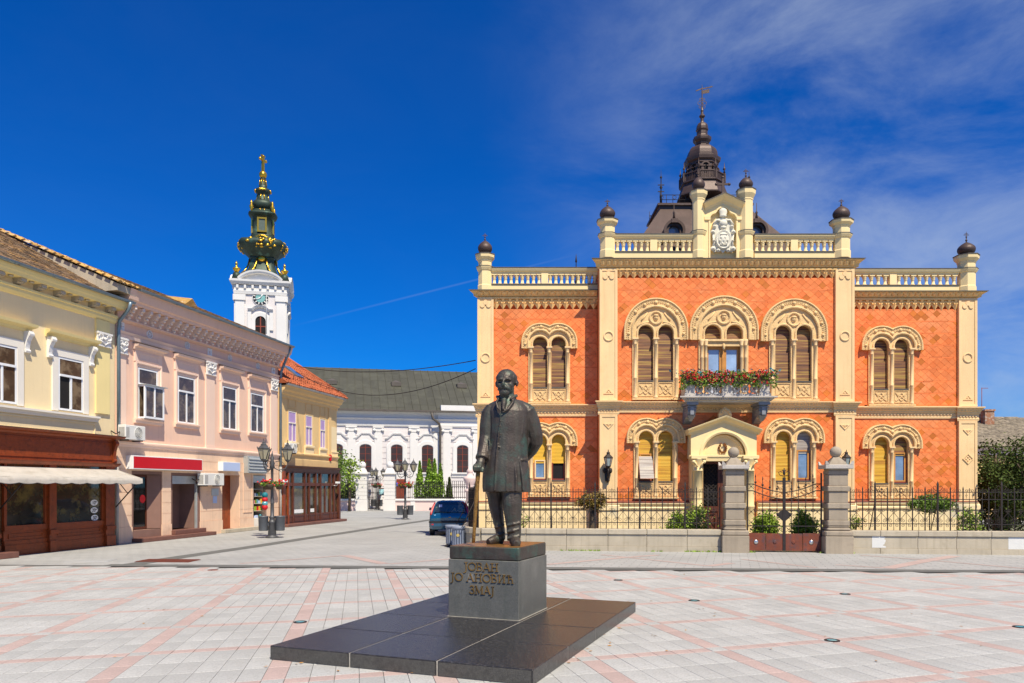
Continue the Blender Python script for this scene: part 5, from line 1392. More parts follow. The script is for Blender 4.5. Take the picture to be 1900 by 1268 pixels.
statue = thing('bronze_statue', 'dark bronze statue of a moustached man in a long coat leaning on a cane', 'statue', MF.world((PX0 + PX1) / 2, (PY0 + PY1) / 2, PZ), 0)
ORG = Vector(MF.world((PX0 + PX1) / 2, (PY0 + PY1) / 2, PZ))
bz = MB().cbox(PX0 + .008, PX1 - .008, PY0 + .012, PY1 - .012, PZ + .003, 1.128, .012).xf(Matrix.Translation(-ORG) @ Matrix.Translation(MF.world(0)) @ Matrix.Rotation(MF.ang, 4, 'Z'))
bz.build('bronze_base', bronze, statue)
MB().box(PX0 + .02, PX1 - .02, PY0 + .024, PY1 - .024, 1.12, 1.1325).xf(Matrix.Translation(-ORG) @ Matrix.Translation(MF.world(0)) @ Matrix.Rotation(MF.ang, 4, 'Z')).build('base_top', bronze_top, statue)
KS = 131.5
def sp(px_, py_, y): return Vector(((px_ - 950) / KS, y, 1.134 + (1010.5 - py_) / KS))
def loft(mb, secs, n=28, ex=2.3):
 vs = []; fs = []
 for (px_, py_, y, rx, ry) in secs:
  c = sp(px_, py_, y)
  for i in range(n):
   a = 2 * PI * i / n; ca, sa = math.cos(a), math.sin(a)
   q = (abs(ca) ** ex + abs(sa) ** ex) ** (-1 / ex)
   vs.append((c.x + rx / KS * q * ca, c.y + ry * q * sa, c.z))
 m = len(secs)
 for k in range(m - 1):
  for i in range(n): fs.append((k * n + i, k * n + (i + 1) % n, (k + 1) * n + (i + 1) % n, (k + 1) * n + i))
 fs.append(list(range(n))); fs.append([(m - 1) * n + i for i in range(n - 1, -1, -1)])
 mb.add(vs, fs)
def figure():
 Y0 = 10.86
 b = MB()
 loft(b, [(940.5, 913, Y0, 44.5, .275), (940, 905, Y0, 45, .28), (939, 888, Y0, 44.5, .285), (939, 868, Y0, 43, .285), (940, 848, Y0, 40, .28), (941.5, 828, Y0, 37.5, .275), (943, 808, Y0, 36.5, .27), (944, 790, Y0, 37, .27), (944.5, 775, Y0, 38.5, .265), (944.5, 764, Y0, 39, .255), (944, 757, Y0, 36.5, .23), (943, 750, Y0, 30, .20), (941.5, 744, Y0, 22, .17), (940, 738, Y0, 15.5, .15), (939.5, 733, Y0, 14.5, .14)])
 # trousers
 loft(b, [(953, 1003, 10.74, 12.6, .115), (954, 992, 10.74, 12.8, .118), (953, 975, 10.745, 14, .125), (951.5, 955, 10.75, 16.2, .145), (950.5, 935, 10.76, 18, .16), (950, 900, 10.80, 20, .18)], 20)
 loft(b, [(929, 1002, 10.98, 8.6, .105), (928, 988, 10.98, 9, .11), (924, 965, 10.97, 11, .12), (919.5, 940, 10.96, 13.5, .135), (918, 900, 10.93, 18, .17)], 20)
 for (kx, ky, y, r1, r2) in ((953, 972, 10.62, 15, .03), (952, 984, 10.62, 14, .03), (953, 996, 10.62, 14, .035), (926, 978, 10.87, 10.5, .03), (928, 993, 10.87, 10, .03)):
  b.tube([sp(kx - r1 * .8, ky + 2, y + .03), sp(kx, ky, y), sp(kx + r1 * .8, ky - 3, y + .03)], .022, 6)
 # shoes
 b.tube([sp(954, 1001, 10.82), sp(955, 1003, 10.7), sp(957, 1005, 10.58), sp(958, 1007, 10.48)], [.075, .078, .072, .048], 12); b.tube([sp(955, 1008, 10.8), sp(957.5, 1008.5, 10.5)], [.062, .06], 10)
 b.tube([sp(930, 1000, 11.0), sp(922, 1002, 10.93), sp(912, 1004.5, 10.85), sp(905.5, 1006, 10.80)], [.07, .07, .06, .04], 12); b.tube([sp(929, 1007, 11.0), sp(906.5, 1007.5, 10.81)], [.055, .05], 10)
 # arms
 b.tube([sp(916, 760, Y0), sp(909, 770, Y0 - .01), sp(905.5, 790, Y0 - .02), sp(903, 812, Y0 - .03), sp(899, 832, Y0 - .10), sp(895.5, 850, Y0 - .18)], [.125, .13, .122, .11, .096, .086], 14)
 b.tube([sp(936, 752, Y0), sp(922, 758, Y0), sp(911, 766, Y0)], [.10, .115, .125], 12); b.tube([sp(946, 751, Y0), sp(962, 757, Y0), sp(976, 766, Y0)], [.10, .12, .14], 12)
 b.tube([sp(895.8, 847, Y0 - .17), sp(894.8, 853, Y0 - .195)], [.096, .096], 12)
 b.tube([sp(966, 757, Y0), sp(975.5, 765, Y0), sp(984, 784, Y0 + .03), sp(990.5, 806, Y0 + .06), sp(991.5, 818, Y0 + .09), sp(984, 832, Y0 + .18), sp(972, 845, Y0 + .28), sp(958, 850, Y0 + .33)], [.11, .145, .142, .132, .126, .115, .105, .09], 14)
 # hand closed over the head of the cane
 hx, hy, hyy = 889.5, 868, Y0 - .24
 b.tube([sp(894.5, 852, Y0 - .19), sp(892, 860, hyy + .01), sp(889, 866, hyy)], [.06, .062, .06], 10)
 b.sphere(tuple(sp(hx, hy, hyy)), (.075, .07, .066), 12, 8)
 for i in range(4):
  dx = -7.6 + i * 3.6
  b.tube([sp(hx + dx + 1.0, hy - 4.5, hyy - .045), sp(hx + dx - .4, hy + .5, hyy - .092), sp(hx + dx - .2, hy + 6.2, hyy - .088), sp(hx + dx + 1.0, hy + 9.5 - i * .5, hyy - .05)], [.020, .0205, .0185, .015], 8)
 b.tube([sp(hx + 6.5, hy - 2, hyy - .02), sp(hx + 8.0, hy + 4, hyy - .05), sp(hx + 5.5, hy + 9.5, hyy - .06)], [.022, .02, .016], 8)
 # coat: lapels, collar, front edge, pockets, back vent
 b.tube([sp(925, 741, Y0 - .16), sp(921, 750, Y0 - .235), sp(924, 760, Y0 - .275), sp(930, 768, Y0 - .285)], [.014, .017, .017, .008], 8)
 b.tube([sp(954, 739, Y0 - .12), sp(951, 750, Y0 - .215), sp(943, 762, Y0 - .272), sp(932, 769, Y0 - .285)], [.016, .019, .019, .008], 8)
 b.tube([sp(922, 736, Y0 - .02), sp(927, 739, Y0 - .14), sp(934, 743, Y0 - .2)], [.022, .022, .014], 8); b.tube([sp(958, 734, Y0 - .0), sp(955, 737, Y0 - .12), sp(947, 743, Y0 - .2)], [.026, .026, .016], 8)
 b.tube([sp(930, 768, Y0 - .272), sp(926, 800, Y0 - .272), sp(921, 850, Y0 - .274), sp(918, 911, Y0 - .262)], [.006, .008, .009, .011], 6)
 b.tube([sp(936, 742, Y0 - .16), sp(935, 752, Y0 - .24), sp(934, 764, Y0 - .27)], [.04, .035, .02], 8)
 b.tube([sp(967, 855, Y0 - .235), sp(979, 853, Y0 - .15)], [.014, .014], 6)
 for i in range(3): b.sphere(tuple(sp(932 - i * 2.4, 784 + i * 24, Y0 - .281)), .011, 8, 6)
 # folds of the coat
 for (x0, y0, x1, y1, yy, r) in ((972, 770, 962, 842, -.20, .02), (963, 850, 971, 911, -.245, .026), (955, 862, 957, 912, -.27, .022), (900, 860, 899, 911, -.14, .024), (938, 865, 940, 912, -.275, .02), (984, 790, 977, 838, -.02, .022), (908, 800, 907, 850, -.19, .018)):
  b.tube([sp(x0, y0, Y0 + yy), sp((x0 + x1) / 2 + 1.5, (y0 + y1) / 2, Y0 + yy - .008), sp(x1, y1, Y0 + yy)], [r * .2, r * .75, r * .7], 6)
 # head, in its own frame, face towards -y
 h = MB()
 h.sphere((0, .02, .047), (.144, .172, .146), 24, 16); h.sphere((0, -.03, -.055), (.114, .128, .138), 20, 14); h.sphere((0, -.06, -.125), (.078, .085, .07), 14, 10)
 h.tube([(-.098, -.112, .022), (-.05, -.148, .034), (0, -.150, .03), (.05, -.148, .034), (.098, -.112, .022)], [.014, .021, .017, .021, .014], 8)
 h.tube([(0, -.150, .03), (0, -.178, -.008), (0, -.206, -.044)], [.017, .019, .026], 10); h.sphere((0, -.19, -.052), (.030, .028, .020), 10, 8)
 for s_ in (-1, 1):
  h.sphere((s_ * .024, -.172, -.052), (.018, .02, .016), 8, 6); h.sphere((s_ * .066, -.098, -.045), (.055, .05, .055), 10, 8)
  h.tube([(0, -.172, -.073), (s_ * .03, -.176, -.080), (s_ * .064, -.158, -.096), (s_ * .090, -.126, -.112)], [.024, .031, .026, .012], 8)
  h.sphere((s_ * .146, .02, -.012), (.018, .034, .05), 10, 8); h.tube([(s_ * .150, .03, .03), (s_ * .166, .035, .0), (s_ * .152, .015, -.05)], [.01, .011, .01], 6)
  h.sphere((s_ * .118, .02, .06), (.03, .10, .06), 10, 8)
 h.sphere((0, -.132, -.148), (.078, .06, .066), 14, 10); h.sphere((0, -.12, -.19), (.058, .052, .045), 12, 8); h.tube([(-.03, -.158, -.118), (.03, -.158, -.118)], .014, 6)
 h.tube([(0, .03, -.06), (0, .035, -.2), (0, .05, -.32)], [.105, .10, .12], 14)
 HC = sp(939.5, 710.5, Y0 - .06); HM = Matrix.Translation(HC) @ Matrix.Rotation(R(-13), 4, 'Z') @ Matrix.Rotation(R(2), 4, 'X')
 h.xf(HM); b.merge(h)
 b.xf(Matrix.Translation(-ORG))
 me = b.mesh('figure_raw')
 o = bpy.data.objects.new('figure_raw', me); COL.objects.link(o)
 rm = o.modifiers.new('r', 'REMESH'); rm.mode = 'VOXEL'; rm.voxel_size = .0085; rm.adaptivity = 0
 sm_ = o.modifiers.new('s', 'SMOOTH'); sm_.factor = .5; sm_.iterations = 2
 dg = bpy.context.evaluated_depsgraph_get()
 me2 = bpy.data.meshes.new_from_object(o.evaluated_get(dg))
 bpy.data.objects.remove(o); bpy.data.meshes.remove(me)
 me2.name = 'figure'
 # eye sockets, then the modelled, hand-worked surface of the bronze
 inv = (Matrix.Translation(-ORG) @ HM).inverted(); fw = HM.to_3x3()
 eyes = [Vector((s_ * .05, -.14, .004)) for s_ in (-1, 1)]
 nr = [v.normal.copy() for v in me2.vertices]
 for v, n in zip(me2.vertices, nr):
  L = inv @ v.co; d = 0.0
  if L.z > -.21 and L.length < .3:
   for e in eyes:
    q = ((L.x - e.x) / .034) ** 2 + ((L.z - e.z) / .022) ** 2 + ((L.y - e.y) / .06) ** 2
    d -= .017 * math.exp(-q)
    q2 = ((L.x - e.x) / .02) ** 2 + ((L.z - e.z + .001) / .012) ** 2 + ((L.y - e.y) / .06) ** 2
    d += .010 * math.exp(-q2)
   d += .0015 * mnoise.noise(L * 40)
   if L.z > .07: d += .004 * mnoise.noise(L * Vector((60, 60, 22)).x if False else Vector((L.x * 60, L.y * 60, L.z * 22)))
  else:
   p = v.co
   d += .004 * mnoise.noise(p * 4) + .0018 * mnoise.noise(Vector((p.x * 22, p.y * 22, p.z * 9))) + .0009 * mnoise.noise(p * 40)
   if p.z < 1.35 and p.z > .85: d += .007 * math.sin(math.atan2(p.y + .06, p.x) * 9 + p.z * 2) * (1.35 - p.z)
  v.co = v.co + n * d
 me2.materials.clear(); me2.materials.append(bronze)
 me2.polygons.foreach_set('use_smooth', [True] * len(me2.polygons)); me2.update()
 link('figure', me2, statue)
 c = MB(); top = sp(888.5, 873, Y0 - .26) - ORG; bot = sp(880, 1005.5, Y0 - .30) - ORG
 pts = [top.lerp(bot, i / 12) for i in range(13)]
 c.tube(pts, [.030 - .008 * i / 12 + .002 * (i % 2) for i in range(13)], 10); c.sphere(tuple(top), (.045, .06, .03), 10, 6)
 c.build('cane', mat('cane_patina', (0.30, 0.155, 0.035), 0.38, 0.35, 9, 0.15, 30, metal=0.4, col2=(.09, .05, .02), c2lo=.5, c2hi=.68, c2scale=14), statue)
figure()
# ------------------------------------------------------------------ garden wall, gate and railings
ga, gb = Vector(gnd(1000, 1021.5)), Vector(gnd(1900, 1030))
GF = Frame(ga.x, ga.y, math.atan2((gb - ga).y, (gb - ga).x))
def GX(p, yl=0.0): return GF.x(p, yl)
yard = MB().add([(-1.55, 24.2, .0), (GF.world(16)[0], GF.world(16)[1] + .3, .0), (30, 40, .0), (-1.55, 40, .0)], [(0, 1, 2, 3)])
tag(yard.build('garden_ground', mat('garden_soil', (.22, .20, .14), .95, .3, 2, .1, 30, col2=(.10, .15, .04), c2lo=.45, c2hi=.6)), kind='structure')
WT, WH = .36, .665                                           # wall thickness and height
def wall_run(name, label, x0, x1, joints, patches=()):
 t = thing(name, label, 'garden wall', GF.world(0), GF.ang)
 js = [x0] + joints + [x1]
 for a_, b_ in zip(js[:-1], js[1:]):
  g_ = .004
  MB().cbox(a_ + g_, b_ - g_, 0, WT, .15, .50, .006).build('block', M['stone'], t)
  MB().cbox(a_ + g_, b_ - g_, -.025, WT + .02, -.05, .148, .006).build('footing_block', M['stone'], t)
  MB().cbox(a_ + g_, b_ - g_, -.04, WT + .04, .503, WH, .015).build('coping', M['stone'], t)
 MB().box(x0 + .01, x1 - .01, .02, WT - .02, 0, WH - .02).build('mortar', mat('wall_joint', (.12, .105, .08), .95, .2, 9), t)
 for (a_, b_, z0, z1) in patches:
  n = 9; rn = random.Random(int(a_ * 10)); pl = [(a_, z0), (a_, z1)] + [(b_ - .02 + rn.uniform(-.05, .06), z1 + (z0 - z1) * i / n) for i in range(n + 1)]
  MB().prism(pl, -.003, .01).build('whitewash_patch', M['whitepatch'], t)
 return t
PL0, PL1, PR0, PR1 = GX(1338), GX(1388), GX(1528), GX(1580)
Lw = wall_run('garden_wall', 'low sandstone garden wall left of the gate', GX(893), PL0, [GX(p) for p in (976, 1051, 1128, 1200, 1275)])
Rw = wall_run('garden_wall', 'low sandstone garden wall right of the gate with white patches', PR1, GX(2060), [GX(p) for p in (1633, 1703, 1775, 1839, 1905, 1980)], [(GX(1618), GX(1642), .17, .50), (GX(1871), GX(1905), .155, .498)])
# rounded corner and return along the side street
cx_, cy_ = GF.world(GX(893), 0)[0], GF.world(GX(893), 0)[1]
corner = [Vector(GF.world(GX(893), WT / 2)[:2])]
tgt = Vector((-1.62 + WT / 2, 25.7)); st_v = corner[0]
ctrl = Vector((-1.62 + WT / 2, corner[0].y + .05))
curve = [(1 - t) ** 2 * st_v + 2 * t * (1 - t) * ctrl + t * t * tgt for t in [i / 8 for i in range(9)]] + [Vector((-1.62 + WT / 2, y_)) for y_ in (28, 31, 34, 37, 40)]
def offset_path(pts, d):
 out = []
 for k in range(len(pts)):
  dr = (pts[min(k + 1, len(pts) - 1)] - pts[max(k - 1, 0)]).normalized(); out.append(pts[k] + Vector((-dr.y, dr.x)) * d)
 return out
t = thing('garden_wall', 'low garden wall rounding the corner behind the litter bins', 'garden wall', (0, 0, 0))
def ribwall(name, pts, h0, h1, o0, o1, m, parent):
 a_, b_ = offset_path(pts, o0), offset_path(pts, o1); n = len(pts); mb = MB()
 vs = [(p.x, p.y, h0) for p in a_] + [(p.x, p.y, h0) for p in b_] + [(p.x, p.y, h1) for p in a_] + [(p.x, p.y, h1) for p in b_]
 fs = []
 for i in range(n - 1): fs += [(i, i + 1, 2 * n + i + 1, 2 * n + i), (n + i + 1, n + i, 3 * n + i, 3 * n + i + 1), (2 * n + i, 2 * n + i + 1, 3 * n + i + 1, 3 * n + i)]
 fs += [(0, n, 3 * n, 2 * n), (n - 1, 2 * n - 1, 4 * n - 1, 3 * n - 1)]
 mb.add(vs, fs); return mb.build(name, m, parent)
ribwall('wall_course', curve, -.05, .50, -WT / 2, WT / 2, M['stone'], t); ribwall('coping', curve, .503, WH, -WT / 2 - .04, WT / 2 + .04, M['stone'], t)

# iron railings: heavy bars with thin twisted ones between, three rails, scrolls
main = MB(); main.box(-.0135, .0135, -.0135, .0135, WH - .01, 1.86); main.hull([(-.02, -.012, 1.86), (.02, -.012, 1.86), (-.02, .012, 1.86), (.02, .012, 1.86), (0, 0, 1.96)]); main.lathe([(.02, .98), (.028, 1.0), (.02, 1.02)], 0, 0, 6)
main_me = main.mesh('bar', M['iron'])
thin = MB(); thin.tube([(0, 0, WH - .01), (0, 0, 1.80)], .008, 5)
for i in range(7): thin.lathe([(.008, 1.15 + i * .06), (.013, 1.165 + i * .06), (.008, 1.18 + i * .06)], 0, 0, 5)
thin.box(-.05, .05, -.006, .006, 1.84, 1.855); thin.box(-.007, .007, -.006, .006, 1.80, 1.90)
thin_me = thin.mesh('thin_bar', M['iron'])
post = MB(); post.box(-.022, .022, -.022, .022, WH - .01, 2.0); post.hull([(-.03, -.02, 2.0), (.03, -.02, 2.0), (-.03, .02, 2.0), (.03, .02, 2.0), (0, 0, 2.12)])
for s_ in (-1, 1): post.tube([(s_ * .02, 0, 1.82), (s_ * .1, 0, 1.86), (s_ * .13, 0, 1.93), (s_ * .08, 0, 1.97), (s_ * .05, 0, 1.93)], .009, 4)
post.tube([(0, .02, 1.5), (0, .45, WH)], .014, 5)
post_me = post.mesh('post', M['iron'])
def spiral(cx, cz, r, a0, turn, n=10): return [(cx + r * (1 - .75 * i / n) * math.cos(R(a0 + turn * i / n)), 0, cz + r * (1 - .75 * i / n) * math.sin(R(a0 + turn * i / n))) for i in range(n + 1)]
SPC = .335
sc = MB(); H = SPC / 2
for s_ in (-1, 1):
 sc.tube([(s_ * H, 0, .90), (s_ * H * .9, 0, 1.0), (s_ * H * .45, 0, 1.09), (s_ * H * .1, 0, 1.17), (s_ * .03, 0, 1.24)], .008, 4)
 sc.tube([(p[0] * 1, 0, p[2]) for p in spiral(s_ * H * .52, .955, .062, 90, s_ * -520, 14)], .008, 4); sc.tube([(p[0], 0, p[2]) for p in spiral(s_ * .052, 1.24, .05, 180 if s_ > 0 else 0, s_ * -420, 10)], .007, 4)
 sc.tube([(p[0], 0, p[2]) for p in spiral(s_ * H * .55, .81, .05, 90, s_ * 460, 10)], .007, 4); sc.tube([(p[0], 0, p[2]) for p in spiral(s_ * H * .5, 1.83, .045, 270, s_ * -400, 8)], .007, 4)
 sc.tube([(s_ * H * .5, 0, 1.60), (s_ * H * .5, 0, 1.77)], .006, 4); sc.tube([(p[0], 0, p[2]) for p in spiral(s_ * H * .5, 1.68, .035, 0, 360, 8)], .005, 4)
sc_me = sc.mesh('scrollwork', M['iron'])
def railing(label, p0, p1, dens, post_every=4):
 a_, b_ = Vector(p0), Vector(p1); L = (b_ - a_).length; ang = math.atan2((b_ - a_).y, (b_ - a_).x)
 t = thing('iron_railing', label, 'railing', (a_.x, a_.y, 0), ang, 'wrought iron railings on the garden wall')
 for z_, r_ in ((.86, .016), (1.575, .018), (1.785, .016)): MB().box(0, L, -r_, r_, z_ - .012, z_ + .012).build('rail', M['iron'], t)
 n = max(1, int(L / SPC * (1 + dens))); s_ = L / n
 for i in range(n + 1):
  link('post' if i % post_every == 2 else 'bar', post_me if i % post_every == 2 else main_me, t, (i * s_, 0, 0))
  if i < n:
   link('thin_bar', thin_me, t, ((i + .5) * s_, 0, 0)); o = tag(link('scrollwork', sc_me, t, ((i + .5) * s_, 0, 0)), kind='stuff'); o.scale = (s_ / SPC, 1, 1)
railing('long iron railing on the wall left of the gate', GF.world(GX(900), WT / 2)[:2], GF.world(PL0 - .02, WT / 2)[:2], 0)
railing('long iron railing on the wall right of the gate', GF.world(PR1 + .02, WT / 2)[:2], GF.world(GX(2060), WT / 2)[:2], 0, 5)
railing('short iron railing on the rounded corner', tuple(curve[1]), tuple(curve[5]), 1.6, 99); railing('dense iron railing running back along the side street', tuple(curve[6]), (-1.62 + WT / 2, 40), .3, 999)

# gate pillars
def pillar(px0, px1, label):
 c = (GX(px0) + GX(px1)) / 2; hw = (GX(px1) - GX(px0)) / 2
 t = thing('gate_pillar', label, 'gate pillar', GF.world(c, WT / 2), GF.ang, 'stone gate pillars with ball tops')
 s = hw / .40
 def blk(name, w_, z0, z1, c_=.012): MB().cbox(-w_ * s, w_ * s, -w_ * s, w_ * s, z0, z1, c_).build(name, M['greystone'], t)
 blk('plinth_block', .40, -.05, .50, .015); blk('plinth_cap', .395, .503, .655, .03); blk('base_moulding', .335, .658, .74, .03); blk('base_block', .30, .742, .80, .02)
 z = .80
 for i in range(3):
  blk('band_block', .315, z, z + .16, .02); blk('shaft_block', .275, z + .162, z + .50, .01); z += .502
 blk('band_block', .285, z, z + .10, .01); blk('neck_block', .27, z + .102, z + .16, .01); z += .16
 zt = z
 MB().cbox(-.40 * s, .40 * s, -.40 * s, .40 * s, zt, zt + .12, .012).build('cap', M['balcony'], t)
 cap = MB()
 for sx_ in (-1, 1):
  for sy_ in (-1, 1): cap.hull([(sx_ * .40 * s, sy_ * .40 * s, zt + .121), (sx_ * .28 * s, sy_ * .40 * s, zt + .121), (sx_ * .40 * s, sy_ * .28 * s, zt + .121), (sx_ * .40 * s, sy_ * .40 * s, zt + .23), (sx_ * .35 * s, sy_ * .40 * s, zt + .22), (sx_ * .40 * s, sy_ * .35 * s, zt + .22)])
 cap.build('cap_ears', M['balcony'], t)
 MB().lathe([(.36 * s, zt + .121), (.33 * s, zt + .17), (.22 * s, zt + .27), (.13 * s, zt + .34), (.11 * s, zt + .36)], 0, 0, 4, PI / 4, False).build('pyramid', M['greystone'], t)
 MB().sphere((0, 0, zt + .50), .165, 20, 14).build('ball', M['greystone'], t)
pillar(1338, 1388, 'stone gate pillar with ball top left of the gate'); pillar(1528, 1580, 'stone gate pillar with ball top right of the gate')

# gate
def gate():
 x0, x1 = PL1 + .015, PR0 - .015; c = (x0 + x1) / 2; yg = WT / 2
 t = thing('iron_gate', 'double iron gate with rusty plates and scrolled bars between the pillars', 'gate', GF.world(c, yg), GF.ang)
 hw = (x1 - x0) / 2; zp = .565
 for i in range(4):
  a_ = -hw + i * hw / 2 + .006; b_ = -hw + (i + 1) * hw / 2 - .006
  MB().cbox(a_, b_, -.012, .012, .04, zp - .015 * math.sin(i), .004).build('plate', M['rust'], t)
  if i in (0, 3): MB().lathe([(.066, 0), (.066, .012), (.05, .022), (.01, .026)], 0, 0, 18).xf(Matrix.Translation(((a_ + b_) / 2 - .02, -.012, .30)) @ Matrix.Rotation(PI / 2, 4, 'X')).build('steel_disc', M['chrome'], t)
  else: MB().lathe([(.05, 0), (.055, .008), (.04, .012)], 0, 0, 14).xf(Matrix.Translation(((a_ + b_) / 2, -.012, .30)) @ Matrix.Rotation(PI / 2, 4, 'X')).build('rosette', M['rust'], t)
 MB().box(-.04, .04, -.03, .03, .04, 2.22).build('meeting_stile', M['iron'], t)
 f = MB(); f.tube([(0, 0, 2.2), (0, 0, 2.5)], .014, 5); f.sphere((0, 0, 2.36), (.04, .03, .08), 8, 6); f.box(-.06, .06, -.008, .008, 2.42, 2.44)
 for s_ in (-1, 1): f.tube([(s_ * .02, 0, 2.26), (s_ * .12, 0, 2.28), (s_ * .16, 0, 2.36), (s_ * .1, 0, 2.40), (s_ * .06, 0, 2.36)], .01, 5)
 f.build('gate_finial', M['iron'], t)
 def top(u, d): return 1.78 + d + .33 * (abs(u) / hw) ** 1.7 if abs(u) < hw * .84 else 1.78 + d + .33 * .84 ** 1.7
 for d in (0, -.20): MB().tube([(-hw + .0 + 2 * hw * i / 28, 0, top(-hw + 2 * hw * i / 28, d)) for i in range(29)], .016, 5).build('curved_rail', M['iron'], t)
 for s_ in (-1, 1):
  MB().box(s_ * hw - .02, s_ * hw + .02, -.02, .02, zp - .1, 2.45 if s_ < 0 else 2.35).build('hanging_stile', M['iron'], t)
  MB().box(min(s_ * .04, s_ * hw), max(s_ * .04, s_ * hw), -.012, .012, .76, .79).build('low_rail', M['iron'], t)
  for i in range(4):
   u = s_ * (.205 + i * (hw - .12 - .205) / 3.55); zt = top(u, 0) + .20
   b = MB(); b.tube([(u, 0, zp - .05), (u, 0, zt)], .012, 5); b.sphere((u, 0, zt - .12), (.035, .03, .035), 8, 6); b.lathe([(.004, zt + .14), (.018, zt + .05), (.006, zt)][::-1], u, 0, 5)
   if i % 2 == 0: b.lathe([(.01, 1.17), (.03, 1.23), (.01, 1.30)], u, 0, 6)
   else: b.sweep([(u + .045 * math.cos(q), 1.24 + .045 * math.sin(q)) for q in [PI - j * PI / 6 for j in range(12)]], [(-.008, .01), (-.008, -.01), (.008, -.01), (.008, .01)], 0, closed=True); b.box(u - .04, u + .04, -.006, .006, 1.235, 1.245)
   b.build('bar', M['iron'], t)
  w = MB()
  for i in range(7):
   u = s_ * (.11 + i * (hw - .3) / 6); w.tube([(p[0] + u, 0, p[2] + top(u, -.2) - .07) for p in spiral(0, 0, .045, 90, s_ * 420, 9)], .006, 4); w.tube([(p[0] + u, 0, p[2] + top(u, -.1)) for p in spiral(0, 0, .04, 270, s_ * 420, 9)], .006, 4)
  for zz_ in (1.95, 1.2, .88, .67):
   u0, u1 = s_ * (hw - .19), s_ * (hw - .03); w.tube([(u0, 0, zz_ - .08), (u1, 0, zz_ + .08)], .007, 4); w.tube([(u0, 0, zz_ + .08), (u1, 0, zz_ - .08)], .007, 4); w.sphere(((u0 + u1) / 2, 0, zz_), .025, 6, 4)
  u0, u1 = s_ * .05, s_ * .2; w.tube([(u0, 0, .60), (u1, 0, .75)], .007, 4); w.tube([(u0, 0, .75), (u1, 0, .60)], .007, 4); w.box(min(s_ * .2, s_ * .42), max(s_ * .2, s_ * .42), -.008, .008, 1.225, 1.245)
  tag(w.build('scrollwork', M['iron'], t), kind='stuff')
  l = MB(); l.prism([(s_ * .03, .92), (s_ * .12, 1.0), (s_ * .20, 1.08), (s_ * .24, 1.15), (s_ * .16, 1.17), (s_ * .12, 1.2), (s_ * .06, 1.25), (s_ * .03, 1.26)], -.02, .02); l.sphere((s_ * .17, -.01, 1.12), (.05, .03, .035), 6, 5); l.build('lock_leaf', M['iron'], t)
gate()

# planting in the garden ---------------------------------------------------------
def bush(name, label, px_, py_top, wid_px, dist, mt, n, lsize, seed, cat='shrub', group=None, zb=0.0):
 k = dist / FOCAL; x = (px_ - PCX) * k; zt = CAMH + (HOR - py_top) * k; r = wid_px / 2 * k; h = zt - zb
 t = thing(name, label, cat, (x, dist, zb), 0, group)
 MB().tube([(0, 0, -.02), (.02, .01, h * .4), (0, 0, h * .7)], [.03, .02, .01], 5).build('stem', M['bark'], t)
 leaves(n, in_ellipsoid((0, 0, h * .52), (r, r * .85, h * .5)), lsize, seed, clump=max(12, n // 26), csize=lsize * 3.0).build('foliage', M[mt], t)
 return t
tr_group = 'clipped globe bushes beside the gate path'
bush('globe_bush', 'rounded green bush behind the left half of the gate', 1420, 951, 46, 23.9, 'leaf_light', 5200, .06, 31, 'bush', tr_group); bush('globe_bush', 'rounded green bush behind the right half of the gate', 1492, 951, 46, 23.8, 'leaf_light', 5200, .06, 32, 'bush', tr_group)
bush('low_shrub', 'low bright shrub behind the railing left of the gate', 1257, 951, 40, 24.6, 'leaf_light', 2600, .065, 33); bush('low_shrub', 'taller leafy shrub beside the left gate pillar', 1293, 938, 44, 24.4, 'leaf_light', 2000, .075, 34)
bush('low_shrub', 'small yellow-green shrub right of the right gate pillar', 1587, 953, 26, 23.2, 'leaf_light', 800, .05, 35); bush('low_shrub', 'yellow-green shrub at the right end of the palace', 1800, 941, 40, 23.2, 'leaf_light', 1700, .06, 36)
bush('low_shrub', 'small sprig of leaves beside the statue leg', 970, 935, 18, 24.6, 'leaf_light', 160, .06, 37)
def standard(label, px_, py0, py1, wid, dist, mt, seed, trunk_r):
 k = dist / FOCAL; x = (px_ - PCX) * k; zt = CAMH + (HOR - py0) * k; zb = CAMH + (HOR - py1) * k; r = wid / 2 * k
 t = thing('standard_tree', label, 'small tree', (x, dist, 0))
 tr = MB().tube([(0, 0, -.02), (.02, 0, zb * .6), (0, 0, (zb + zt) / 2)], [trunk_r, trunk_r * .9, trunk_r * .6], 8)
 for i in range(6): a = i * 1.05; tr.tube([(0, 0, zb), (r * .5 * math.cos(a), r * .5 * math.sin(a), (zb + zt) / 2 + .05)], [trunk_r * .4, .008], 5)
 tr.build('trunk', M['bark'], t)
 leaves(3600, in_ellipsoid((0, 0, (zt + zb) / 2), (r, r, (zt - zb) / 2), .15), .06, seed, clump=80, csize=.17).build('crown', M[mt], t)
standard('little round-crowned tree with browning leaves behind the left railing', 1098, 915, 945, 58, 24.6, 'leaf_brown', 41, .12); standard('umbrella-shaped little tree behind the right railing', 1724, 921, 950, 88, 23.6, 'leaf', 42, .02)
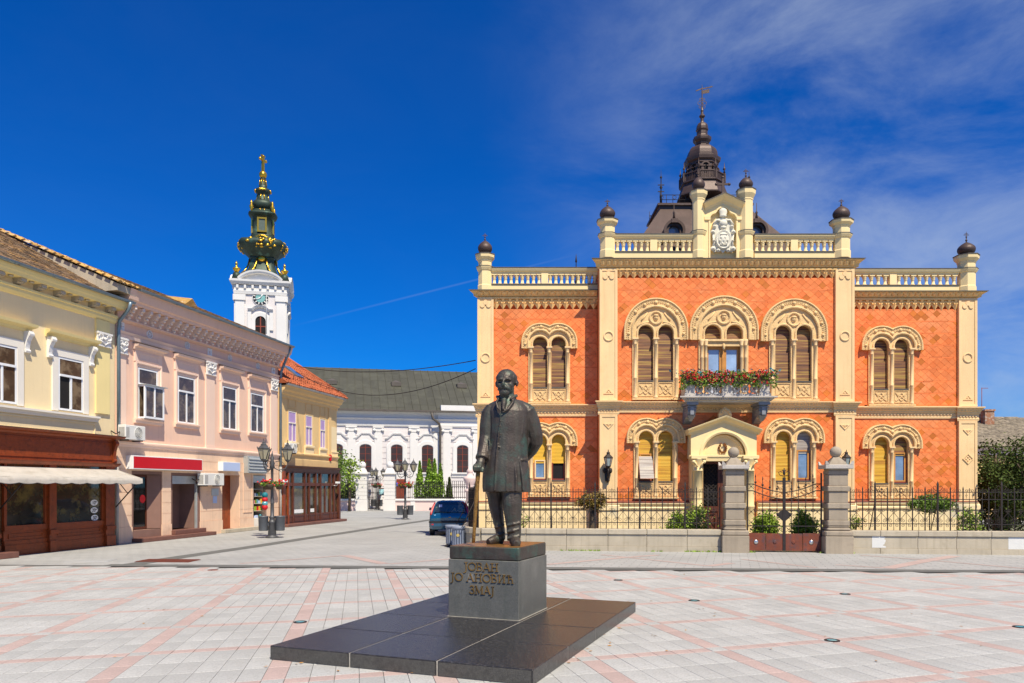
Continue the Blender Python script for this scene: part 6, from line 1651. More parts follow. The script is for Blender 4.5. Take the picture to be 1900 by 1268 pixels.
# weeds along the foot of the wall
gm = MB(); rn = random.Random(17)
for (p0, p1, n) in ((1040, 1115, 60), (1270, 1400, 170), (1520, 1560, 50), (1575, 1590, 14), (1195, 1230, 14)):
 for _ in range(n):
  X0 = GX(rn.uniform(p0, p1)); y0 = rn.uniform(-.10, -.01); h = rn.uniform(.02, .07); p = GF.world(X0, y0); a_ = rn.uniform(0, 6.28); q = rn.uniform(.01, .03)
  gm.add([(p[0] - q, p[1], 0), (p[0] + q, p[1], 0), (p[0] + math.cos(a_) * .03, p[1] + math.sin(a_) * .03, h)], [(0, 1, 2)])
tag(gm.build('wall_foot_weeds', M['leaf_light']), 'thin green weeds along the foot of the garden wall', 'weeds', kind='stuff')
# ------------------------------------------------------------------ street fronts on the left
SF = Frame(-13.4, 25.9, math.atan2(.9798, .2001))
def sx(p, yl=0.0): return SF.x(p, yl)
def sz(p, q, yl=0.0): return SF.at(p, q, yl)[1]
P5 = dict(
 yellow=mat('yellow_plaster', (0.86, 0.69, 0.41), 0.9, 0.08, 0.6, 0.06, 30, streak=0.16, streak_col=(.62, .47, .26)), yellow2=mat('lemon_trim', (0.86, 0.70, 0.32), 0.88, 0.05, 0.8, 0.04, 40, streak=0.12, streak_col=(.5, .42, .2)),
 whitetrim=mat('pale_trim', (0.80, 0.75, 0.66), 0.88, 0.05, 0.8, 0.04, 40), pink=mat('pink_plaster', (0.86, 0.572, 0.42), 0.9, 0.08, 0.6, 0.06, 30, col2=(.78, .54, .43), c2lo=.5, c2hi=.8, streak=0.2, streak_col=(.56, .35, .27)),
 pink2=mat('pale_pink_plaster', (0.87, 0.635, 0.50), 0.9, 0.05, 0.6, 0.04, 40, streak=0.1, streak_col=(.55, .38, .3)), peach=mat('peach_plaster', (0.80, 0.56, 0.39), 0.9, 0.07, 0.7, 0.05, 40, col2=(.60, .40, .28), c2lo=.54, c2hi=.72, streak=0.25),
 stucco=mat('white_stucco', (0.80, 0.78, 0.74), 0.85, 0.08, 3, 0.12, 40), mustard=mat('mustard_plaster', (0.78, 0.54, 0.25), 0.9, 0.06, 0.6, 0.04, 40, col2=(.58, .42, .21), c2lo=.58, c2hi=.8, streak=0.14),
 redwood=mat('red_brown_wood', (0.26, 0.050, 0.011), 0.42, 0.22, 5, 0.05, 40, col2=(.13, .028, .009), c2lo=.5, c2hi=.7, streak=.2), darkwood=mat('dark_red_wood', (0.105, 0.030, 0.014), 0.45, 0.25, 5, 0.05, 40),
 brownstone=mat('brown_stone_step', (0.17, 0.075, 0.055), 0.6, 0.2, 4, 0.05), brownlin=mat('brown_lining', (0.23, 0.13, 0.10), 0.8, 0.12, 2),
 upvc=mat('white_window_frame', (0.84, 0.85, 0.86), 0.45, 0.03, 3, 0), zinc=mat('zinc_gutter', (0.20, 0.27, 0.32), 0.42, 0.15, 3, 0.02, 40, metal=0.5), zinc_old=mat('old_pipe', (0.36, 0.34, 0.31), 0.6, 0.2, 4),
 oldtile=mat('mossy_roof_tile', (0.27, 0.17, 0.095), 0.9, 0.3, 5, 0.15, 30, island=0.4, isl_col=(0.42, 0.25, 0.09), col2=(.15, .11, .07), c2lo=.45, c2hi=.65, c2scale=1.5),
 yeltile=mat('lichen_ridge_tile', (0.48, 0.28, 0.08), 0.9, 0.3, 6, 0.15, 30, island=0.35, col2=(.55, .47, .36), c2lo=.52, c2hi=.64, c2scale=2.2), redtile=mat('orange_roof_tile', (0.36, 0.095, 0.035), 0.8, 0.15, 3, 0.1, 30, island=0.25, col2=(.36, .09, .035), c2lo=.5, c2hi=.7),
 canvas=mat('awning_canvas', (0.50, 0.46, 0.40), 0.9, 0.1, 2, 0.04, 60, col2=(.38, .34, .28), c2lo=.5, c2hi=.75), shopglass=mat('shop_glass', (0.045, 0.038, 0.026), 0.04, 0.8, 1.1, 0, spec=0.8, coat=1.0, col2=(.22, .17, .05), c2lo=.5, c2hi=.7, c2scale=1.6),  # shop glass: golden patches are reflections painted into the pane
 roomglass=mat('room_glass', (0.085, 0.055, 0.035), 0.08, 0.6, 1.2, 0, spec=0.5, coat=0.25, col2=(.22, .16, .10), c2lo=.5, c2hi=.62), violet=mat('violet_blind', (0.48, 0.30, 0.55), 0.35, 0.1, 3, 0, coat=.4), white=mat('white_lacquer', (0.82, 0.82, 0.80), 0.5, 0.04, 3, 0),
 ac=mat('ac_casing', (0.74, 0.73, 0.68), 0.55, 0.06, 3, 0, streak=.15), grille=mat('ac_grille', (0.22, 0.21, 0.19), 0.6, 0.2, 20, 0), red=mat('red_sign', (0.56, 0.004, 0.008), 0.4, 0.05, 2, 0), paleblue=mat('pale_blue_sign', (0.47, 0.57, 0.80), 0.5, 0.04, 2, 0), galv=mat('galvanised', (0.48, 0.50, 0.48), 0.45, 0.12, 3, 0, metal=.4),
)
def gutter(x0, x1, y, z, parent, r=.075):
 n = 8; pr = [(y + r * math.cos(a), z + r * math.sin(a)) for a in [PI + PI * i / n for i in range(n + 1)]] + [(y + r * .82 * math.cos(a), z + r * .82 * math.sin(a)) for a in [2 * PI - PI * i / n for i in range(n + 1)]]
 g_ = MB().prismx(pr, x0, x1)
 k = int((x1 - x0) / 1.3)
 for i in range(k): xx = x0 + (i + .5) * (x1 - x0) / k; g_.prismx([(y + (r + .008) * math.cos(a), z + (r + .008) * math.sin(a)) for a in [PI + PI * j / 8 for j in range(9)]] + [(y + r * math.cos(a), z + r * math.sin(a)) for a in [2 * PI - PI * j / 8 for j in range(9)]], xx - .02, xx + .02)
 g_.build('gutter', P5['zinc'], parent)
def pipe(pts, r, parent, m='zinc', name='downpipe'): MB().tube(pts, r, 8).build(name, P5[m], parent)
def tile_roof(x0, x1, y0, z0, y1, z1, tw, tl_, m, parent, name, seed, round_=False, xl=None):
 """overlapping roof tiles on a slope from the eave (y0,z0) up to (y1,z1); xl(t) trims both ends"""
 rn = random.Random(seed); mb = MB(); L = math.hypot(y1 - y0, z1 - z0); n = int(L / tl_); dy, dz = (y1 - y0) / L, (z1 - z0) / L
 for r_ in range(n):
  t = r_ * tl_; xa, xb = (x0, x1) if xl is None else xl(t / L)
  k = max(1, int((xb - xa) / tw)); w_ = (xb - xa) / k
  for i in range(k):
   xx = xa + (i + .5) * w_ + (rn.gauss(0, .008)) + (w_ / 2 if r_ % 2 else 0)
   if xx > xb: continue
   a0 = t - .03 + rn.gauss(0, .012); a1 = t + tl_ * 1.25; lift = .028 + rn.gauss(0, .006)
   h = w_ * .47
   p = lambda a, u, up: (xx + u, y0 + dy * a - dz * up, z0 + dz * a + dy * up)
   if round_:
    mb.add([p(a0, -h, lift), p(a0, 0, lift + .05), p(a0, h, lift), p(a1, -h, .008), p(a1, 0, .05), p(a1, h, .008), p(a0, -h, 0), p(a0, h, 0)], [(0, 1, 4, 3), (1, 2, 5, 4), (6, 7, 2, 1, 0), (6, 0, 3), (2, 7, 5)])
   else:
    mb.add([p(a0, -h, lift), p(a0 - .035, 0, lift), p(a0, h, lift), p(a1, h, .006), p(a1, -h, .006), p(a0, -h, lift - .022), p(a0 - .035, 0, lift - .022), p(a0, h, lift - .022)], [(0, 1, 2, 3, 4), (0, 5, 6, 1), (1, 6, 7, 2), (0, 4, 5), (2, 7, 3)])
 return tag(mb.build(name, m, parent), kind='stuff')
def casement(x0, x1, z0, z1, parent, ysill=0.0, transom=.70, glass='roomglass', fr='upvc', mull=True, open_=None, name='window', t=.06):
 """window part with frame mesh, panes as sub-parts; set back in its surround"""
 f = MB(); y0, y1 = ysill, ysill + .07
 f.box(x0, x0 + t, y0, y1, z0, z1); f.box(x1 - t, x1, y0, y1, z0, z1); f.box(x0 + t, x1 - t, y0, y1, z0, z0 + t); f.box(x0 + t, x1 - t, y0, y1, z1 - t, z1)
 zt = z0 + (z1 - z0) * transom; c = (x0 + x1) / 2
 if transom < 1: f.box(x0 + t, x1 - t, y0 - .03, y1, zt - t * .55, zt + t * .55)
 zz_ = zt - t * .55 if transom < 1 else z1 - t
 if mull: f.box(c - t * .55, c + t * .55, y0 - .012, y1, z0 + t, zz_)
 o = f.build(name, P5[fr], parent)
 if transom < 1: MB().box(x0 + t, x1 - t, y0 + .012, y0 + .018, zt + t * .55, z1 - t).build('pane', P5[glass], o)
 for k, (a_, b_) in enumerate([(x0 + t, c - t * .55), (c + t * .55, x1 - t)] if mull else [(x0 + t, x1 - t)]):
  dk = open_ is not None and k == open_
  MB().box(a_, b_, y0 + (.03 if dk else .012), y0 + (.036 if dk else .018), z0 + t, zz_).build('pane', M['dark'] if dk else P5[glass], o)
 return o
def scroll_bracket(parent, x, y, z, w_, d, h, m, name='bracket'):
 b = MB(); b.prismx([(y, z), (y - d, z), (y - d, z - h * .18), (y - d * .8, z - h * .32), (y - d * .55, z - h * .45), (y - d * .35, z - h * .75), (y - d * .32, z - h), (y, z - h)], x - w_ / 2, x + w_ / 2)
 b.prismx([(y - d * .98 + .06 * math.cos(a) * h, z - h * .14 + .1 * h * math.sin(a)) for a in [i * PI / 4 for i in range(8)]], x - w_ * .55, x + w_ * .55)
 b.prismx([(y - d * .35 + .06 * math.cos(a) * h, z - h * .92 + .08 * h * math.sin(a)) for a in [i * PI / 4 for i in range(8)]], x - w_ * .55, x + w_ * .55)
 return b.build(name, m, parent)
def capital(parent, x0, x1, y, z0, z1):
 c = MB(); c.box(x0, x1, y - .05, y, z0, z1); w_ = x1 - x0; h = z1 - z0; cx = (x0 + x1) / 2
 c.box(x0 - .03, x1 + .03, y - .10, y, z1 - h * .12, z1 + .002); c.box(x0 - .01, x1 + .01, y - .075, y, z0 - .002, z0 + h * .07)
 for s_ in (-1, 1):
  c.sweep(arc(cx + s_ * w_ * .3, z0 + h * .68, w_ * .15, 180, -120, 10), [(-.018, .05), (-.018, .1), (.018, .1), (.018, .05)], y)
  c.tube([(cx, y - .07, z0 + h * .1), (cx + s_ * w_ * .2, y - .085, z0 + h * .3), (cx + s_ * w_ * .42, y - .09, z0 + h * .38)], .025, 5); c.tube([(cx, y - .07, z0 + h * .45), (cx + s_ * w_ * .12, y - .09, z0 + h * .62)], .025, 5)
 c.sphere((cx, y - .07, z0 + h * .55), (.04, .05, .06), 6, 5)
 return c.build('capital', P5['stucco'], parent)

# ---- yellow house -----------------------------------------------------------
def yellow_house():
 t = thing('yellow_house', 'pale yellow two-storey house with dark red wooden shopfront at the left edge', 'house', SF.world(0), SF.ang)
 x0, x1 = -9.5, -.06; ZE = 8.05
 MB().box(x0, x1, .0, 9, 0, ZE - .1).build('wall', P5['yellow'], t)
 # eaves: moulding, modillions, gutter
 MB().mould(x0, x1, [(0, ZE - .62), (.04, ZE - .60), (.10, ZE - .52), (.10, ZE - .44), (.14, ZE - .42), (.14, ZE - .36), (.0, ZE - .36)], 0).build('architrave', P5['yellow2'], t)
 MB().mould(x0, x1 + .1, [(0, ZE - .16), (.34, ZE - .14), (.37, ZE - .06), (.40, ZE - .02), (.43, ZE + .06), (.44, ZE + .1), (0, ZE + .1)], 0).build('eaves_cornice', P5['yellow2'], t)
 md = MB(); md.prismx([(0, ZE - .15), (-.29, ZE - .15), (-.30, ZE - .20), (-.30, ZE - .25), (-.2, ZE - .24), (-.12, ZE - .30), (0, ZE - .33)], -.09, .09)
 for i in range(4): md.sphere((-.06 + .04 * i, -.2 - .03 * (i % 2), ZE - .26), (.03, .05, .03), 5, 4)
 me = md.mesh('modillion', mat('weathered_stucco', (.5, .43, .32), .9, .2, 6, .1, 30))
 x_ = -.45
 while x_ > x0: link('modillion', me, t, (x_, 0, 0)); MB().sphere((x_ - .36, -.2, ZE - .17), (.09, .07, .03), 8, 4).build('rosette', MATS['weathered_stucco'], t); x_ -= .725
 gutter(x0, x1 + .30, -.52, ZE + .16, t)
 # corner pilaster with capital
 xp = sx(176); xq = sx(201)
 MB().box(xp, xq, -.06, .01, sz(188, 768), ZE - .62).build('pilaster', P5['yellow2'], t); capital(t, xp, xq, -.055, sz(188, 644), sz(188, 618))
 # windows
 wx0, wx1, wz0, wz1 = SF.rect(106, 661, 153, 761)
 step = 2.53
 for k in range(3):
  a_, b_ = wx0 - k * step, wx1 - k * step
  s = MB(); e = .22; yy = -.05
  s.sweep([(a_, wz0 - .02), (a_, wz1), (b_, wz1), (b_, wz0 - .02)], [(0, -.02), (0, .05), (e, .05), (e, -.02)], 0)
  s.build('window_surround', P5['whitetrim'], t)
  MB().box(a_, b_, .0, .012, wz0, wz1).build('reveal_back', M['dark'], t)
  casement(a_ + .01, b_ - .01, wz0 + .01, wz1 - .01, t, -.035, .66, 'roomglass', open_=0 if k == 0 else None)
  zh = wz1 + .62
  h = MB(); h.mould(a_ - .46, b_ + .46, [(0, zh - .1), (.05, zh - .1), (.08, zh - .02), (.24, zh + .03), (.26, zh + .11), (0, zh + .13)], 0, miter=.3); h.build('window_hood', P5['yellow2'], t)
  for xx in (a_ - .33, b_ + .33): scroll_bracket(t, xx, 0, zh - .1, .15, .2, .62, P5['stucco'])
 zs = sz(60, 762)
 MB().mould(x0, sx(179), [(0, zs - .14), (.06, zs - .14), (.10, zs - .06), (.16, zs - .02), (.16, zs + .04), (0, zs + .05)], 0).build('sill_band', P5['whitetrim'], t)
 zl = sz(100, 806); MB().mould(x0, sx(180), [(0, zl - .12), (.05, zl - .12), (.08, zl), (0, zl + .03)], 0).build('lower_band', P5['yellow2'], t)
 MB().sweep([(x0, zl + .08), (x0, zs - .18), (sx(176), zs - .18), (sx(176), zl + .08)], [(-.04, 0), (-.04, .03), (0, .03), (0, 0)], 0, closed=True).build('apron_panel', P5['yellow'], t)
 # roof, with the raised party wall coping on the right
 pz = .54
 MB().add([(x0, -.46, ZE + .1), (x1 + .05, -.46, ZE + .1), (x1 + .05, 4.6, ZE + .1 + 5.2 * pz), (x0, 4.6, ZE + .1 + 5.2 * pz), (x1 + .05, 9.5, ZE + .1), (x0, 9.5, ZE + .1)], [(0, 1, 2, 3), (3, 2, 4, 5), (1, 4, 2), (0, 3, 5), (0, 5, 4, 1)]).build('roof', P5['oldtile'], t)
 tile_roof(x0 + 1.5, x1 + .1, -.48, ZE + .12, 4.6, ZE + .12 + 5.2 * pz, .175, .155, P5['oldtile'], t, 'roof_tiles', 2)
 # shopfront
 ys = -.28; zt = sz(100, 808, ys); zb = sz(100, 856, ys)
 sh = MB(); sh.box(x0, sx(214, ys), ys, .02, zb, zt)
 sh.mould(x0, sx(214, ys), [(-.2, zt - .02), (.04, zt - .02), (.08, zt + .03), (.2, zt + .06), (.24, zt + .12), (-.2, zt + .14)], ys, ml=0, mr_=1); sh.mould(x0, sx(213, ys), [(-.2, zb - .12), (.05, zb - .12), (.12, zb - .05), (.14, zb), (-.2, zb + .01)], ys, ml=0, mr_=1)
 sh.sweep([(x0 + .1, zb + .1), (x0 + .1, zt - .1), (sx(207, ys), zt - .1), (sx(207, ys), zb + .1)], [(-.03, 0), (-.03, .02), (0, .02), (0, 0)], ys, closed=True)
 fs_ = sh.build('shop_fascia', P5['redwood'], t)
 MB().mould(x0, sx(214, ys) + .05, [(-.2, zt + .142), (.26, zt + .122), (.26, zt + .135), (-.2, zt + .17)], ys, ml=0, mr_=1).build('fascia_flashing', M['leadcap'], fs_)
 scroll_bracket(t, sx(213, ys) - .05, ys, zt - .02, .12, .12, zt - zb - .05, P5['redwood'], 'fascia_bracket')
 zg1 = zb - .12; zg0 = sz(100, 973, ys + .06)
 MB().box(x0, sx(214, ys), .03, .06, 0, zg1).build('shop_back', M['dark'], t)
 edges = [(-9.5, sx(-3, ys)), (sx(90, ys), sx(103, ys)), (sx(195, ys), sx(211, ys))]
 for k, (a_, b_) in enumerate(edges):
  p = MB(); p.box(a_, b_, ys - .04, .02, 0, zg1); p.box(a_ - .01, b_ + .01, ys - .08, .02, 0, .34); p.box(a_ - .015, b_ + .015, ys - .09, .02, zg0 - .28, zg0 - .16)
  p.build('shop_pilaster', P5['redwood'], t)
 for (a_, b_) in ((sx(10, ys), edges[1][0]), (edges[1][1], edges[2][0])):
  w = MB(); y0, y1 = ys + .04, ys + .14; tt = .09
  w.box(a_, b_, y0 - .02, y1, zg0 - .12, zg0 + .03); w.box(a_, b_, y0 - .01, y1, .30, .42); w.box(a_, b_, y0 + .02, y1, .42, zg0 - .12); w.box(a_, a_ + tt, y0, y1, zg0 + .03, zg1); w.box(b_ - tt, b_, y0, y1, zg0 + .03, zg1)
  w.sweep([(a_ + .15, .48), (a_ + .15, zg0 - .2), (b_ - .15, zg0 - .2), (b_ - .15, .48)], [(-.03, -.03), (-.03, .0), (0, .0), (0, -.03)], y0, closed=True)
  w.box(a_, b_, y0 - .03, y1, 0, .3)
  ww = w.build('shop_window', P5['redwood'], t)
  MB().box(a_ + tt, b_ - tt, ys + .10, ys + .11, zg0 + .03, zg1).build('pane', P5['shopglass'], ww)
 # price discs on the glass
 dm_ = mat('disc_print', (.82, .82, .80), .6, .03); ink = mat('black_print', (.02, .02, .02), .6, .1)
 for (px_, py_, txt) in ((175, 933, '10'), (175, 947, '20'), (176, 961, '30')):
  xx, zz_ = SF.at(px_, py_, ys + .09)
  d = MB().prism([(xx + .155 * math.cos(a), zz_ + .095 * math.sin(a)) for a in [i * PI / 12 for i in range(24)]], ys + .092, ys + .099).build('price_disc', dm_, t)
  g_ = MB(); xo = xx - .085
  seg = {'1': [[(.03, 0), (.03, .1)]], '0': [[(.03 + .026 * math.cos(a), .05 + .05 * math.sin(a)) for a in [PI / 2 + i * PI / 6 for i in range(13)]]], '2': [[(.004, .08), (.02, .1), (.045, .095), (.05, .07), (.005, .0), (.055, .0)]], '3': [[(.005, .095), (.03, .1), (.05, .08), (.03, .055), (.052, .03), (.035, .002), (.004, .008)]]}
  for c in txt:
   for pl in seg[c]: g_.sweep([(xo + p[0], zz_ - .05 + p[1]) for p in pl], [(-.008, 0), (-.008, .004), (.008, .004), (.008, 0)], ys + .092)
   xo += .07
  for q in (0, .032): g_.sweep([(xo + .008 + q + .009 * math.cos(a), zz_ + .035 - q * .5 + .011 * math.sin(a)) for a in [PI - i * PI / 4 for i in range(8)]], [(-.004, 0), (-.004, .004), (.004, .004), (.004, 0)], ys + .092, closed=True)
  g_.sweep([(xo + .008, zz_ + .005), (xo + .04, zz_ + .05)], [(-.003, 0), (-.003, .004), (.003, .004), (.003, 0)], ys + .092)
  g_.build('price_print', ink, t)
 st_ = MB().cbox(sx(-40, ys), sx(33, ys - .5), ys - .55, ys - .05, 0, .16, .01).build('shop_step', P5['brownstone'], t)
 pipe([(x1 + .02, -.6, ZE + .1), (x1 + .05, -.5, ZE - .12), (x1 + .06, -.14, ZE - .5), (x1 + .06, -.1, ZE - .8), (x1 + .06, -.1, zt + .3)], .06, t); pipe([(x1 - .02, -.1, zb - .1), (x1 - .02, -.1, .0)], .06, t, 'zinc_old')
 # awning over the shop: a thing of its own
 zA, zB = sz(100, 868, ys), sz(120, 886, ys - 1.0)
 aw = thing('shop_awning', 'cream canvas awning with scalloped edge over the wooden shopfront', 'awning', SF.world(0), SF.ang)
 xa, xb = x0 + 3, sx(213, ys); xe = xb + .05; c = MB(); n = 40; yo = ys - 1.0
 pts = []
 for i in range(n + 1):
  xx = xa + (xe - xa) * i / n; sag = .015 * math.sin(i * .9)
  pts.append([(xx, ys - .02, zA), (xx, (ys + yo) / 2, (zA + zB) / 2 - .02 + sag), (xx, yo, zB + sag * .5), (xx, yo - .01, zB - .10 + sag * .5), (xx, yo - .015 + .01 * math.sin(i * 2.2), zB - .15 - .035 * abs(math.sin(i * PI / 4)))])
 vs_ = [p for r_ in pts for p in r_]; vs2 = [(p[0], p[1] + .008, p[2] - .012) for p in vs_]; N_ = len(vs_); fs = []
 for i in range(n):
  for j in range(4): fs.append((i * 5 + j, (i + 1) * 5 + j, (i + 1) * 5 + j + 1, i * 5 + j + 1)); fs.append((N_ + i * 5 + j + 1, N_ + (i + 1) * 5 + j + 1, N_ + (i + 1) * 5 + j, N_ + i * 5 + j))
 c.add(vs_ + vs2, fs, True)
 c.add([(xe, ys - .02, zA), (xe, yo, zB), (xe, yo - .01, zB - .17), (xe, yo + .12, zB - .12), (xe + .01, ys - .02, zA), (xe + .01, yo, zB), (xe + .01, yo - .01, zB - .17), (xe + .01, yo + .12, zB - .12)], [(0, 1, 2, 3), (7, 6, 5, 4), (0, 4, 5, 1), (1, 5, 6, 2), (2, 6, 7, 3), (3, 7, 4, 0)])
 c.build('canvas', P5['canvas'], aw)
 for xx in (xe - .08, xa + 1.5):
  r_ = MB(); r_.tube([(xx, yo + .04, zB - .06), (xx, ys - .06, zB - .95)], .02, 6); r_.tube([(xx, ys - .05, zB + .02), (xx, (ys + yo) / 2, zB - .48)], .014, 6); r_.build('awning_arm', M['iron'], aw)
 MB().tube([(xa, yo + .03, zB - .02), (xe, yo + .03, zB - .02)], .025, 6).build('awning_bar', M['iron'], aw)
yellow_house()

# ---- pink house ---------------------------------------------------------------
def pink_house():
 t = thing('pink_house', 'pink two-storey house with white bracketed cornice and small shops below', 'house', SF.world(0), SF.ang)
 x0, x1 = 0.0, sx(516); ZE = 8.62
 zsc = sz(222, 822)                                                  # string course over the shops
 MB().box(x0, x1, 0, 9, zsc, ZE - .2).build('upper_wall', P5['pink'], t)
 # party wall coping towards the yellow house
 pw = MB().prismx([(-.55, ZE - .2), (-.55, ZE + .02), (4.7, ZE + .0 + 5.25 * .43), (9, ZE), (9, ZE - .4)], x0 - .62, x0 + .28); pw.build('party_wall', M['stone'], t)
 tile_roof(x0 - .72, x0 + .42, -.62, ZE + .06, 4.7, ZE + .06 + 5.32 * .43, .20, .17, P5['yeltile'], t, 'coping_tiles', 5, True)
 zb1, zb0 = sz(222, 566), sz(222, 592)
 MB().mould(x0, x1, [(0, zb0 - .07), (.05, zb0 - .07), (.08, zb0 - .04), (.16, zb0 - .02), (.16, zb0 + .02), (.06, zb0 + .04), (.06, zb1), (.44, zb1 + .02), (.46, zb1 + .12), (.52, zb1 + .16), (.58, ZE - .04), (.6, ZE + .02), (0, ZE + .02)], 0, ml=0, mr_=.6).build('cornice', P5['pink'], t)
 nb = 26; st_ = (x1 - x0 - .3) / nb
 bm_ = MB(); h = zb1 - zb0 - .02
 bm_.prismx([(-.06, 0), (-.42, 0), (-.43, -h * .2), (-.34, -h * .34), (-.22, -h * .46), (-.15, -h * .75), (-.13, -h), (-.06, -h)], -.06, .06)
 for i in range(4): bm_.sphere((0, -.40 + .085 * i, -h * (.2 + .22 * i)), (.075, .05, .05), 6, 4)
 bme = bm_.mesh('bracket', mat('bracket_stucco', (.82, .66, .56), .9, .1, 5, .08, 40))
 for i in range(nb): link('bracket', bme, t, (x0 + .25 + (i + .5) * st_, 0, zb1))
 gutter(x0 + .3, x1 + .25, -.68, ZE + .06, t)
 # frieze with rosettes and squares
 za1, za0 = sz(222, 614), sz(222, 626)
 MB().mould(x0, x1, [(0, za0), (.06, za0), (.08, (za0 + za1) / 2), (.05, (za0 + za1) / 2), (.10, za1 - .03), (.12, za1), (0, za1 + .02)], 0).build('architrave', P5['pink2'], t)
 zr = (zb0 - .07 + za1) / 2
 pil = [(sx(216), sx(232)), (sx(380.5), sx(396.5)), (sx(501), sx(512))]
 rs = MB(); r_ = .15
 rs.sweep([(r_ * math.cos(a), r_ * math.sin(a)) for a in [PI - i * PI / 10 for i in range(20)]], [(-.025, 0), (-.025, .03), (0, .03), (0, 0)], 0, closed=True); rs.sphere((0, -.01, 0), (.04, .03, .04), 6, 4)
 for i in range(8): a = i * PI / 4; rs.tube([(.03 * math.cos(a), -.015, .03 * math.sin(a)), (.12 * math.cos(a), -.015, .12 * math.sin(a))], .018, 4)
 rme = rs.mesh('rosette', P5['stucco'])
 for p in (277, 347, 426, 478): link('rosette', rme, t, (sx(p), 0, zr))
 for a_, b_ in pil:
  c = (a_ + b_) / 2; s = min(.24, zr - za1 - .02)
  q = MB(); q.sweep([(c - s, zr - s), (c - s, zr + s), (c + s, zr + s), (c + s, zr - s)], [(-.05, 0), (-.05, .03), (0, .03), (0, 0)], 0, closed=True)
  for i in range(4): a = PI / 4 + i * PI / 2; q.sphere((c + s * .62 * math.cos(a), -.01, zr + s * .62 * math.sin(a)), (.07, .025, .07), 6, 4)
  q.build('square_ornament', P5['stucco'], t)
  MB().box(a_, b_, -.05, .01, zsc + .04, za0 - .5).build('pilaster', P5['pink2'], t); capital(t, a_ - .01, b_ + .01, -.045, za0 - .56, za0 - .02)
  MB().box(a_ - .02, b_ + .02, -.075, .01, zsc + .04, zsc + .16).build('pilaster_foot', P5['pink2'], t)
 # upper windows
 for k, (pa, pt, pb, pbm) in enumerate(((255, 681, 291.5, 777), (328.7, 696, 360.5, 785), (411.8, 715.5, 437.6, 796.5), (464, 728, 488, 802))):
  a_, b_, z0, z1 = SF.rect(pa, pt, pb, pbm)
  s = MB(); s.sweep([(a_, z0), (a_, z1), (b_, z1), (b_, z0)], [(0, -.02), (0, .03), (.05, .05), (.10, .05), (.12, .09), (.17, .09), (.17, -.02)], 0); s.build('window_surround', P5['pink2'], t)
  zh = z1 + .70; h_ = MB(); h_.box(a_ - .19, b_ + .19, -.07, .01, z1 + .18, zh - .1); h_.sweep([(a_ + .02, z1 + .26), (a_ + .02, zh - .2), (b_ - .02, zh - .2), (b_ - .02, z1 + .26)], [(-.02, .07), (-.02, .085), (.02, .085), (.02, .07)], 0, closed=True)
  h_.mould(a_ - .24, b_ + .24, [(0, zh - .1), (.10, zh - .1), (.12, zh - .03), (.26, zh + .0), (.28, zh + .07), (0, zh + .09)], 0, miter=.2); hh = h_.build('window_hood', P5['pink2'], t)
  MB().mould(a_ - .25, b_ + .25, [(0, zh + .092), (.30, zh + .075), (.30, zh + .085), (0, zh + .11)], 0, miter=.2).build('hood_flashing', M['leadcap'], hh)
  MB().mould(a_ - .2, b_ + .2, [(0, z0 - .16), (.08, z0 - .16), (.10, z0 - .06), (.15, z0 - .04), (.15, z0 + .01), (0, z0 + .02)], 0, miter=.15).build('window_sill', P5['pink2'], t)
  MB().box(a_, b_, .0, .012, z0, z1).build('reveal_back', M['dark'], t)
  wv = casement(a_ + .01, b_ - .01, z0 + .01, z1 - .01, t, -.03, .68, 'roomglass', mull=True)
  if k == 0:                                                      # one casement stands out over the sill
   zt = z0 + (z1 - z0) * .68
   e = MB(); yy = -.30; e.box(a_ + .0, a_ + .07, yy, yy + .05, z0 + .02, zt - .05); e.box(b_ - .07, b_, yy, yy + .05, z0 + .02, zt - .05); e.box(a_ + .07, b_ - .07, yy, yy + .05, z0 + .02, z0 + .09); e.box(a_ + .07, b_ - .07, yy, yy + .05, zt - .11, zt - .05); e.box((a_ + b_) / 2 - .03, (a_ + b_) / 2 + .03, yy - .01, yy + .05, z0 + .09, zt - .11)
   for xx in (a_, b_ - .04): e.box(xx, xx + .04, yy + .05, .0, z0 + .02, z0 + .07); e.box(xx, xx + .04, yy + .05, .0, zt - .10, zt - .05)
   ee = e.build('bay_casement', P5['upvc'], t); MB().box(a_ - .03, b_ + .12, yy - .06, .0, zt - .048, zt - .02).build('bay_cap', P5['galv'], ee)
   for a2, b2 in ((a_ + .07, (a_ + b_) / 2 - .03), ((a_ + b_) / 2 + .03, b_ - .07)): MB().box(a2, b2, yy + .02, yy + .025, z0 + .09, zt - .11).build('pane', P5['roomglass'], ee)
   fl = leaves(60, in_ellipsoid((b_ - .35, yy + .06, z0 + .2), (.12, .05, .08)), .05, 3).build('window_flowers', M['petal_pink']); fl.location = SF.world(0); fl.rotation_euler = (0, 0, SF.ang); tag(fl, 'small pink flowers on the sill of the pink house window standing open', 'flowers')
 MB().mould(x0, x1, [(0, zsc - .12), (.05, zsc - .12), (.07, zsc - .03), (.12, zsc + .0), (.12, zsc + .05), (0, zsc + .08)], 0).build('string_course', P5['pink2'], t)
 # roof
 MB().add([(x0 + .3, -.62, ZE + .02), (x1 + .3, -.62, ZE + .02), (x1 + .3, 4.6, ZE + .02 + 5.2 * .42), (x0 + .3, 4.6, ZE + .02 + 5.2 * .42), (x1 + .3, 9.5, ZE), (x0 + .3, 9.5, ZE)], [(0, 1, 2, 3), (3, 2, 4, 5), (1, 4, 2), (0, 3, 5), (0, 5, 4, 1)]).build('roof', P5['oldtile'], t)
 tile_roof(x0 + .4, x1 + .3, -.64, ZE + .05, 4.6, ZE + .05 + 5.2 * .42, .18, .17, P5['oldtile'], t, 'roof_tiles', 7)
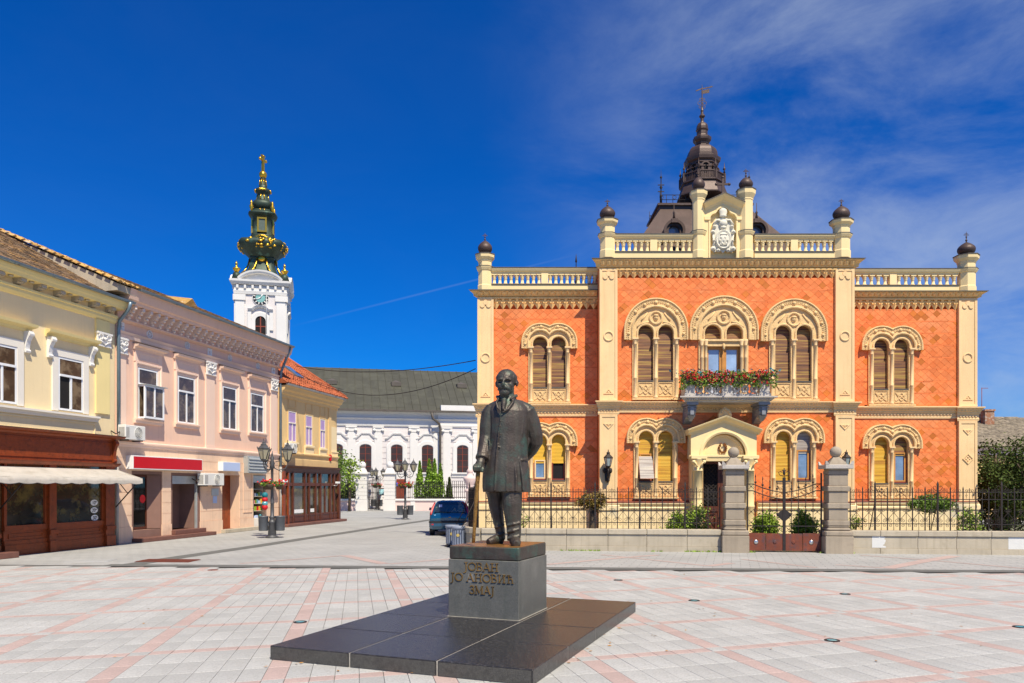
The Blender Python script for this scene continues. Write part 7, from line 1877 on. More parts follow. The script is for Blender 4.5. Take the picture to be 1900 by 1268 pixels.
 dr = MB(); cxx, _ = SF.at(330, 555, 2.2); dr.hull([(cxx - .6, 1.6, ZE + .85), (cxx + .8, 1.6, ZE + .85), (cxx, 1.5, ZE + 1.32), (cxx - .6, 3.2, ZE + 1.4), (cxx + .8, 3.2, ZE + 1.4), (cxx, 3.4, ZE + 1.6)]); dr.build('roof_gablet', P5['yeltile'], t)
 MB().tube([(cxx + 5.2, 1.0, ZE + .8), (cxx + 5.2, 1.0, ZE + 2.9)], .02, 5).build('aerial_mast', P5['galv'], t)
 # ground floor: piers of coursed plaster round the openings
 zg = zsc - .1
 def pier(a_, b_, y0=-.03, z1=zg):
  p = MB(); z = 0.55; p.box(a_ + .004, b_ - .004, y0 + .012, .5, 0, z1); p.box(a_ - .02, b_ + .02, y0 - .02, .5, 0, z)
  while z < z1 - .05:
   zz_ = min(z + .40, z1); p.box(a_, b_, y0, .45, z + .008, zz_ - .008); z += .40
  p.build('pier', P5['peach'], t)
 o1, o2, o3, o4 = (sx(243), sx(300)), (sx(316), sx(371)), (sx(411), sx(444)), (sx(469), sx(492))
 zt1 = sz(262, 874); zt2 = sz(340, 878); zt3 = sz(425, 882); zt4 = sz(480, 882)
 pier(x0 + .02, o1[0]); pier(o1[1], o2[0]); pier(o2[1], o3[0]); pier(o3[1], o4[0]); pier(o4[1], x1)
 for (a_, b_), z_ in ((o1, zt1), (o2, zt2), (o3, zt3), (o4, zt4)): MB().box(a_, b_, -.028, .45, z_, zg).build('lintel_wall', P5['peach'], t)
 MB().box(x0, x1, 1.25, 1.3, 0, zg).build('shop_back', M['dark'], t)
 # shop window with brown lining
 a_, b_ = o1
 l = MB(); l.box(a_, a_ + .12, .0, .9, .35, zt1); l.box(b_ - .05, b_, .0, .9, .35, zt1); l.box(a_, b_, .0, .9, .0, .40); l.box(a_ + .12, b_ - .05, .0, .5, zt1 - .12, zt1); l.build('brown_lining', P5['brownlin'], t)
 gl = MB(); gx0, gx1 = a_ + .14, b_ - .42; gl.box(gx0, gx1, .30, .36, .42, .50); gl.box(gx0, gx1, .30, .36, zt1 - .22, zt1 - .13); gl.box(gx0, gx0 + .05, .30, .36, .5, zt1 - .22); gl.box(gx1 - .05, gx1, .30, .36, .5, zt1 - .22); g_ = gl.build('display_window', P5['darkwood'], t)
 MB().box(gx0 + .05, gx1 - .05, .325, .33, .5, zt1 - .22).build('pane', mat('display_glass', (.05, .045, .035), .03, .5, 1, 0, spec=.8, trans=.85), g_)
 MB().hull([(gx1, .30, .42), (gx1, .36, .42), (b_ - .05, .02, .42), (b_ - .05, .08, .42), (gx1, .30, zt1 - .13), (gx1, .36, zt1 - .13), (b_ - .05, .02, zt1 - .13), (b_ - .05, .08, zt1 - .13)]).build('splayed_panel', P5['brownlin'], t)
 MB().cbox(a_ - .02, o2[1] + .45, -.45, .05, 0, .14, .01).build('step', P5['brownstone'], t); MB().cbox(o2[0], o2[1] + .1, -.22, .3, .141, .30, .01).build('step', P5['brownstone'], t)
 # door recess of the shop
 a_, b_ = o2; l = MB(); l.box(a_, a_ + .12, .0, .9, .3, zt2); l.box(b_ - .16, b_, .0, .9, .3, zt2); l.box(a_ + .12, b_ - .16, .0, .9, zt2 - .1, zt2); l.build('brown_lining', P5['brownlin'], t)
 MB().box(a_ + .12, b_ - .2, .05, .2, zt2 - .42, zt2 - .11).build('shutter_box', P5['galv'], t); MB().box(b_ - .24, b_ - .17, .0, .08, .3, zt2 - .42).build('shutter_rail', P5['galv'], t)
 d = MB(); d.box(a_ + .14, a_ + .62, .85, .92, .3, zt2 - .12); d.build('shop_door', P5['darkwood'], t); MB().box(a_ + .62, b_ - .16, .80, .9, .3, zt2 - .12).build('inner_panel', P5['brownlin'], t)
 # house door
 a_, b_ = o3; l = MB(); l.box(b_ - .03, b_, .0, .8, 0, zt3); l.build('door_reveal', P5['peach'], t)
 d = MB(); d.box(a_, b_, .42, .5, .12, zt3); 
 for z_ in (.3, 1.2): d.sweep([(a_ + .1, z_), (a_ + .1, z_ + .8), (a_ + .7, z_ + .8), (a_ + .7, z_)], [(-.03, 0), (-.03, .02), (0, .02), (0, 0)], .42, closed=True)
 d.build('house_door', P5['redwood'], t); MB().cbox(a_ + .0, b_ + .0, -.12, .6, 0, .13, .01).build('door_step', P5['brownstone'], t)
 MB().cbox(a_ - .1, x1 - .2, -.24, -.035, 0, .15, .01).build('step', M['stone'], t)
 # kiosk hatch
 a_, b_ = o4; MB().box(a_ + .03, b_ - .03, -.01, .12, zt4 - .34, zt4 - .02).build('shutter_box', P5['galv'], t); MB().box(a_, a_ + .07, -.02, .3, .2, zt4 - .34).build('hatch_frame', M['iron'], t)
 sh_ = MB()
 for i in range(6): sh_.box(a_ + .08, b_ - .02, .10, .4, .5 + i * .33, .515 + i * .33)
 sh_.box(a_ + .08, b_ - .02, .05, .1, .0, .5); sh_.build('goods_shelves', P5['whitetrim'], t)
 goods = [P5['red'], M['petal_pink'], M['shut_new'], lens, M['leaf_light'], P5['white'], P5['paleblue']]; rn = random.Random(2)
 for i in range(4):
  xx = a_ + .14; nth = 0
  while xx < b_ - .15:
   w_ = rn.uniform(.08, .2); gi = rn.randrange(7); nth += 1; q = MB().cbox(xx, xx + w_, .12, .22, .517 + i * .33, .517 + i * .33 + rn.uniform(.08, .2), .008).build('boxed_toy', goods[gi]); q.location = SF.world(0); q.rotation_euler = (0, 0, SF.ang); tag(q, ['red', 'pink', 'yellow', 'turquoise', 'green', 'white', 'pale blue'][gi] + ' toy box, ' + ['first', 'second', 'third', 'fourth', 'fifth', 'sixth', 'seventh'][nth - 1] + ' from the left on the ' + ['lowest', 'second', 'third', 'top'][i] + ' kiosk shelf', 'toy box', 'toy boxes on the kiosk shelves'); xx += w_ + .03
 # pipe on the right corner
 pipe([(x1 + .05, -.62, ZE - .02), (x1 + .06, -.5, ZE - .3), (x1 + .06, -.12, ZE - 1.2), (x1 + .06, -.1, ZE - 1.5), (x1 + .06, -.1, 2.9)], .06, t); pipe([(x1 + .06, -.1, 2.9), (x1 + .06, -.1, 0)], .065, t, 'zinc_old')
 MB().sweep([(sx(450), .8), (sx(450), zg - .35), (sx(466), zg - .35), (sx(466), .8)], [(-.02, 0), (-.02, .02), (0, .02), (0, 0)], -.035, closed=True).build('service_hatch', P5['peach'], t)
 for (p0, q0, p1, q1, mt_, nm) in ((392, 907, 405, 920, 'galv', 'meter_plate'), (395, 921, 402, 934, 'paleblue', 'blue_notice')):
  A = SF.rect(p0, q0, p1, q1, -.03); MB().box(A[0], A[1], -.05, -.03, A[2], A[3]).build(nm, P5[mt_], t)
 return t
pink_house()

def ac_unit(label, p0, q0, p1, q1, yl):
 a_, b_, z0, z1 = SF.rect(p0, q0, p1, q1, yl)
 t = thing('air_conditioner', label, 'air conditioner', SF.world((a_ + b_) / 2, yl, z0), SF.ang, 'air conditioner units on the street fronts')
 w_, h = (b_ - a_) / 2, z1 - z0; d = .30
 MB().cbox(-w_, w_, 0, d, 0, h, .015).build('casing', P5['ac'], t)
 g_ = MB(); cx = w_ * .28; r_ = h * .40
 for i in range(4): g_.sweep([(cx + r_ * (i + 1) / 4 * math.cos(a), h / 2 + r_ * (i + 1) / 4 * math.sin(a)) for a in [PI - k * PI / 12 for k in range(24)]], [(-.006, 0), (-.006, .012), (.006, .012), (.006, 0)], -.002, closed=True)
 for k in range(6): a = k * PI / 6; g_.tube([(cx - r_ * math.cos(a), -.01, h / 2 - r_ * math.sin(a)), (cx + r_ * math.cos(a), -.01, h / 2 + r_ * math.sin(a))], .004, 4)
 g_.build('fan_guard', P5['ac'], t); MB().prism([(cx + r_ * .98 * math.cos(a), h / 2 + r_ * .98 * math.sin(a)) for a in [k * PI / 12 for k in range(24)]], -.001, .01).build('fan_opening', P5['grille'], t)
 v = MB()
 for i in range(9): v.box(-w_ - .002, -w_ + .002, .04, d - .04, h * (.14 + .08 * i), h * (.18 + .08 * i))
 for i in range(9): v.box(-w_ * .93, -w_ * .62, -.002, .003, h * (.14 + .08 * i), h * (.18 + .08 * i))
 v.build('side_louvre', P5['grille'], t)
 for x_ in (-w_ * .7, w_ * .7): MB().box(x_ - .02, x_ + .02, 0, -yl, -.04, -.001).box(x_ - .02, x_ + .02, -yl - .02, -yl, -.3, -.04).build('wall_bracket', M['iron'], t)
 MB().tube([(-w_ - .02, d * .7, h * .5), (-w_ - .12, d * .9, h * .35), (-w_ - .2, -yl - .02, h * .55)], .022, 6).build('hose', M['iron'], t)
ac_unit('air conditioner below the open pink window beside the drainpipe', 233, 788, 270, 815, -.42); ac_unit('air conditioner between the shop door and the house door', 379, 878, 416, 901, -.42); ac_unit('air conditioner under the first violet window of the mustard house', 538, 822, 551, 840, -.35); ac_unit('low air conditioner behind the street lamp flower pot', 499, 893, 519, 902, -.35)
def box_sign(name, label, p0, q0, p1, q1, yl, d, face, rim=.035):
 a_, b_, z0, z1 = SF.rect(p0, q0, p1, q1, yl); t = thing(name, label, 'sign', SF.world(0), SF.ang)
 MB().cbox(a_, b_, yl + .004, yl + d, z0, z1, .006).build('sign_box', P5['white'], t); MB().box(a_ + rim, b_ - rim, yl, yl + .01, z0 + rim, z1 - rim).build('sign_face', P5[face], t)
box_sign('shop_sign', 'long plain red box sign over the shop of the pink house', 247, 845, 376, 870.5, -.30, .28, 'red'); box_sign('shop_sign', 'small pale blue box sign above the house door', 414, 857, 446, 874, -.26, .24, 'paleblue', .02)
a_, b_, z0, z1 = SF.rect(461, 846, 496, 878, -.28)
vb = thing('vent_box', 'grey louvred metal box above the kiosk hatch', 'louvre box', SF.world(0), SF.ang)
MB().cbox(a_, b_, -.27, .0, z0, z1, .008).build('casing', P5['galv'], vb)
for i in range(5): MB().prismx([(-.275, z0 + (z1 - z0) * (.08 + .18 * i)), (-.33, z0 + (z1 - z0) * (.08 + .18 * i)), (-.275, z0 + (z1 - z0) * (.2 + .18 * i))], a_ + .05, b_ - .05).build('louvre', P5['galv'], vb)
# goods: mannequin and prints in the shop window, toy balls at the kiosk
def in_street(o): o.location = SF.world(0); o.rotation_euler = (0, 0, SF.ang); return o
mq = thing('mannequin', 'white-headed mannequin in pale blouse and grey skirt in the shop window', 'mannequin', SF.world(sx(266, .6), .62, .45), SF.ang)
k_ = MB(); k_.lathe([(.02, 1.30), (.05, 1.32), (.075, 1.40), (.08, 1.47), (.06, 1.55), (.02, 1.58)], n=12); k_.lathe([(.04, 1.2), (.04, 1.33)], n=8); k_.build('head', P5['white'], mq)
k_ = MB(); k_.lathe([(.17, .78), (.15, .86), (.14, .92), (.19, 1.06), (.21, 1.14), (.17, 1.22), (.06, 1.27)], n=14, sy=.65)
for s_ in (-1, 1): k_.tube([(s_ * .19, 0, 1.17), (s_ * .25, -.02, .98), (s_ * .24, -.08, .80)], [.06, .05, .04], 8)
k_.build('blouse', mat('pale_blouse', (.50, .48, .60), .9, .1), mq)
MB().lathe([(.15, .0), (.17, .1), (.20, .5), (.19, .7), (.16, .80)], n=14, sy=.7).build('skirt', mat('grey_skirt', (.10, .085, .08), .9, .1), mq); MB().lathe([(.07, 1.24), (.10, 1.25), (.12, 1.30), (.09, 1.34)], n=12).build('scarf', mat('red_scarf', (.45, .05, .06), .9, .2, 8), mq)
X0, Z0 = SF.at(264.5, 926, .315); in_street(tag(MB().prism([(X0 + .15 * math.cos(a), Z0 + .15 * math.sin(a)) for a in [i * PI / 14 for i in range(28)]], .312, .318).build('round_sticker', mat('red_sticker', (.78, .02, .02), .5, .03)), 'bright red round sticker on the shop window', 'sticker'))
for (p0, q0, p1, q1, cl_, nm, lb) in ((253, 955, 263.5, 978, (.55, .40, .25), 'framed_print', 'framed picture standing in the shop window'), (273, 967.5, 283.5, 977, (.60, .60, .85), 'paper_notice', 'pale lilac notice low in the shop window'), (253, 976, 269, 984, (.7, .68, .5), 'price_card', 'cream card on the floor of the shop window')):
 A = SF.rect(p0, q0, p1, q1, .45); q = thing(nm, lb, 'print', SF.world(0), SF.ang); MB().box(A[0], A[1], .44, .45, A[2], A[3]).build('card', P5['white'], q); MB().box(A[0] + .03, A[1] - .03, .435, .44, A[2] + .03, A[3] - .03).build('picture', mat(nm + '_ink', cl_, .8, .5, 12), q)
for i, (q, cl_) in enumerate(((919, 'leaf_blue'), (927.5, 'petal_red'), (934.5, 'lens'), (941.5, 'petal_red'))):
 X0, Z0 = SF.at(491.5, q, -.2); b = MB().sphere((X0, -.2, Z0), .135, 14, 10).build('toy_ball', lens if cl_ == 'lens' else M[cl_]); in_street(b); tag(b, ['blue toy ball topmost in the string at the kiosk', 'upper red toy ball in the string at the kiosk', 'turquoise toy ball in the string at the kiosk', 'lowest red toy ball in the string at the kiosk'][i], 'ball', 'toy balls hanging at the kiosk')

# ---- mustard corner house --------------------------------------------------------
def mustard_house():
 t = thing('mustard_house', 'mustard yellow corner house with violet windows and brown wooden shopfront', 'house', SF.world(0), SF.ang)
 x0, x1 = sx(516) + .08, 17.3; ZE = 6.82; r = 1.5
 path = [(x0, 0), (x1, 0)] + [(x1 + r * math.sin(R(a)), r - r * math.cos(R(a))) for a in (15, 30, 45, 60, 75, 90)] + [(x1 + r, 9), (x0, 9)]
 zs1, zs0 = 3.62, 2.95
 MB().prismz(path, zs0, ZE - .1).build('upper_wall', P5['mustard'], t)
 MB().prismz([(x0, .12), (x1, .12), (x1 + r - .12, r + .1), (x1 + r - .12, 9), (x0, 9)], 0, zs0).build('ground_wall', P5['mustard'], t)
 def band(prof, name, m):
  pts = [Vector(p) for p in path[:8]] + [Vector((x1 + r, 9))]; mb = MB(); n = len(prof); vs = []
  for k in range(len(pts)):
   d = (pts[min(k + 1, len(pts) - 1)] - pts[max(k - 1, 0)]).normalized(); nn = Vector((d.y, -d.x))
   for o_, z_ in prof: p = pts[k] + nn * o_; vs.append((p.x, p.y, z_))
  fs = [(k * n + i, k * n + (i + 1) % n, (k + 1) * n + (i + 1) % n, (k + 1) * n + i) for k in range(len(pts) - 1) for i in range(n)] + [list(range(n)), [(len(pts) - 1) * n + i for i in range(n)]]
  mb.add(vs, fs); mb.build(name, m, t)
 band([(0, zs0), (.06, zs0), (.08, zs1 - .30), (.05, zs1 - .28), (.06, zs1 - .12), (.14, zs1 - .06), (.14, zs1), (0, zs1 + .04)], 'string_course', P5['mustard']); band([(0, ZE - .55), (.05, ZE - .55), (.07, ZE - .42), (.16, ZE - .36), (.18, ZE - .26), (.30, ZE - .18), (.34, ZE - .06), (.38, ZE), (0, ZE)], 'eaves_cornice', P5['mustard'])
 band([(.36, ZE + .0), (.48, ZE + .0), (.50, ZE + .09), (.38, ZE + .09)], 'gutter', P5['zinc_old'])
 for (pa, pt, pb, pbm) in ((534.7, 762, 549, 820), (566.7, 770, 579, 827), (593.8, 777.5, 603, 832)):
  a_, b_, z0, z1 = SF.rect(pa, pt, pb, pbm)
  s = MB(); s.sweep([(a_, z0), (a_, z1), (b_, z1), (b_, z0)], [(0, -.02), (0, .02), (.08, .03), (.08, -.02)], 0); s.sweep([(a_, z1 + .18), (a_, z1 + .75), (b_, z1 + .75), (b_, z1 + .18)], [(-.03, 0), (-.03, .03), (.02, .03), (.02, 0)], 0, closed=True); s.build('window_surround', P5['mustard'], t)
  MB().mould(a_ - .12, b_ + .12, [(0, z0 - .45), (.05, z0 - .45), (.06, z0 - .12), (.12, z0 - .08), (.12, z0), (0, z0 + .02)], 0).build('window_sill', P5['yellow'], t)
  casement(a_ + .01, b_ - .01, z0 + .01, z1 - .01, t, -.015, .62, 'violet', 'whitetrim', t=.05)
 xr = sx(609); MB().box(xr, xr + .3, -.05, .01, zs1 + .04, ZE - .55).build('pilaster', P5['mustard'], t)
 a_, b_, z0, z1 = SF.rect(614, 792, 624, 838); MB().box(a_, b_, -.02, .02, z0, z1).build('blind_niche', P5['yellow'], t)
 bl = MB(); bl.box(a_ - .05, b_ + .1, -.1, .0, z0 - .06, z0)
 for i in range(6): bl.lathe([(.03, z0 - .5), (.045, z0 - .35), (.025, z0 - .2), (.03, z0 - .06)], a_ + i * (b_ - a_) / 5, -.06, 6)
 bl.build('mock_balustrade', P5['yellow'], t)
 X0, Z0 = SF.at(612, 850, -.06); al = MB().cbox(X0 - .11, X0 + .11, -.14, .0, Z0 - .17, Z0 + .17, .03).build('alarm_box', P5['red']); in_street(al); tag(al, 'small red alarm box on the mustard house', 'alarm box')
 # roof with hip
 rp = .74; xr0 = x0 - .1; e = .45
 MB().add([(xr0, -e, ZE + .09), (x1 + .7, -e + .1, ZE + .09), (x1 + r + .5, 9, ZE + .09), (xr0, 9, ZE + .09), (xr0, 4.2, ZE + .09 + (4.2 + e) * rp), (14.7, 4.2, ZE + .09 + (4.2 + e) * rp)], [(0, 1, 5, 4), (1, 2, 5), (2, 3, 4, 5), (3, 0, 4), (3, 2, 1, 0)]).build('roof', P5['redtile'], t)
 def ends(f): return xr0, (x1 + .75) + (14.7 - x1 - .75) * f
 tile_roof(0, 1, -e, ZE + .11, 4.2, ZE + .11 + (4.2 + e) * rp, .22, .22, P5['redtile'], t, 'roof_tiles', 9, True, ends)
 MB().tube([(x1 + .7, -e + .1, ZE + .2), (14.7, 4.2, ZE + .22 + (4.2 + e) * rp)], .10, 7).build('hip_ridge', P5['redtile'], t); MB().tube([(xr0, 4.2, ZE + .22 + (4.2 + e) * rp), (14.7, 4.2, ZE + .22 + (4.2 + e) * rp)], .10, 7).build('roof_ridge', P5['redtile'], t)
 sl = MB(); xs, _ = SF.at(538, 680, .9); u = Vector((0, 1, rp)).normalized(); nn = Vector((0, -rp, 1)).normalized(); p0 = Vector((xs - .35, .35, ZE + .09 + (.35 + e) * rp)) + nn * .06
 q = [p0, p0 + Vector((.7, 0, 0)), p0 + Vector((.7, 0, 0)) + u * 1.0, p0 + u * 1.0]; sl.hull([tuple(v) for v in q] + [tuple(v + nn * .08) for v in q]); so = sl.build('roof_window', P5['zinc'], t)
 q2 = [q[0] + Vector((.07, 0, 0)) + u * .07, q[1] - Vector((.07, 0, 0)) + u * .07, q[2] - Vector((.07, 0, 0)) - u * .07, q[3] + Vector((.07, 0, 0)) - u * .07]; MB().hull([tuple(v + nn * .08) for v in q2] + [tuple(v + nn * .085) for v in q2]).build('pane', M['glass_blue'], so)
 sg_ = MB()
 for i in range(9): xx = xr0 + .6 + i * .75; sg_.tube([(xx, -e + .35, ZE + .14 + .35 * rp), (xx, -e + .3, ZE + .42 + .35 * rp)], .012, 4); sg_.tube([(xx, -e + .35, ZE + .40 + .35 * rp), (xx + .75, -e + .35, ZE + .40 + .35 * rp)], .012, 4)
 sg_.build('snow_guard', M['iron'], t)
 # wooden shopfront: posts, transoms and glazing bars with panes
 yf = -.18; xa, xb = sx(526, yf), sx(629, yf); zt = 2.98
 fa = MB(); fa.mould(xa, xb, [(-.2, zt - .30), (.02, zt - .30), (.04, zt - .12), (.12, zt - .06), (.14, zt), (-.2, zt + .02)], yf); fa.build('shop_fascia', P5['darkwood'], t)
 xs_ = [sx(p, yf) for p in (526, 536, 545, 567, 575, 587, 596, 614, 621, 629)]
 zm = sz(570, 900, yf); 
 for k, x_ in enumerate(xs_):
  w_ = .11 if 0 < k < len(xs_) - 1 else .22
  MB().box(x_ - w_ / 2, x_ + w_ / 2, yf - (.05 if k in (0, 9) else .0), .1, 0, zt - .30).build('shop_post', P5['redwood'] if k in (0, 1) else P5['darkwood'], t)
 for k in range(len(xs_) - 1):
  a_, b_ = xs_[k] + (.055 if k else .11), xs_[k + 1] - .055
  MB().box(a_, b_, yf + .02, .1, zm - .06, zm + .10).build('transom', P5['darkwood'], t); MB().box(a_, b_, yf + .02, .1, zt - .36, zt - .29).build('head_rail', P5['darkwood'], t)
  f = MB(); f.box(a_, b_, yf + .02, .1, .0, .55); f.sweep([(a_ + .05, .22), (a_ + .05, .48), (b_ - .05, .48), (b_ - .05, .22)], [(-.02, 0), (-.02, .02), (0, .02), (0, 0)], yf + .02, closed=True)
  o = f.build('shop_bay', P5['darkwood'], t)
  MB().box(a_, b_, yf + .08, yf + .086, .55, zm - .06).build('pane', P5['shopglass'] if k not in (6,) else P5['shopglass'], o); MB().box(a_, b_, yf + .08, yf + .086, zm + .10, zt - .36).build('pane', P5['shopglass'], o)
  if k in (2, 4): MB().box(a_ + .05, b_ - .05, yf + .072, yf + .079, .62, .80).build('white_notice', P5['white'], o)
  if k == 6: MB().box((a_ + b_) / 2 - .06, (a_ + b_) / 2 + .06, yf + .04, yf + .1, .55, zm - .06).build('door_stile', P5['darkwood'], o)
 MB().cbox(xa - .2, xb + .3, yf - .35, .0, 0, .13, .01).build('shop_step', P5['brownstone'], t)
 rl = MB(); rl.prismx([(.02, 0), (.02, zt - .1), (1.4, zt - .1), (1.4, 0)], xb + .12, xb + .2); rl.build('side_panel', P5['darkwood'], t)
 rr = MB()
 for i in range(5): rr.box(xb + .21, xb + .30, .05, .35, 2.0 + i * .2, 2.12 + i * .2)
 rr.build('side_stones', P5['whitetrim'], t)
mustard_house()
def camera_unit(label, p, q, yl):
 X0, Z0 = SF.at(p, q, yl); t = thing('security_camera', label, 'security camera', SF.world(X0, yl, Z0), SF.ang, 'security cameras on the mustard house')
 MB().cbox(-.22, .16, -.07, .07, -.055, .055, .02).build('housing', P5['white'], t); MB().tube([(0, .0, -.05), (0, .08, -.16), (0, -yl, -.16)], .025, 6).build('arm', P5['white'], t)
camera_unit('white security camera at the left end of the wooden shopfront', 529, 893, -.4); camera_unit('white security camera at the right end of the wooden shopfront', 627, 896, -.4)
# ------------------------------------------------------------------ church, its tower and forecourt
church_m = mat('church_plaster', (0.68, 0.635, 0.615), 0.9, 0.05, 0.5, 0.04, 30, col2=(.76, .66, .64), c2lo=.55, c2hi=.8, streak=.1, streak_col=(.6, .5, .48)); church_t = mat('church_trim', (0.72, 0.70, 0.665), 0.9, 0.05, 0.6, 0.04, 30)
rose_m = mat('rose_plaster', (0.76, 0.58, 0.53), 0.9, 0.06, 0.6, 0.04, 30); cu_green = mat('green_copper_roof', (0.070, 0.068, 0.048), 0.55, 0.15, 0.4, 0.04, 20, island=.1, col2=(.10, .10, .07), c2lo=.5, c2hi=.75, streak=.4, streak_col=(.055, .055, .045))
gold = mat('gilding', (0.75, 0.44, 0.05), 0.28, 0.15, 3, 0.05, 20, metal=0.85); verd = mat('verdigris_copper', (0.035, 0.055, 0.040), 0.5, 0.3, 1.2, 0.1, 12, metal=0.3, col2=(.10, .22, .17), c2lo=.54, c2hi=.74, c2scale=1.4)
CF = Frame((720 - PCX) / FOCAL * 67, 67.0, R(12.5))
def church():
 t = thing('church', 'long white church with grey-green copper roof beyond the street', 'church', CF.world(0), CF.ang)
 def cz(q, p=720, y=0.0): return CF.at(p, q, y)[1]
 x0, xm, x1 = CF.x(520), CF.x(815), CF.x(960); ZE = cz(768, 720)
 MB().box(x0, xm, 0, 14, 0, ZE).box(xm, x1, -.16, 14, 0, ZE).build('wall', church_m, t)
 # coursed joints: shallow proud courses
 c = MB(); z = .5; zc = cz(800)
 while z < zc: c.box(x0, xm - .02, -.05, .01, z, z + .44); c.box(xm, x1, -.21, -.15, z, z + .44); z += .49
 c.build('coursed_render', church_m, t)
 pr = [(0, -1.1), (.10, -1.1), (.14, -.95), (.10, -.92), (.10, -.55), (.22, -.50), (.28, -.40), (.16, -.36), (.16, -.05), (.28, 0), (.36, .14), (.36, .24), (0, .26)]
 cm = MB(); cm.mould(x0, xm, [(d, ZE + z_) for d, z_ in pr], 0); cm.mould(xm, x1, [(d, ZE + z_) for d, z_ in pr], -.16, ml=1); cm.build('entablature', church_t, t)
 for p in (652, 702, 768, 811, 829, 884):
  yy = -.06 if p < 815 else -.22; X0 = CF.x(p, yy); zt = ZE - 1.12
  q = MB(); q.box(X0 - .34, X0 + .34, yy - .07, yy + .02, .5, zt - .5); q.box(X0 - .48, X0 + .48, yy - .16, yy, zt - .14, zt)
  for s_ in (-1, 1): q.lathe([(.15, -.1), (.15, .08)], 0, 0, 12).v; n = 24; q.v[-n:] = [(X0 + s_ * .36 + v[0], yy - .1 - v[2] * .8, zt - .34 + v[1]) for v in q.v[-n:]]
  q.box(X0 - .4, X0 + .4, yy - .1, yy, zt - .46, zt - .15); q.build('pilaster', church_t, t)
 for p in (625, 678, 736, 793, 858):
  yy = 0.0 if p < 815 else -.16; X0 = CF.x(p, yy); hw = .5; z0, z1 = cz(877), cz(826); za = z1 - .28
  op = [(X0 - hw, z0)] + arc(X0, za, hw, 180, 0, 12, .3) + [(X0 + hw, z0)]
  s = MB(); s.sweep(op, [(0, .0), (0, .10), (.05, .14), (.34, .14), (.40, .10), (.40, .0)], yy); s.mould(X0 - hw - .5, X0 + hw + .5, [(0, z0 - .4), (.12, z0 - .4), (.16, z0 - .15), (.26, z0 - .1), (.26, z0), (0, z0 + .02)], yy)
  s.sweep([(X0 - hw - .5, z1 + .55), (X0 - hw - .3, z1 + .6), (X0 - hw * .7, z1 + .98), (X0 + hw * .7, z1 + .98), (X0 + hw + .3, z1 + .6), (X0 + hw + .5, z1 + .55)], [(-.12, 0), (-.12, .1), (-.05, .17), (.05, .2), (.05, 0)], yy); s.prism([(X0 - hw - .1, z1 + .1), (X0 - hw * .7, z1 + .8), (X0 + hw * .7, z1 + .8), (X0 + hw + .1, z1 + .1)], yy - .09, yy)
  o = s.build('window', church_t, t); MB().prism(op, yy - .075, yy - .055).build('pane', mat('church_glass', (.05, .034, .034), .3, .25, 1.5, 0), o)
  b = MB(); b.box(X0 - .02, X0 + .02, yy - .09, yy - .07, z0, z1); 
  for i in range(5): b.box(X0 - hw, X0 + hw, yy - .088, yy - .072, z0 + .5 + i * .55, z0 + .53 + i * .55)
  b.build('glazing_bar', M['frame_red'], o)
 # roof: steep sheets with standing seams, little vents, gutter
 zr = CF.at(720, 686, 7.0)[1]; e = -.75; zl = ZE + .28
 MB().add([(x0, e, zl), (x1, e, zl), (x1, 7, zr), (x0, 7, zr), (x1, 14.7, zl), (x0, 14.7, zl)], [(0, 1, 2, 3), (3, 2, 4, 5), (1, 4, 2), (0, 3, 5), (0, 5, 4, 1)]).build('roof', cu_green, t)
 sh = MB(); rn = random.Random(4); u = Vector((0, 7 - e, zr - zl)); L = u.length; u.normalize(); nn = Vector((0, -u.z, u.y)); xx = x0
 while xx < x1 - .5:
  tt = .3 + rn.random()
  while tt < L: a_, b_ = tt, min(L, tt + 1.9); q = [Vector((xx + .02, e, zl)) + u * a_, Vector((xx + .68, e, zl)) + u * a_, Vector((xx + .68, e, zl)) + u * (b_ - .02), Vector((xx + .02, e, zl)) + u * (b_ - .02)]; sh.add([v + nn * .012 for v in q], [(0, 1, 2, 3)]); tt += 1.9
  sh.add([Vector((xx - .03, e, zl)) + nn * .06, Vector((xx + .01, e, zl)) + nn * .06, Vector((xx + .01, e, zl)) + u * L + nn * .06, Vector((xx - .03, e, zl)) + u * L + nn * .06, Vector((xx - .03, e, zl)), Vector((xx - .03, e, zl)) + u * L], [(0, 1, 2, 3), (4, 0, 3, 5)]); xx += .7
 tag(sh.build('roof_sheets', cu_green, t), kind='stuff')
 for p, q in ((616, 712), (735, 717), (856, 721)):
  X0 = CF.at(p, q, 4.0)[0]; yv = 3.8; zv = zl + (yv - e) / (7 - e) * (zr - zl); MB().hull([(X0 - .45, yv - .3, zv - .1), (X0 + .45, yv - .3, zv - .1), (X0 - .45, yv - .3, zv + .25), (X0 + .45, yv - .3, zv + .25), (X0, yv + .6, zv + .55), (X0 - .5, yv + .6, zv + .3), (X0 + .5, yv + .6, zv + .3)]).build('roof_vent', M['leadcap'], t)
 MB().box(x0, x1, e - .12, e + .1, zl - .12, zl + .02).build('gutter', M['leadcap'], t)
 MB().box(CF.x(818, -.7), x1, e - .05, e + .7, zl + .03, zl + .5).build('parapet_strip', church_t, t)
 xd = CF.x(817, -.5); MB().tube([(xd - .8, e, zl - .1), (xd - .7, e - .1, zl - .7), (xd - .1, -.55, zl - 1.1), (xd, -.5, zl - 1.6), (xd, -.5, .2)], .11, 7).build('downpipe', M['leadcap'], t)
 xdr = CF.x(740, -.2); MB().box(xdr - .75, xdr + .75, -.22, .0, 0, 3.0).build('door_surround', church_t, t)
 d = MB(); d.box(xdr - .5, xdr + .5, -.28, -.2, .1, 2.6)
 for s_ in (-1, 1): d.box(xdr + s_ * .25 - .17, xdr + s_ * .25 + .17, -.31, -.27, .4, 2.3)
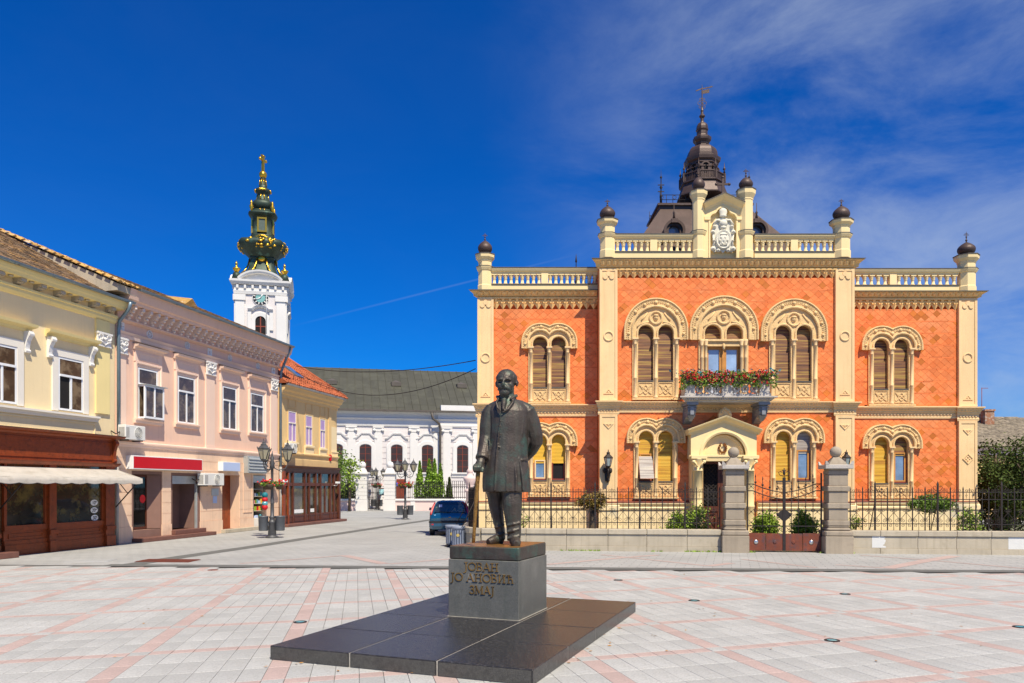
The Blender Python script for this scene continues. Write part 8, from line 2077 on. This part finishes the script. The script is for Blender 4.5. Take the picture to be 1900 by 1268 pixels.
 d.build('side_door', mat('red_door', (.22, .045, .02), .5, .2, 4), t); MB().box(xdr - .42, xdr - .05, -.33, -.31, 2.0, 2.3).build('blue_plate', mat('blue_plate', (.06, .12, .6), .5, .05), t)
church()

def tower():
 D = 75.0; k = D / FOCAL; TF = Frame((488 - PCX) * k, D, R(12.5))
 t = thing('church_tower', 'white clock tower with green and gold baroque spire and gilded cross', 'tower', TF.world(0), TF.ang)
 def z(q): return CAMH + (HOR - q) * k
 h = 43 * k; zc = z(541)                                                   # half width, cornice
 MB().box(-h, h, -h, h, 0, zc).build('shaft', church_m, t)
 for f in range(4):
  Mx = Matrix.Rotation(f * PI / 2, 4, 'Z')
  m = MB()
  for s_ in (-1, 1): m.box(s_ * h * .82 - .42, s_ * h * .82 + .42, -h - .12, -h + .01, 0, zc - .95); m.box(s_ * h * .82 - .52, s_ * h * .82 + .52, -h - .22, -h, zc - 1.5, zc - .95)
  m.mould(-h, h, [(0, zc - .9), (.14, zc - .9), (.2, zc - .6), (.12, zc - .55), (.12, zc - .1), (.0, zc - .1)], -h, miter=1)
  for s_ in (-1, 1): m.mould(s_ * h * .8 - .62, s_ * h * .8 + .62, [(0, zc - .05), (.33, zc), (.50, zc + .22), (.52, zc + .42), (0, zc + .46)], -h, miter=.0 if False else .3)
  m.mould(-h, h, [(0, zc - .05), (.32, zc), (.48, zc + .22), (.50, zc + .40), (0, zc + .44)], -h, miter=1)
  for i in range(7): m.box(-h + .2 + i * (2 * h - .4) / 6 - .1, -h + .2 + i * (2 * h - .4) / 6 + .1, -h - .3, -h, zc - .38, zc - .06)
  ar = arc(0, zc - .1, h * .98, 155, 25, 16, h * .62); m.prism(ar, -h - .05, -h + .6); m.sweep(ar, [(-.24, .1), (-.24, .4), (-.1, .5), (.06, .53), (.06, -.3), (-.24, -.3)], -h)
  # belfry window with hood
  zw = z(597) - .4; hw = 9 * k
  op = [(-hw, zw - 3.2)] + arc(0, zw - .05, hw, 180, 0, 12) + [(hw, zw - 3.2)]
  m.sweep(op, [(0, 0), (0, .12), (.35, .14), (.40, 0)], -h); m.sweep([(-1.15, zw + 1.0), (-.75, zw + 1.02), (-.5, zw + 1.25), (0, zw + 1.38), (.5, zw + 1.25), (.75, zw + 1.02), (1.15, zw + 1.0)], [(-.12, 0), (-.12, .2), (.06, .34), (.06, 0)], -h)
  for s_ in (-1, 1): m.box(s_ * 1.0 - .17, s_ * 1.0 + .17, -h - .15, -h, zw - .9, zw + .88)
  o = m.xf(Mx).build('tower_face', church_t, t)
  MB().prism(op, -h - .03, -h - .01).xf(Mx).build('belfry_opening', M['dark'], o); g_ = MB(); g_.box(-.05, .05, -h - .06, -h - .03, zw - 3.2, zw + hw); g_.box(-hw, hw, -h - .059, -h - .031, zw - .6, zw - .5); g_.xf(Mx).build('glazing_bar', M['frame_red'], o)
  # clock
  zk = z(563.5); r = 14.4 * k; cl_ = lambda rr, n=28: [(rr * math.cos(2 * PI * i / n), zk + rr * math.sin(2 * PI * i / n)) for i in range(n)]
  MB().prism(cl_(r), -h - .06, -h).xf(Mx).build('clock_ring', church_t, o); MB().prism(cl_(r * .93), -h - .075, -h - .05).xf(Mx).build('clock_chapter', mat('clock_black', (.02, .025, .03), .5, .1), o)
  fm = MB()
  for i in range(12): a = i * PI / 6 + PI / 12; fm.tube([(r * .62 * math.cos(a), -h - .08, zk + r * .62 * math.sin(a)), (r * .9 * math.cos(a), -h - .08, zk + r * .9 * math.sin(a))], .065, 4)
  fm.xf(Mx).build('clock_marks', church_t, o); MB().prism(cl_(r * .58), -h - .085, -h - .06).xf(Mx).build('clock_face', mat('clock_teal', (.20, .42, .40), .5, .2, 2), o)
  hd = MB(); hd.tube([(0, -h - .1, zk), (-r * .55, -h - .1, zk - r * .22)], .05, 4); hd.tube([(0, -h - .1, zk), (r * .25, -h - .1, zk + r * .42)], .06, 4); hd.xf(Mx).build('clock_hands', P5['white'], o)
 def L(l, n=16, sq=.35, ph=PI / 4): return MB().lathe([(r * k, z(q)) for r, q in l], 0, 0, n, ph, True, sq=sq)
 s = L([(44, 524), (36, 520), (30, 514), (25, 505), (22.5, 496), (21, 487), (22, 485), (23, 483)], 24, .75, 0); s.build('spire_skirt', verd, t)
 L([(22, 485), (25, 481), (30, 475), (36, 470), (41, 466), (43.5, 461), (43, 457), (40, 453.5), (34, 452), (29, 451), (24, 448), (22, 446), (23, 444.5), (21.5, 443)], 24, .45, 0).build('spire_bulb', verd, t)
 L([(21, 444), (21.5, 441), (17.5, 440), (17.5, 408), (20, 406), (24, 404), (26, 401), (22, 399), (18, 396), (15, 393), (14, 391)], 16, .5, PI / 16 * 0).build('spire_lantern', verd, t)
 L([(14, 392), (17, 389), (19, 385), (19, 380), (16.5, 376.5), (12, 375), (11, 373), (10, 366), (9.5, 363), (10.5, 362), (13, 359), (13.5, 356), (12.5, 353), (8, 351), (7, 349), (7.5, 346), (6, 345), (4.6, 333), (5.5, 332)], 16, .3, 0).build('spire_upper', verd, t)
 MB().sphere((0, 0, z(325)), 7.2 * k, 18, 12).build('gilded_ball', gold, t)
 c = MB(); zb, zt = z(319), z(290.5); c.box(-.11, .11, -.11, .11, zb, zt); a_ = zb + (zt - zb) * .70; c.box(-.42, .42, -.09, .09, a_, a_ + .2); c.box(-.25, .25, -.088, .088, a_ + .42, a_ + .56)
 for p in ((-.42, a_ + .1), (.42, a_ + .1), (0, zt)): c.sphere((p[0], 0, p[1]), .15, 8, 6)
 c.xf(Matrix.Rotation(R(58), 4, 'Z')).build('cross', gold, t)
 # gilding: frames, swags, urns
 for f in range(4):
  Mx = Matrix.Rotation(f * PI / 2, 4, 'Z'); g_ = MB(); y = -18.3 * k
  g_.sweep([(-7.5 * k, z(436)), (-7.5 * k, z(411)), (7.5 * k, z(411)), (7.5 * k, z(436))], [(-.10, 0), (-.10, .12), (.05, .12), (.05, 0)], y + .02, closed=True)
  for s_ in (-1, 1): g_.tube([(s_ * 8 * k, -23 * k, z(486)), (s_ * 9.5 * k, -25.5 * k, z(497)), (s_ * 13 * k, -30 * k, z(507)), (s_ * 17 * k, -36.5 * k, z(515))], .08, 6); g_.tube([(s_ * 4 * k, -15 * k, z(396)), (s_ * 3.5 * k, -13 * k, z(392))], .1, 5); g_.tube([(s_ * 3.5 * k, -10.6 * k, z(373)), (s_ * 2.8 * k, -9.6 * k, z(364))], .07, 5); g_.tube([(s_ * 2.6 * k, -6.3 * k, z(344)), (s_ * 1.6 * k, -4.9 * k, z(334))], .05, 5)
  g_.sphere((0, -22.5 * k, z(487)), (.4, .2, .3), 8, 6); rn = random.Random(f)
  for i in range(24):
   u = rn.uniform(-1, 1); q = rn.choice([455, 457, 460, 463, 466, 469]); rr = {455: 41.3, 457: 42.8, 460: 43.4, 463: 42.6, 466: 41, 469: 37.5}[q]; g_.sphere((u * 30 * k * (.5 + .5 * abs(u)), -math.sqrt(max(1, (rr * 1.02) ** 2 - (u * 22) ** 2)) * k, z(q)), (rn.uniform(.09, .24), .10, rn.uniform(.06, .13)), 6, 4)
  for i in range(8): u = -1 + 2 * i / 7; g_.sphere((u * 8 * k, -(22 - abs(u) * 2) * k, z(447 - 2.5 * (1 - u * u))), (.25, .18, .14), 6, 4); g_.sphere((u * 4.5 * k, -13.4 * k, z(356)), (.12, .12, .12), 5, 4)
  tag(g_.xf(Mx).build('gilt_ornament', gold, t), kind='stuff'); MB().prism([(-6.5 * k, z(435)), (-6.5 * k, z(412)), (6.5 * k, z(412)), (6.5 * k, z(435))], y - .02, y + .1).xf(Mx).build('louvre', mat('grey_louvre', (.09, .12, .10), .6, .2, 6, .1), t)
  cr = Matrix.Rotation(f * PI / 2 + PI / 4, 4, 'Z'); u_ = MB().lathe([(.5, 0), (.35, .5), (.3, .7)], 0, -h * 1.36, 8, cz=zc + .4).xf(cr); u_.build('urn_base', verd, t)
  MB().lathe([(.10, 1.05), (.14, 1.1), (.33, 1.4), (.37, 1.52), (.14, 1.62), (.08, 1.8), (.14, 1.92), (.04, 2.2)], 0, -h * 1.36, 10, cz=zc + .0).xf(cr).build('gilded_urn', gold, t)
  MB().lathe([(.06, 0), (.13, .2), (.22, .5), (.1, .7), (.14, .85), (.03, 1.1)], 0, -26 * k, 8, cz=z(400)).xf(cr).build('gilded_finial', gold, t)
tower()

# forecourt wall, gate piers, railings
def forecourt():
 FY = 61.5; FF = Frame(0, FY, 0); k = FY / FOCAL
 fx = lambda p: (p - PCX) * k
 fz = lambda q: CAMH + (HOR - q) * k
 def low(a_, b_, lab):
  t = thing('forecourt_wall', lab, 'wall', (0, FY, 0)); MB().box(fx(a_), fx(b_), 0, .5, 0, fz(930)).build('wall', rose_m, t); MB().cbox(fx(a_) - .03, fx(b_) + .03, -.1, .6, fz(930), fz(926), .04).build('coping', church_t, t)
  if b_ > 700:
   for p in (766, 812): MB().box(fx(p) - .18, fx(p) + .18, -.05, .5, 0, fz(930)).build('pier', church_t, t)
  r = thing('forecourt_railing', 'iron railing on the ' + ('left' if b_ < 700 else 'right') + ' part of the church forecourt wall', 'railing', (0, FY + .25, 0), 0, 'railings of the church forecourt')
  bar = MB().box(-.018, .018, -.018, .018, fz(926), fz(893)).sphere((0, 0, fz(905)), (.05, .03, .05), 6, 4).mesh('bar', M['iron'])
  for q in (923, 903, 900): MB().box(fx(a_), fx(b_), -.02, .02, fz(q) - .02, fz(q) + .02).build('rail', M['iron'], r)
  n = int((fx(b_) - fx(a_)) / .16)
  for i in range(n + 1): link('bar', bar, r, (fx(a_) + i * (fx(b_) - fx(a_)) / n, 0, 0))
 low(590, 659, 'low rose wall left of the church gate'); low(734, 884, 'low rose wall right of the church gate')
 for a_, b_, lab in ((660, 682, 'white gate pier with stone ball left of the church gate'), (712, 734, 'white gate pier right of the church gate')):
  t = thing('forecourt_pier', lab, 'gate pier', ((fx(a_) + fx(b_)) / 2, FY + .3, 0), 0, 'piers of the church gate'); w = (fx(b_) - fx(a_)) / 2; zt = fz(880)
  m = MB(); m.box(-w, w, -w, w, 0, fz(927)); z_ = fz(927) + .02
  while z_ < zt - .3: m.box(-w * .92, w * .92, -w * .92, w * .92, z_, z_ + .26); m.box(-w * .88, w * .88, -w * .88, w * .88, z_ + .26, z_ + .30); z_ += .30
  m.box(-w * .9, w * .9, -w * .9, w * .9, z_, zt); m.box(-w * 1.15, w * 1.15, -w * 1.15, w * 1.15, zt, zt + .12); m.lathe([(w * 1.1, zt + .12), (w * .7, zt + .45), (w * .4, zt + .5)], 0, 0, 4, PI / 4, False); m.build('pier', church_t, t); MB().sphere((0, 0, zt + .72), .3, 12, 8).build('stone_ball', church_t, t)
 g_ = thing('forecourt_gate', 'open black iron leaf of the church gate', 'gate', (fx(682), FY + .2, 0), R(52)); zt = fz(893)
 m = MB()
 for i in range(9): m.box(i * .16 - .018, i * .16 + .018, -.018, .018, .1, zt + i * .06); m.sphere((i * .16, 0, 1.1), (.05, .03, .1), 5, 4)
 m.build('bars', M['iron'], g_)
 for q in (.15, .9, 1.4, zt - .2): MB().box(0, 1.3, -.02, .02, q, q + .05).build('rail', M['iron'], g_)
 nb = thing('notice_board', 'dark framed notice board inside the church gate', 'notice board', (fx(703), FY + 2, 0)); z0, z1 = fz(920), fz(906); MB().box(-.4, .4, -.04, .05, z0, z1).build('frame', P5['darkwood'], nb); MB().box(-.32, .32, -.06, -.03, z0 + .08, z1 - .08).build('poster', mat('notice_print', (.35, .6, .66), .6, .6, 5), nb)
 for s_ in (-1, 1): MB().box(s_ * .35 - .03, s_ * .35 + .03, -.02, .04, 0, z0).build('leg', P5['darkwood'], nb)
 un = thing('stone_urn', 'pink carved stone urn on a post behind the statue hand', 'urn', (fx(877), FY - 4, 0)); MB().lathe([(.3, 0), (.3, 1.5), (.42, 1.55), (.42, 1.7), (.2, 1.8), (.32, 2.1), (.5, 2.5), (.48, 2.65), (.25, 2.75), (.2, 3.0), (.28, 3.1), (.05, 3.4)], n=12).build('urn', rose_m, un)
 # planting
 for i, (p, q, wd, mt, lb) in enumerate(((775.5, 855, 19, 'leaf_light', 'leftmost columnar conifer before the church'), (793, 852, 20, 'leaf_light', 'second columnar conifer before the church'), (803.5, 851, 19, 'leaf_light', 'tallest columnar conifer before the church'), (814.5, 860, 17, 'leaf_light', 'fourth columnar conifer before the church'), (831.5, 886, 14, 'leaf_dark', 'small dark conifer at the end of the church hedge'))):
  t = thing('columnar_conifer', lb, 'conifer', (fx(p), FY + 1.2, 0), 0, 'conifers in the church forecourt'); h = fz(q); r = wd / 2 * k * 1.05
  MB().tube([(0, 0, -.05), (0, 0, h * .9)], [.08, .02], 5).build('trunk', M['bark'], t)
  def cone(rn, r=r, h=h):
   f = rn.random() ** .8; a = rn.uniform(0, 2 * PI); q_ = (.35 + .65 * rn.random() ** .4) * r * (min(1, (1 - f) * 1.5 + .03)) * (1 + .2 * math.sin(3 * a + 9 * f)); return (q_ * math.cos(a), q_ * math.sin(a), .1 + f * (h - .1))
  leaves(1700, cone, .17, 60 + i).build('crown', M[mt] if mt == 'leaf_dark' else mat('conifer_green', (.20, .33, .03), .6, .3, 2, 0, island=.45), t)
 def tree(name, lb, p, Y, h, cr, cz_, mt, n, ls, seed, tr=.12, grp=None, crown_d=.9):
  kk = Y / FOCAL; t = thing(name, lb, 'tree', ((p - PCX) * kk, Y, 0), 0, grp); rn = random.Random(seed); b = MB(); b.tube([(0, 0, -.05), (.05, 0, h * .35), (0, .05, h * .75)], [tr, tr * .8, tr * .3], 8)
  for i in range(7): a = i * .9; b.tube([(0, 0, h * (.3 + .04 * i)), (cr * .5 * math.cos(a), cr * .5 * math.sin(a), h * (.5 + .05 * i))], [tr * .4, .02], 5)
  b.build('trunk', M['bark'], t); leaves(n, in_ellipsoid((0, 0, cz_), (cr, cr * crown_d, h - cz_), .05), ls, seed, clump=max(20, n // 30), csize=ls * 3.6).build('crown', M[mt], t)
 tree('young_tree', 'young yellow-green tree beside the mustard house', 648, 60, 4.5, .85, 2.9, 'leaf_light', 700, .17, 71); tree('hedge_tree', 'dark hedge behind the left forecourt railing', 640, 63.5, 2.5, 1.1, 1.2, 'leaf_dark', 2200, .16, 72)
 tree('street_tree', 'green tree behind the corner of the mustard house', 622, 57, 5.4, .8, 3.2, 'leaf', 1400, .16, 73)
 # trees and an old house to the right of the palace
 gp = 'trees right of the palace'
 tree('garden_tree', 'dark leafy tree against the right corner of the palace', 1848, 28.5, 4.1, 1.25, 2.0, 'leaf_dark', 7000, .09, 81, .14, gp); tree('garden_tree', 'spreading dark tree cut by the right edge of the view', 1915, 26.5, 3.9, 1.7, 2.2, 'leaf_dark', 7000, .09, 82, .14, gp)  # shade on these trees is put into the dark leaf colour
 tree('garden_tree', 'tree filling the gap behind the right railing', 1868, 29.5, 2.95, 1.7, 1.4, 'leaf_dark', 7000, .10, 83, .12, gp)
 HY = 46.0; hk = HY / FOCAL; hx = lambda p: (p - PCX) * hk; hz = lambda q: CAMH + (HOR - q) * hk
 t = thing('old_house', 'old house with mossy grey tile roof and brick chimneys behind the trees', 'house', (0, HY, 0)); MB().box(hx(1790), hx(2080), 0, 8, 0, hz(826)).build('wall', P5['mustard'], t)
 e, zr = hz(830), hz(778) + .55
 MB().add([(hx(1780), -.5, e), (hx(2090), -.5, e), (hx(2090), 5, zr), (hx(1795), 5, zr), (hx(2090), 9, e), (hx(1780), 9, e)], [(0, 1, 2, 3), (3, 2, 4, 5), (0, 3, 5), (1, 4, 2), (0, 5, 4, 1)]).build('roof', mat('grey_tile', (.20, .165, .12), .9, .3, 4, .15, 30), t)
 tile_roof(hx(1782), hx(1990), -.52, e + .03, 5, zr + .03, .24, .22, mat('grey_roof_tile', (.22, .18, .13), .9, .3, 4, .12, 30, island=.35, col2=(.36, .30, .2), c2lo=.5, c2hi=.65), t, 'roof_tiles', 12)
 for p, w in ((1851, .32), (1902, .3), (1811, .25)): zc_ = hz(776) + .75; c = MB().box(hx(p) - w, hx(p) + w, 3.4, 4.1, e + 1, zc_).box(hx(p) - w - .05, hx(p) + w + .05, 3.35, 4.15, zc_, zc_ + .12).build('chimney', M['brick'], t)
 MB().box(hx(1790), hx(2080), -.04, .0, hz(845), hz(830)).build('eaves_band', rose_m, t); wv = MB().box(hx(1855), hx(1870), -.06, -.02, hz(885), hz(862)).build('window', P5['upvc'], t); MB().box(hx(1857), hx(1868), -.07, -.05, hz(883), hz(864)).build('pane', M['glass'], wv)
 MB().tube([(hx(1869), 2.5, e + 1.6), (hx(1869), 2.5, e + 3.9)], .02, 4).box(hx(1869), hx(1869) + .4, 2.49, 2.51, e + 3.85, e + 3.88).build('aerial', M['frame_red'], t)
forecourt()

# overhead cables
def cable(lab, a_, b_, sag):
 A, B = Vector(a_), Vector(b_); tag(MB().tube([A.lerp(B, i / 30) + Vector((0, 0, -4 * sag * (i / 30) * (1 - i / 30))) for i in range(31)], .016, 5).build('overhead_cable', M['iron']), lab, 'cable', 'cables across the street')
cable('upper thin cable spanning the street to the palace', SF.world(12.2, -.3, 7.9), (-1.30, 27.3, 6.45), .35); cable('lower sagging cable spanning the street to the palace', SF.world(12.2, -.3, 7.62), (-1.30, 27.3, 6.15), 1.05)
# ------------------------------------------------------------------ street lamps, car, bins
lampm = mat('lamp_iron', (0.10, 0.10, 0.105), 0.5, 0.2, 5, 0.06, 50, metal=0.4); lampg = mat('lamp_glass', (0.42, 0.38, 0.26), 0.2, 0.15, 4, 0, spec=0.6); binm = mat('bin_steel', (0.13, 0.14, 0.155), 0.5, 0.2, 4, 0.05, 40, metal=0.3)
def lamp_proto():
 t = thing('street_lamp', 'x', 'street lamp', (0, 0, 0), 0, 'cast iron lamps with three lanterns')
 MB().lathe([(.24, 0), (.24, .04), (.15, .07), (.14, .10), (.15, .12), (.13, .55), (.15, .58), (.11, .62), (.09, .70), (.11, .74), (.11, .78), (.07, .82), (.062, 1.25), (.075, 1.27), (.062, 1.30), (.05, 1.9), (.065, 1.92), (.05, 1.95), (.045, 2.2), (.05, 2.55), (.10, 2.58), (.08, 2.68), (.10, 2.75), (.06, 2.85), (.075, 2.95), (.03, 3.02), (.04, 3.06), (.01, 3.2)], n=14).build('post', lampm, t)
 fm = MB().lathe([(.05, 2.62), (.09, 2.64), (.115, 2.70)], n=6); 
 cage = MB(); n = 6
 cage.lathe([(.03, 0), (.05, .02), (.10, .06), (.11, .10)], n=n, smooth=False); cage.lathe([(.225, .46), (.24, .48), (.20, .51), (.12, .58), (.10, .60), (.11, .62), (.07, .66), (.04, .68), (.05, .70), (.02, .74), (.008, .84)], n=n, smooth=False)
 for i in range(n): a = 2 * PI * i / n; cage.tube([(.11 * math.cos(a), .11 * math.sin(a), .10), (.215 * math.cos(a), .215 * math.sin(a), .46)], .013, 4); cage.tube([(.235 * math.cos(a), .235 * math.sin(a), .47), (.245 * math.cos(a), .245 * math.sin(a), .55)], .01, 4)
 glass = MB().lathe([(.10, .10), (.205, .46)], n=n, smooth=False).mesh('lantern_glass', lampg); cme = cage.mesh('lantern', lampm)
 for i in range(3):
  a = R(-150 + 120 * i); ex, ey = .55 * math.cos(a), .55 * math.sin(a)
  MB().tube([(0, 0, 2.62), (ex * .4, ey * .4, 2.50), (ex * .85, ey * .85, 2.55), (ex, ey, 2.72), (ex, ey, 2.80)], .022, 6).tube([(ex * .2, ey * .2, 2.8), (ex * .55, ey * .55, 2.86), (ex * .8, ey * .8, 2.72), (ex * .55, ey * .55, 2.62)], .014, 5).tube([(ex * .45, ey * .45, 2.5), (ex * .6, ey * .6, 2.42), (ex * .75, ey * .75, 2.5)], .012, 5).build('arm', lampm, t)
  l = link('lantern', cme, t, (ex, ey, 2.79)); link('lantern_glass', glass, l)
 return t
def lamp_extras(px_, X0, Y0, lab):
 # flower baskets and bins strapped to the post: things of their own
 f = thing('flower_basket', 'red geranium basket on the ' + lab, 'flower basket', (X0, Y0, 1.95), 0, 'flower baskets on the lamps')
 b = MB(); 
 for i in range(3): a = R(-90 + 120 * i); b.lathe([(.10, -.12), (.16, .05), (.17, .08)], .26 * math.cos(a), .26 * math.sin(a), 10)
 b.tube([(.26 * math.cos(i * PI / 8), .26 * math.sin(i * PI / 8), 0) for i in range(16)], .012, 4, closed=True); b.build('basket', M['bark'], f)
 leaves(420, in_ellipsoid((0, 0, .10), (.52, .48, .12)), .075, px_).build('foliage', M['leaf'], f); q = MB(); rn = random.Random(px_)
 for i in range(46): q.sphere((rn.uniform(-.48, .48), rn.uniform(-.42, .3), .14 + rn.gauss(.03, .06)), rn.uniform(.022, .04), 5, 3)
 q.build('blossom', M['petal_red'], f)
 for s_, nm in ((-1, 'left'), (1, 'right')):
  n = thing('litter_bin', nm + ' dark steel litter bin strapped to the ' + lab, 'litter bin', (X0 + s_ * .30, Y0 - .05 + .06 * s_, .27), 0, 'litter bins on the lamps'); MB().lathe([(.16, 0), (.17, .02), (.185, .52), (.195, .53), (.195, .56), (.175, .56), (.165, .1)], n=18).build('drum', binm, n); MB().box(-s_ * .16 - .06, -s_ * .16 + .06, -.03, .03, .2, .3).build('strap', lampm, n)
lp = lamp_proto()
for i, (p, q, rot, lab) in enumerate(((505, 998, 44, 'nearest lamp before the pink house'), (752, 964, 66, 'lamp in the middle of the street'), (699.5, 945.5, 60, 'farthest lamp at the church gate'))):
 X0, Y0 = gnd(p, q); o = lp if i == 0 else copy_tree(lp)
 o.location = (X0, Y0, 0); o.rotation_euler = (0, 0, R(rot)); o['label'] = 'cast iron street lamp with three lanterns, the ' + lab; o.scale = (1.03,) * 3 if i == 0 else (1, 1, 1)
 lamp_extras(p, X0, Y0, lab)

def litter_bin(p, Y0, lab):
 X0 = (p - PCX) / FOCAL * Y0; t = thing('litter_bin', lab, 'litter bin', (X0, Y0, 0), 0, 'slatted litter bins at the wall corner'); bl = mat('bin_blue_grey', (.21, .24, .31), .5, .15, 4, .03, 40, streak=.2)
 MB().lathe([(.19, .06), (.20, .60), (.225, .61), (.225, .70), (.205, .70), (.20, .66)], n=20).build('drum', bl, t); sl = MB().box(-.022, .022, -.205, -.19, .10, .58).mesh('slat', bl)
 for i in range(16): link('slat', sl, t, (0, 0, 0), 2 * PI * i / 16)
 MB().lathe([(.25, 0), (.25, .04), (.2, .06)], n=20).build('foot', M['iron'], t); MB().prism([(.05 * math.cos(a), .42 + .05 * math.sin(a)) for a in [i * PI / 8 for i in range(16)]], -.222, -.2).build('badge', mat('bin_badge', (.45, .34, .1), .5, .4, 30), t)
litter_bin(839, 24.9, 'rear blue-grey litter bin behind the statue plinth'); litter_bin(850.5, 24.2, 'front blue-grey litter bin with round badge behind the statue plinth')

def car():
 Y0 = 30.2; X0 = (797 - PCX) / FOCAL * Y0 + .80
 t = thing('parked_car', 'small blue hatchback parked at the garden wall corner', 'car', (X0, Y0, 0), R(2))
 paint = mat('blue_car_paint', (0.006, 0.085, 0.17), 0.22, 0.06, 2, 0, metal=0.35, spec=0.6, coat=1.0); blk = mat('black_trim', (.02, .02, .022), .5, .1, 5); gl = mat('car_glass', (.02, .025, .025), .04, .2, 2, 0, spec=.8, coat=1.0, col2=(.12, .16, .10), c2lo=.56, c2hi=.6, c2scale=2.6); tl_ = mat('tail_lamp_red', (.45, .008, .012), .15, .1, 4, 0, spec=.7, coat=1)
 # body rings along the length, y from tail (0) to nose (3.7): half widths and heights
 def ring(y, zb, zs, zr, wb, ws, wr):
  h = [(wb * .86, zb), (wb * .98, zb + .06), (wb, zb + .2), (ws, zs - .08), (ws * .985, zs)]
  if zr > zs + .05: h += [(ws * .95, zs + .04), ((ws * .42 + wr * .58), zs + (zr - zs) * .55), (wr, zr - .10), (wr * .9, zr - .03), (wr * .6, zr)]
  else: h += [(ws * .9, zs + .015), (ws * .8, zs + .02), (ws * .7, zs + .022), (ws * .6, zs + .024), (ws * .4, zs + .026)]
  return [(x, y, z) for x, z in h] + [(-x, y, z) for x, z in h[::-1]]
 secs = [(.03, .34, .62, .66, .66, .70, .6), (.0, .30, .78, .80, .74, .73, .6), (.05, .27, .88, .90, .79, .765, .6), (.10, .25, .92, 1.0, .80, .78, .66), (.22, .24, .93, 1.26, .805, .785, .60), (.36, .23, .93, 1.40, .805, .785, .57), (.9, .22, .92, 1.43, .81, .79, .575), (1.6, .22, .92, 1.43, .81, .79, .575), (2.1, .22, .91, 1.34, .81, .785, .56), (2.65, .22, .90, .93, .81, .78, .55), (3.2, .24, .82, .84, .79, .74, .5), (3.6, .3, .68, .7, .7, .66, .4), (3.7, .36, .58, .6, .58, .55, .3)]
 R_ = [ring(*s) for s in secs]; n = len(R_[0]); vs = [p for r in R_ for p in r]
 fs = [(k * n + i, k * n + (i + 1) % n, (k + 1) * n + (i + 1) % n, (k + 1) * n + i) for k in range(len(R_) - 1) for i in range(n)] + [list(range(n)), [(len(R_) - 1) * n + i for i in range(n)]]
 MB().add(vs, fs, True).build('body', paint, t)
 MB().hull([(s_ * x, y, z) for s_ in (-1, 1) for x, y, z in ((.70, -.07, .40), (.70, -.07, .56), (.80, .06, .36), (.80, .06, .58), (.81, .4, .38), (.81, .4, .58), (.66, .0, .3))]).build('rear_bumper', paint, t); MB().hull([(s_ * x, y, z) for s_ in (-1, 1) for x, y, z in ((.70, -.085, .53), (.70, -.085, .60), (.815, .06, .53), (.815, .06, .60))]).build('bumper_strip', blk, t)
 q = [(-.60, .075, .95), (.60, .075, .95), (.53, .20, 1.24), (.47, .305, 1.355), (-.47, .305, 1.355), (-.53, .20, 1.24)]
 MB().hull([(x, y - .028, z + .012) for x, y, z in q] + [(x, y + .03, z) for x, y, z in q]).build('rear_window', gl, t)
 for s_ in (-1, 1):
  MB().hull([(s_ * x, y, z) for x, y, z in ((.78, .06, .86), (.70, -.005, .86), (.70, .045, .97), (.74, .05, 1.0), (.60, .28, 1.37), (.66, .22, 1.26), (.57, .26, 1.36), (.79, .16, .9), (.74, .2, 1.1))]).build('tail_lamp', tl_, t)
  MB().hull([(s_ * x, y, z) for x, y, z in ((.72, -.06, .44), (.62, -.09, .44), (.72, -.06, .50), (.62, -.09, .50))]).build('reflector', tl_, t)
  MB().hull([(s_ * (x + .012), y, z) for x, y, z in ((.775, .45, .97), (.63, .50, 1.33), (.63, 1.9, 1.33), (.775, 2.35, .96), (.76, .45, .97), (.6, 1.9, 1.33))]).build('side_window', gl, t)
  MB().hull([(s_ * x, y, z) for x, y, z in ((.80, 2.05, .98), (.95, 2.02, .98), (.80, 2.15, .98), (.95, 2.1, .98), (.82, 2.05, 1.1), (.93, 2.02, 1.1))]).build('door_mirror', paint, t)
  for y in (.62, 3.0):
   w = MB().lathe([(.20, -.09), (.27, -.09), (.285, -.06), (.285, .06), (.27, .09), (.20, .09)], n=22).xf(Matrix.Translation((s_ * .72, y, .285)) @ Matrix.Rotation(PI / 2, 4, 'Y')).build('wheel', blk, t); MB().lathe([(.19, -.07), (.19, .07), (.08, .085), (.03, .09)], n=16).xf(Matrix.Translation((s_ * .725, y, .285)) @ Matrix.Rotation(s_ * PI / 2, 4, 'Y')).build('rim', M['chrome'], w)
 MB().prism([(-.24, .63), (.24, .63), (.24, .74), (-.24, .74)], -.012, .02).build('number_plate', paint, t); MB().box(-.05, .05, -.02, .0, .745, .765).build('latch', M['shut_new'], t); MB().box(-.06, .06, -.022, -.0, .685, .705).build('badge_strip', mat('sticker_blue', (.03, .35, .6), .5, .05), t)
 MB().tube([(.0, .035, .965), (-.42, .05, .985)], .012, 5).build('wiper', blk, t); MB().tube([(0, .5, 1.43), (0, .42, 1.62)], .006, 4).build('aerial', blk, t)
 MB().hull([(-.30, .12, 1.17), (-.42, .12, 1.17), (-.30, .165, 1.27), (-.42, .165, 1.27), (-.3, .13, 1.17), (-.42, .17, 1.27)]).build('window_sticker', P5['paleblue'], t)
 MB().tube([(.45, .1, .24), (.45, -.04, .24)], .025, 8).build('exhaust', M['chrome'], t); t.scale = (1.02, 1, .97)
car()
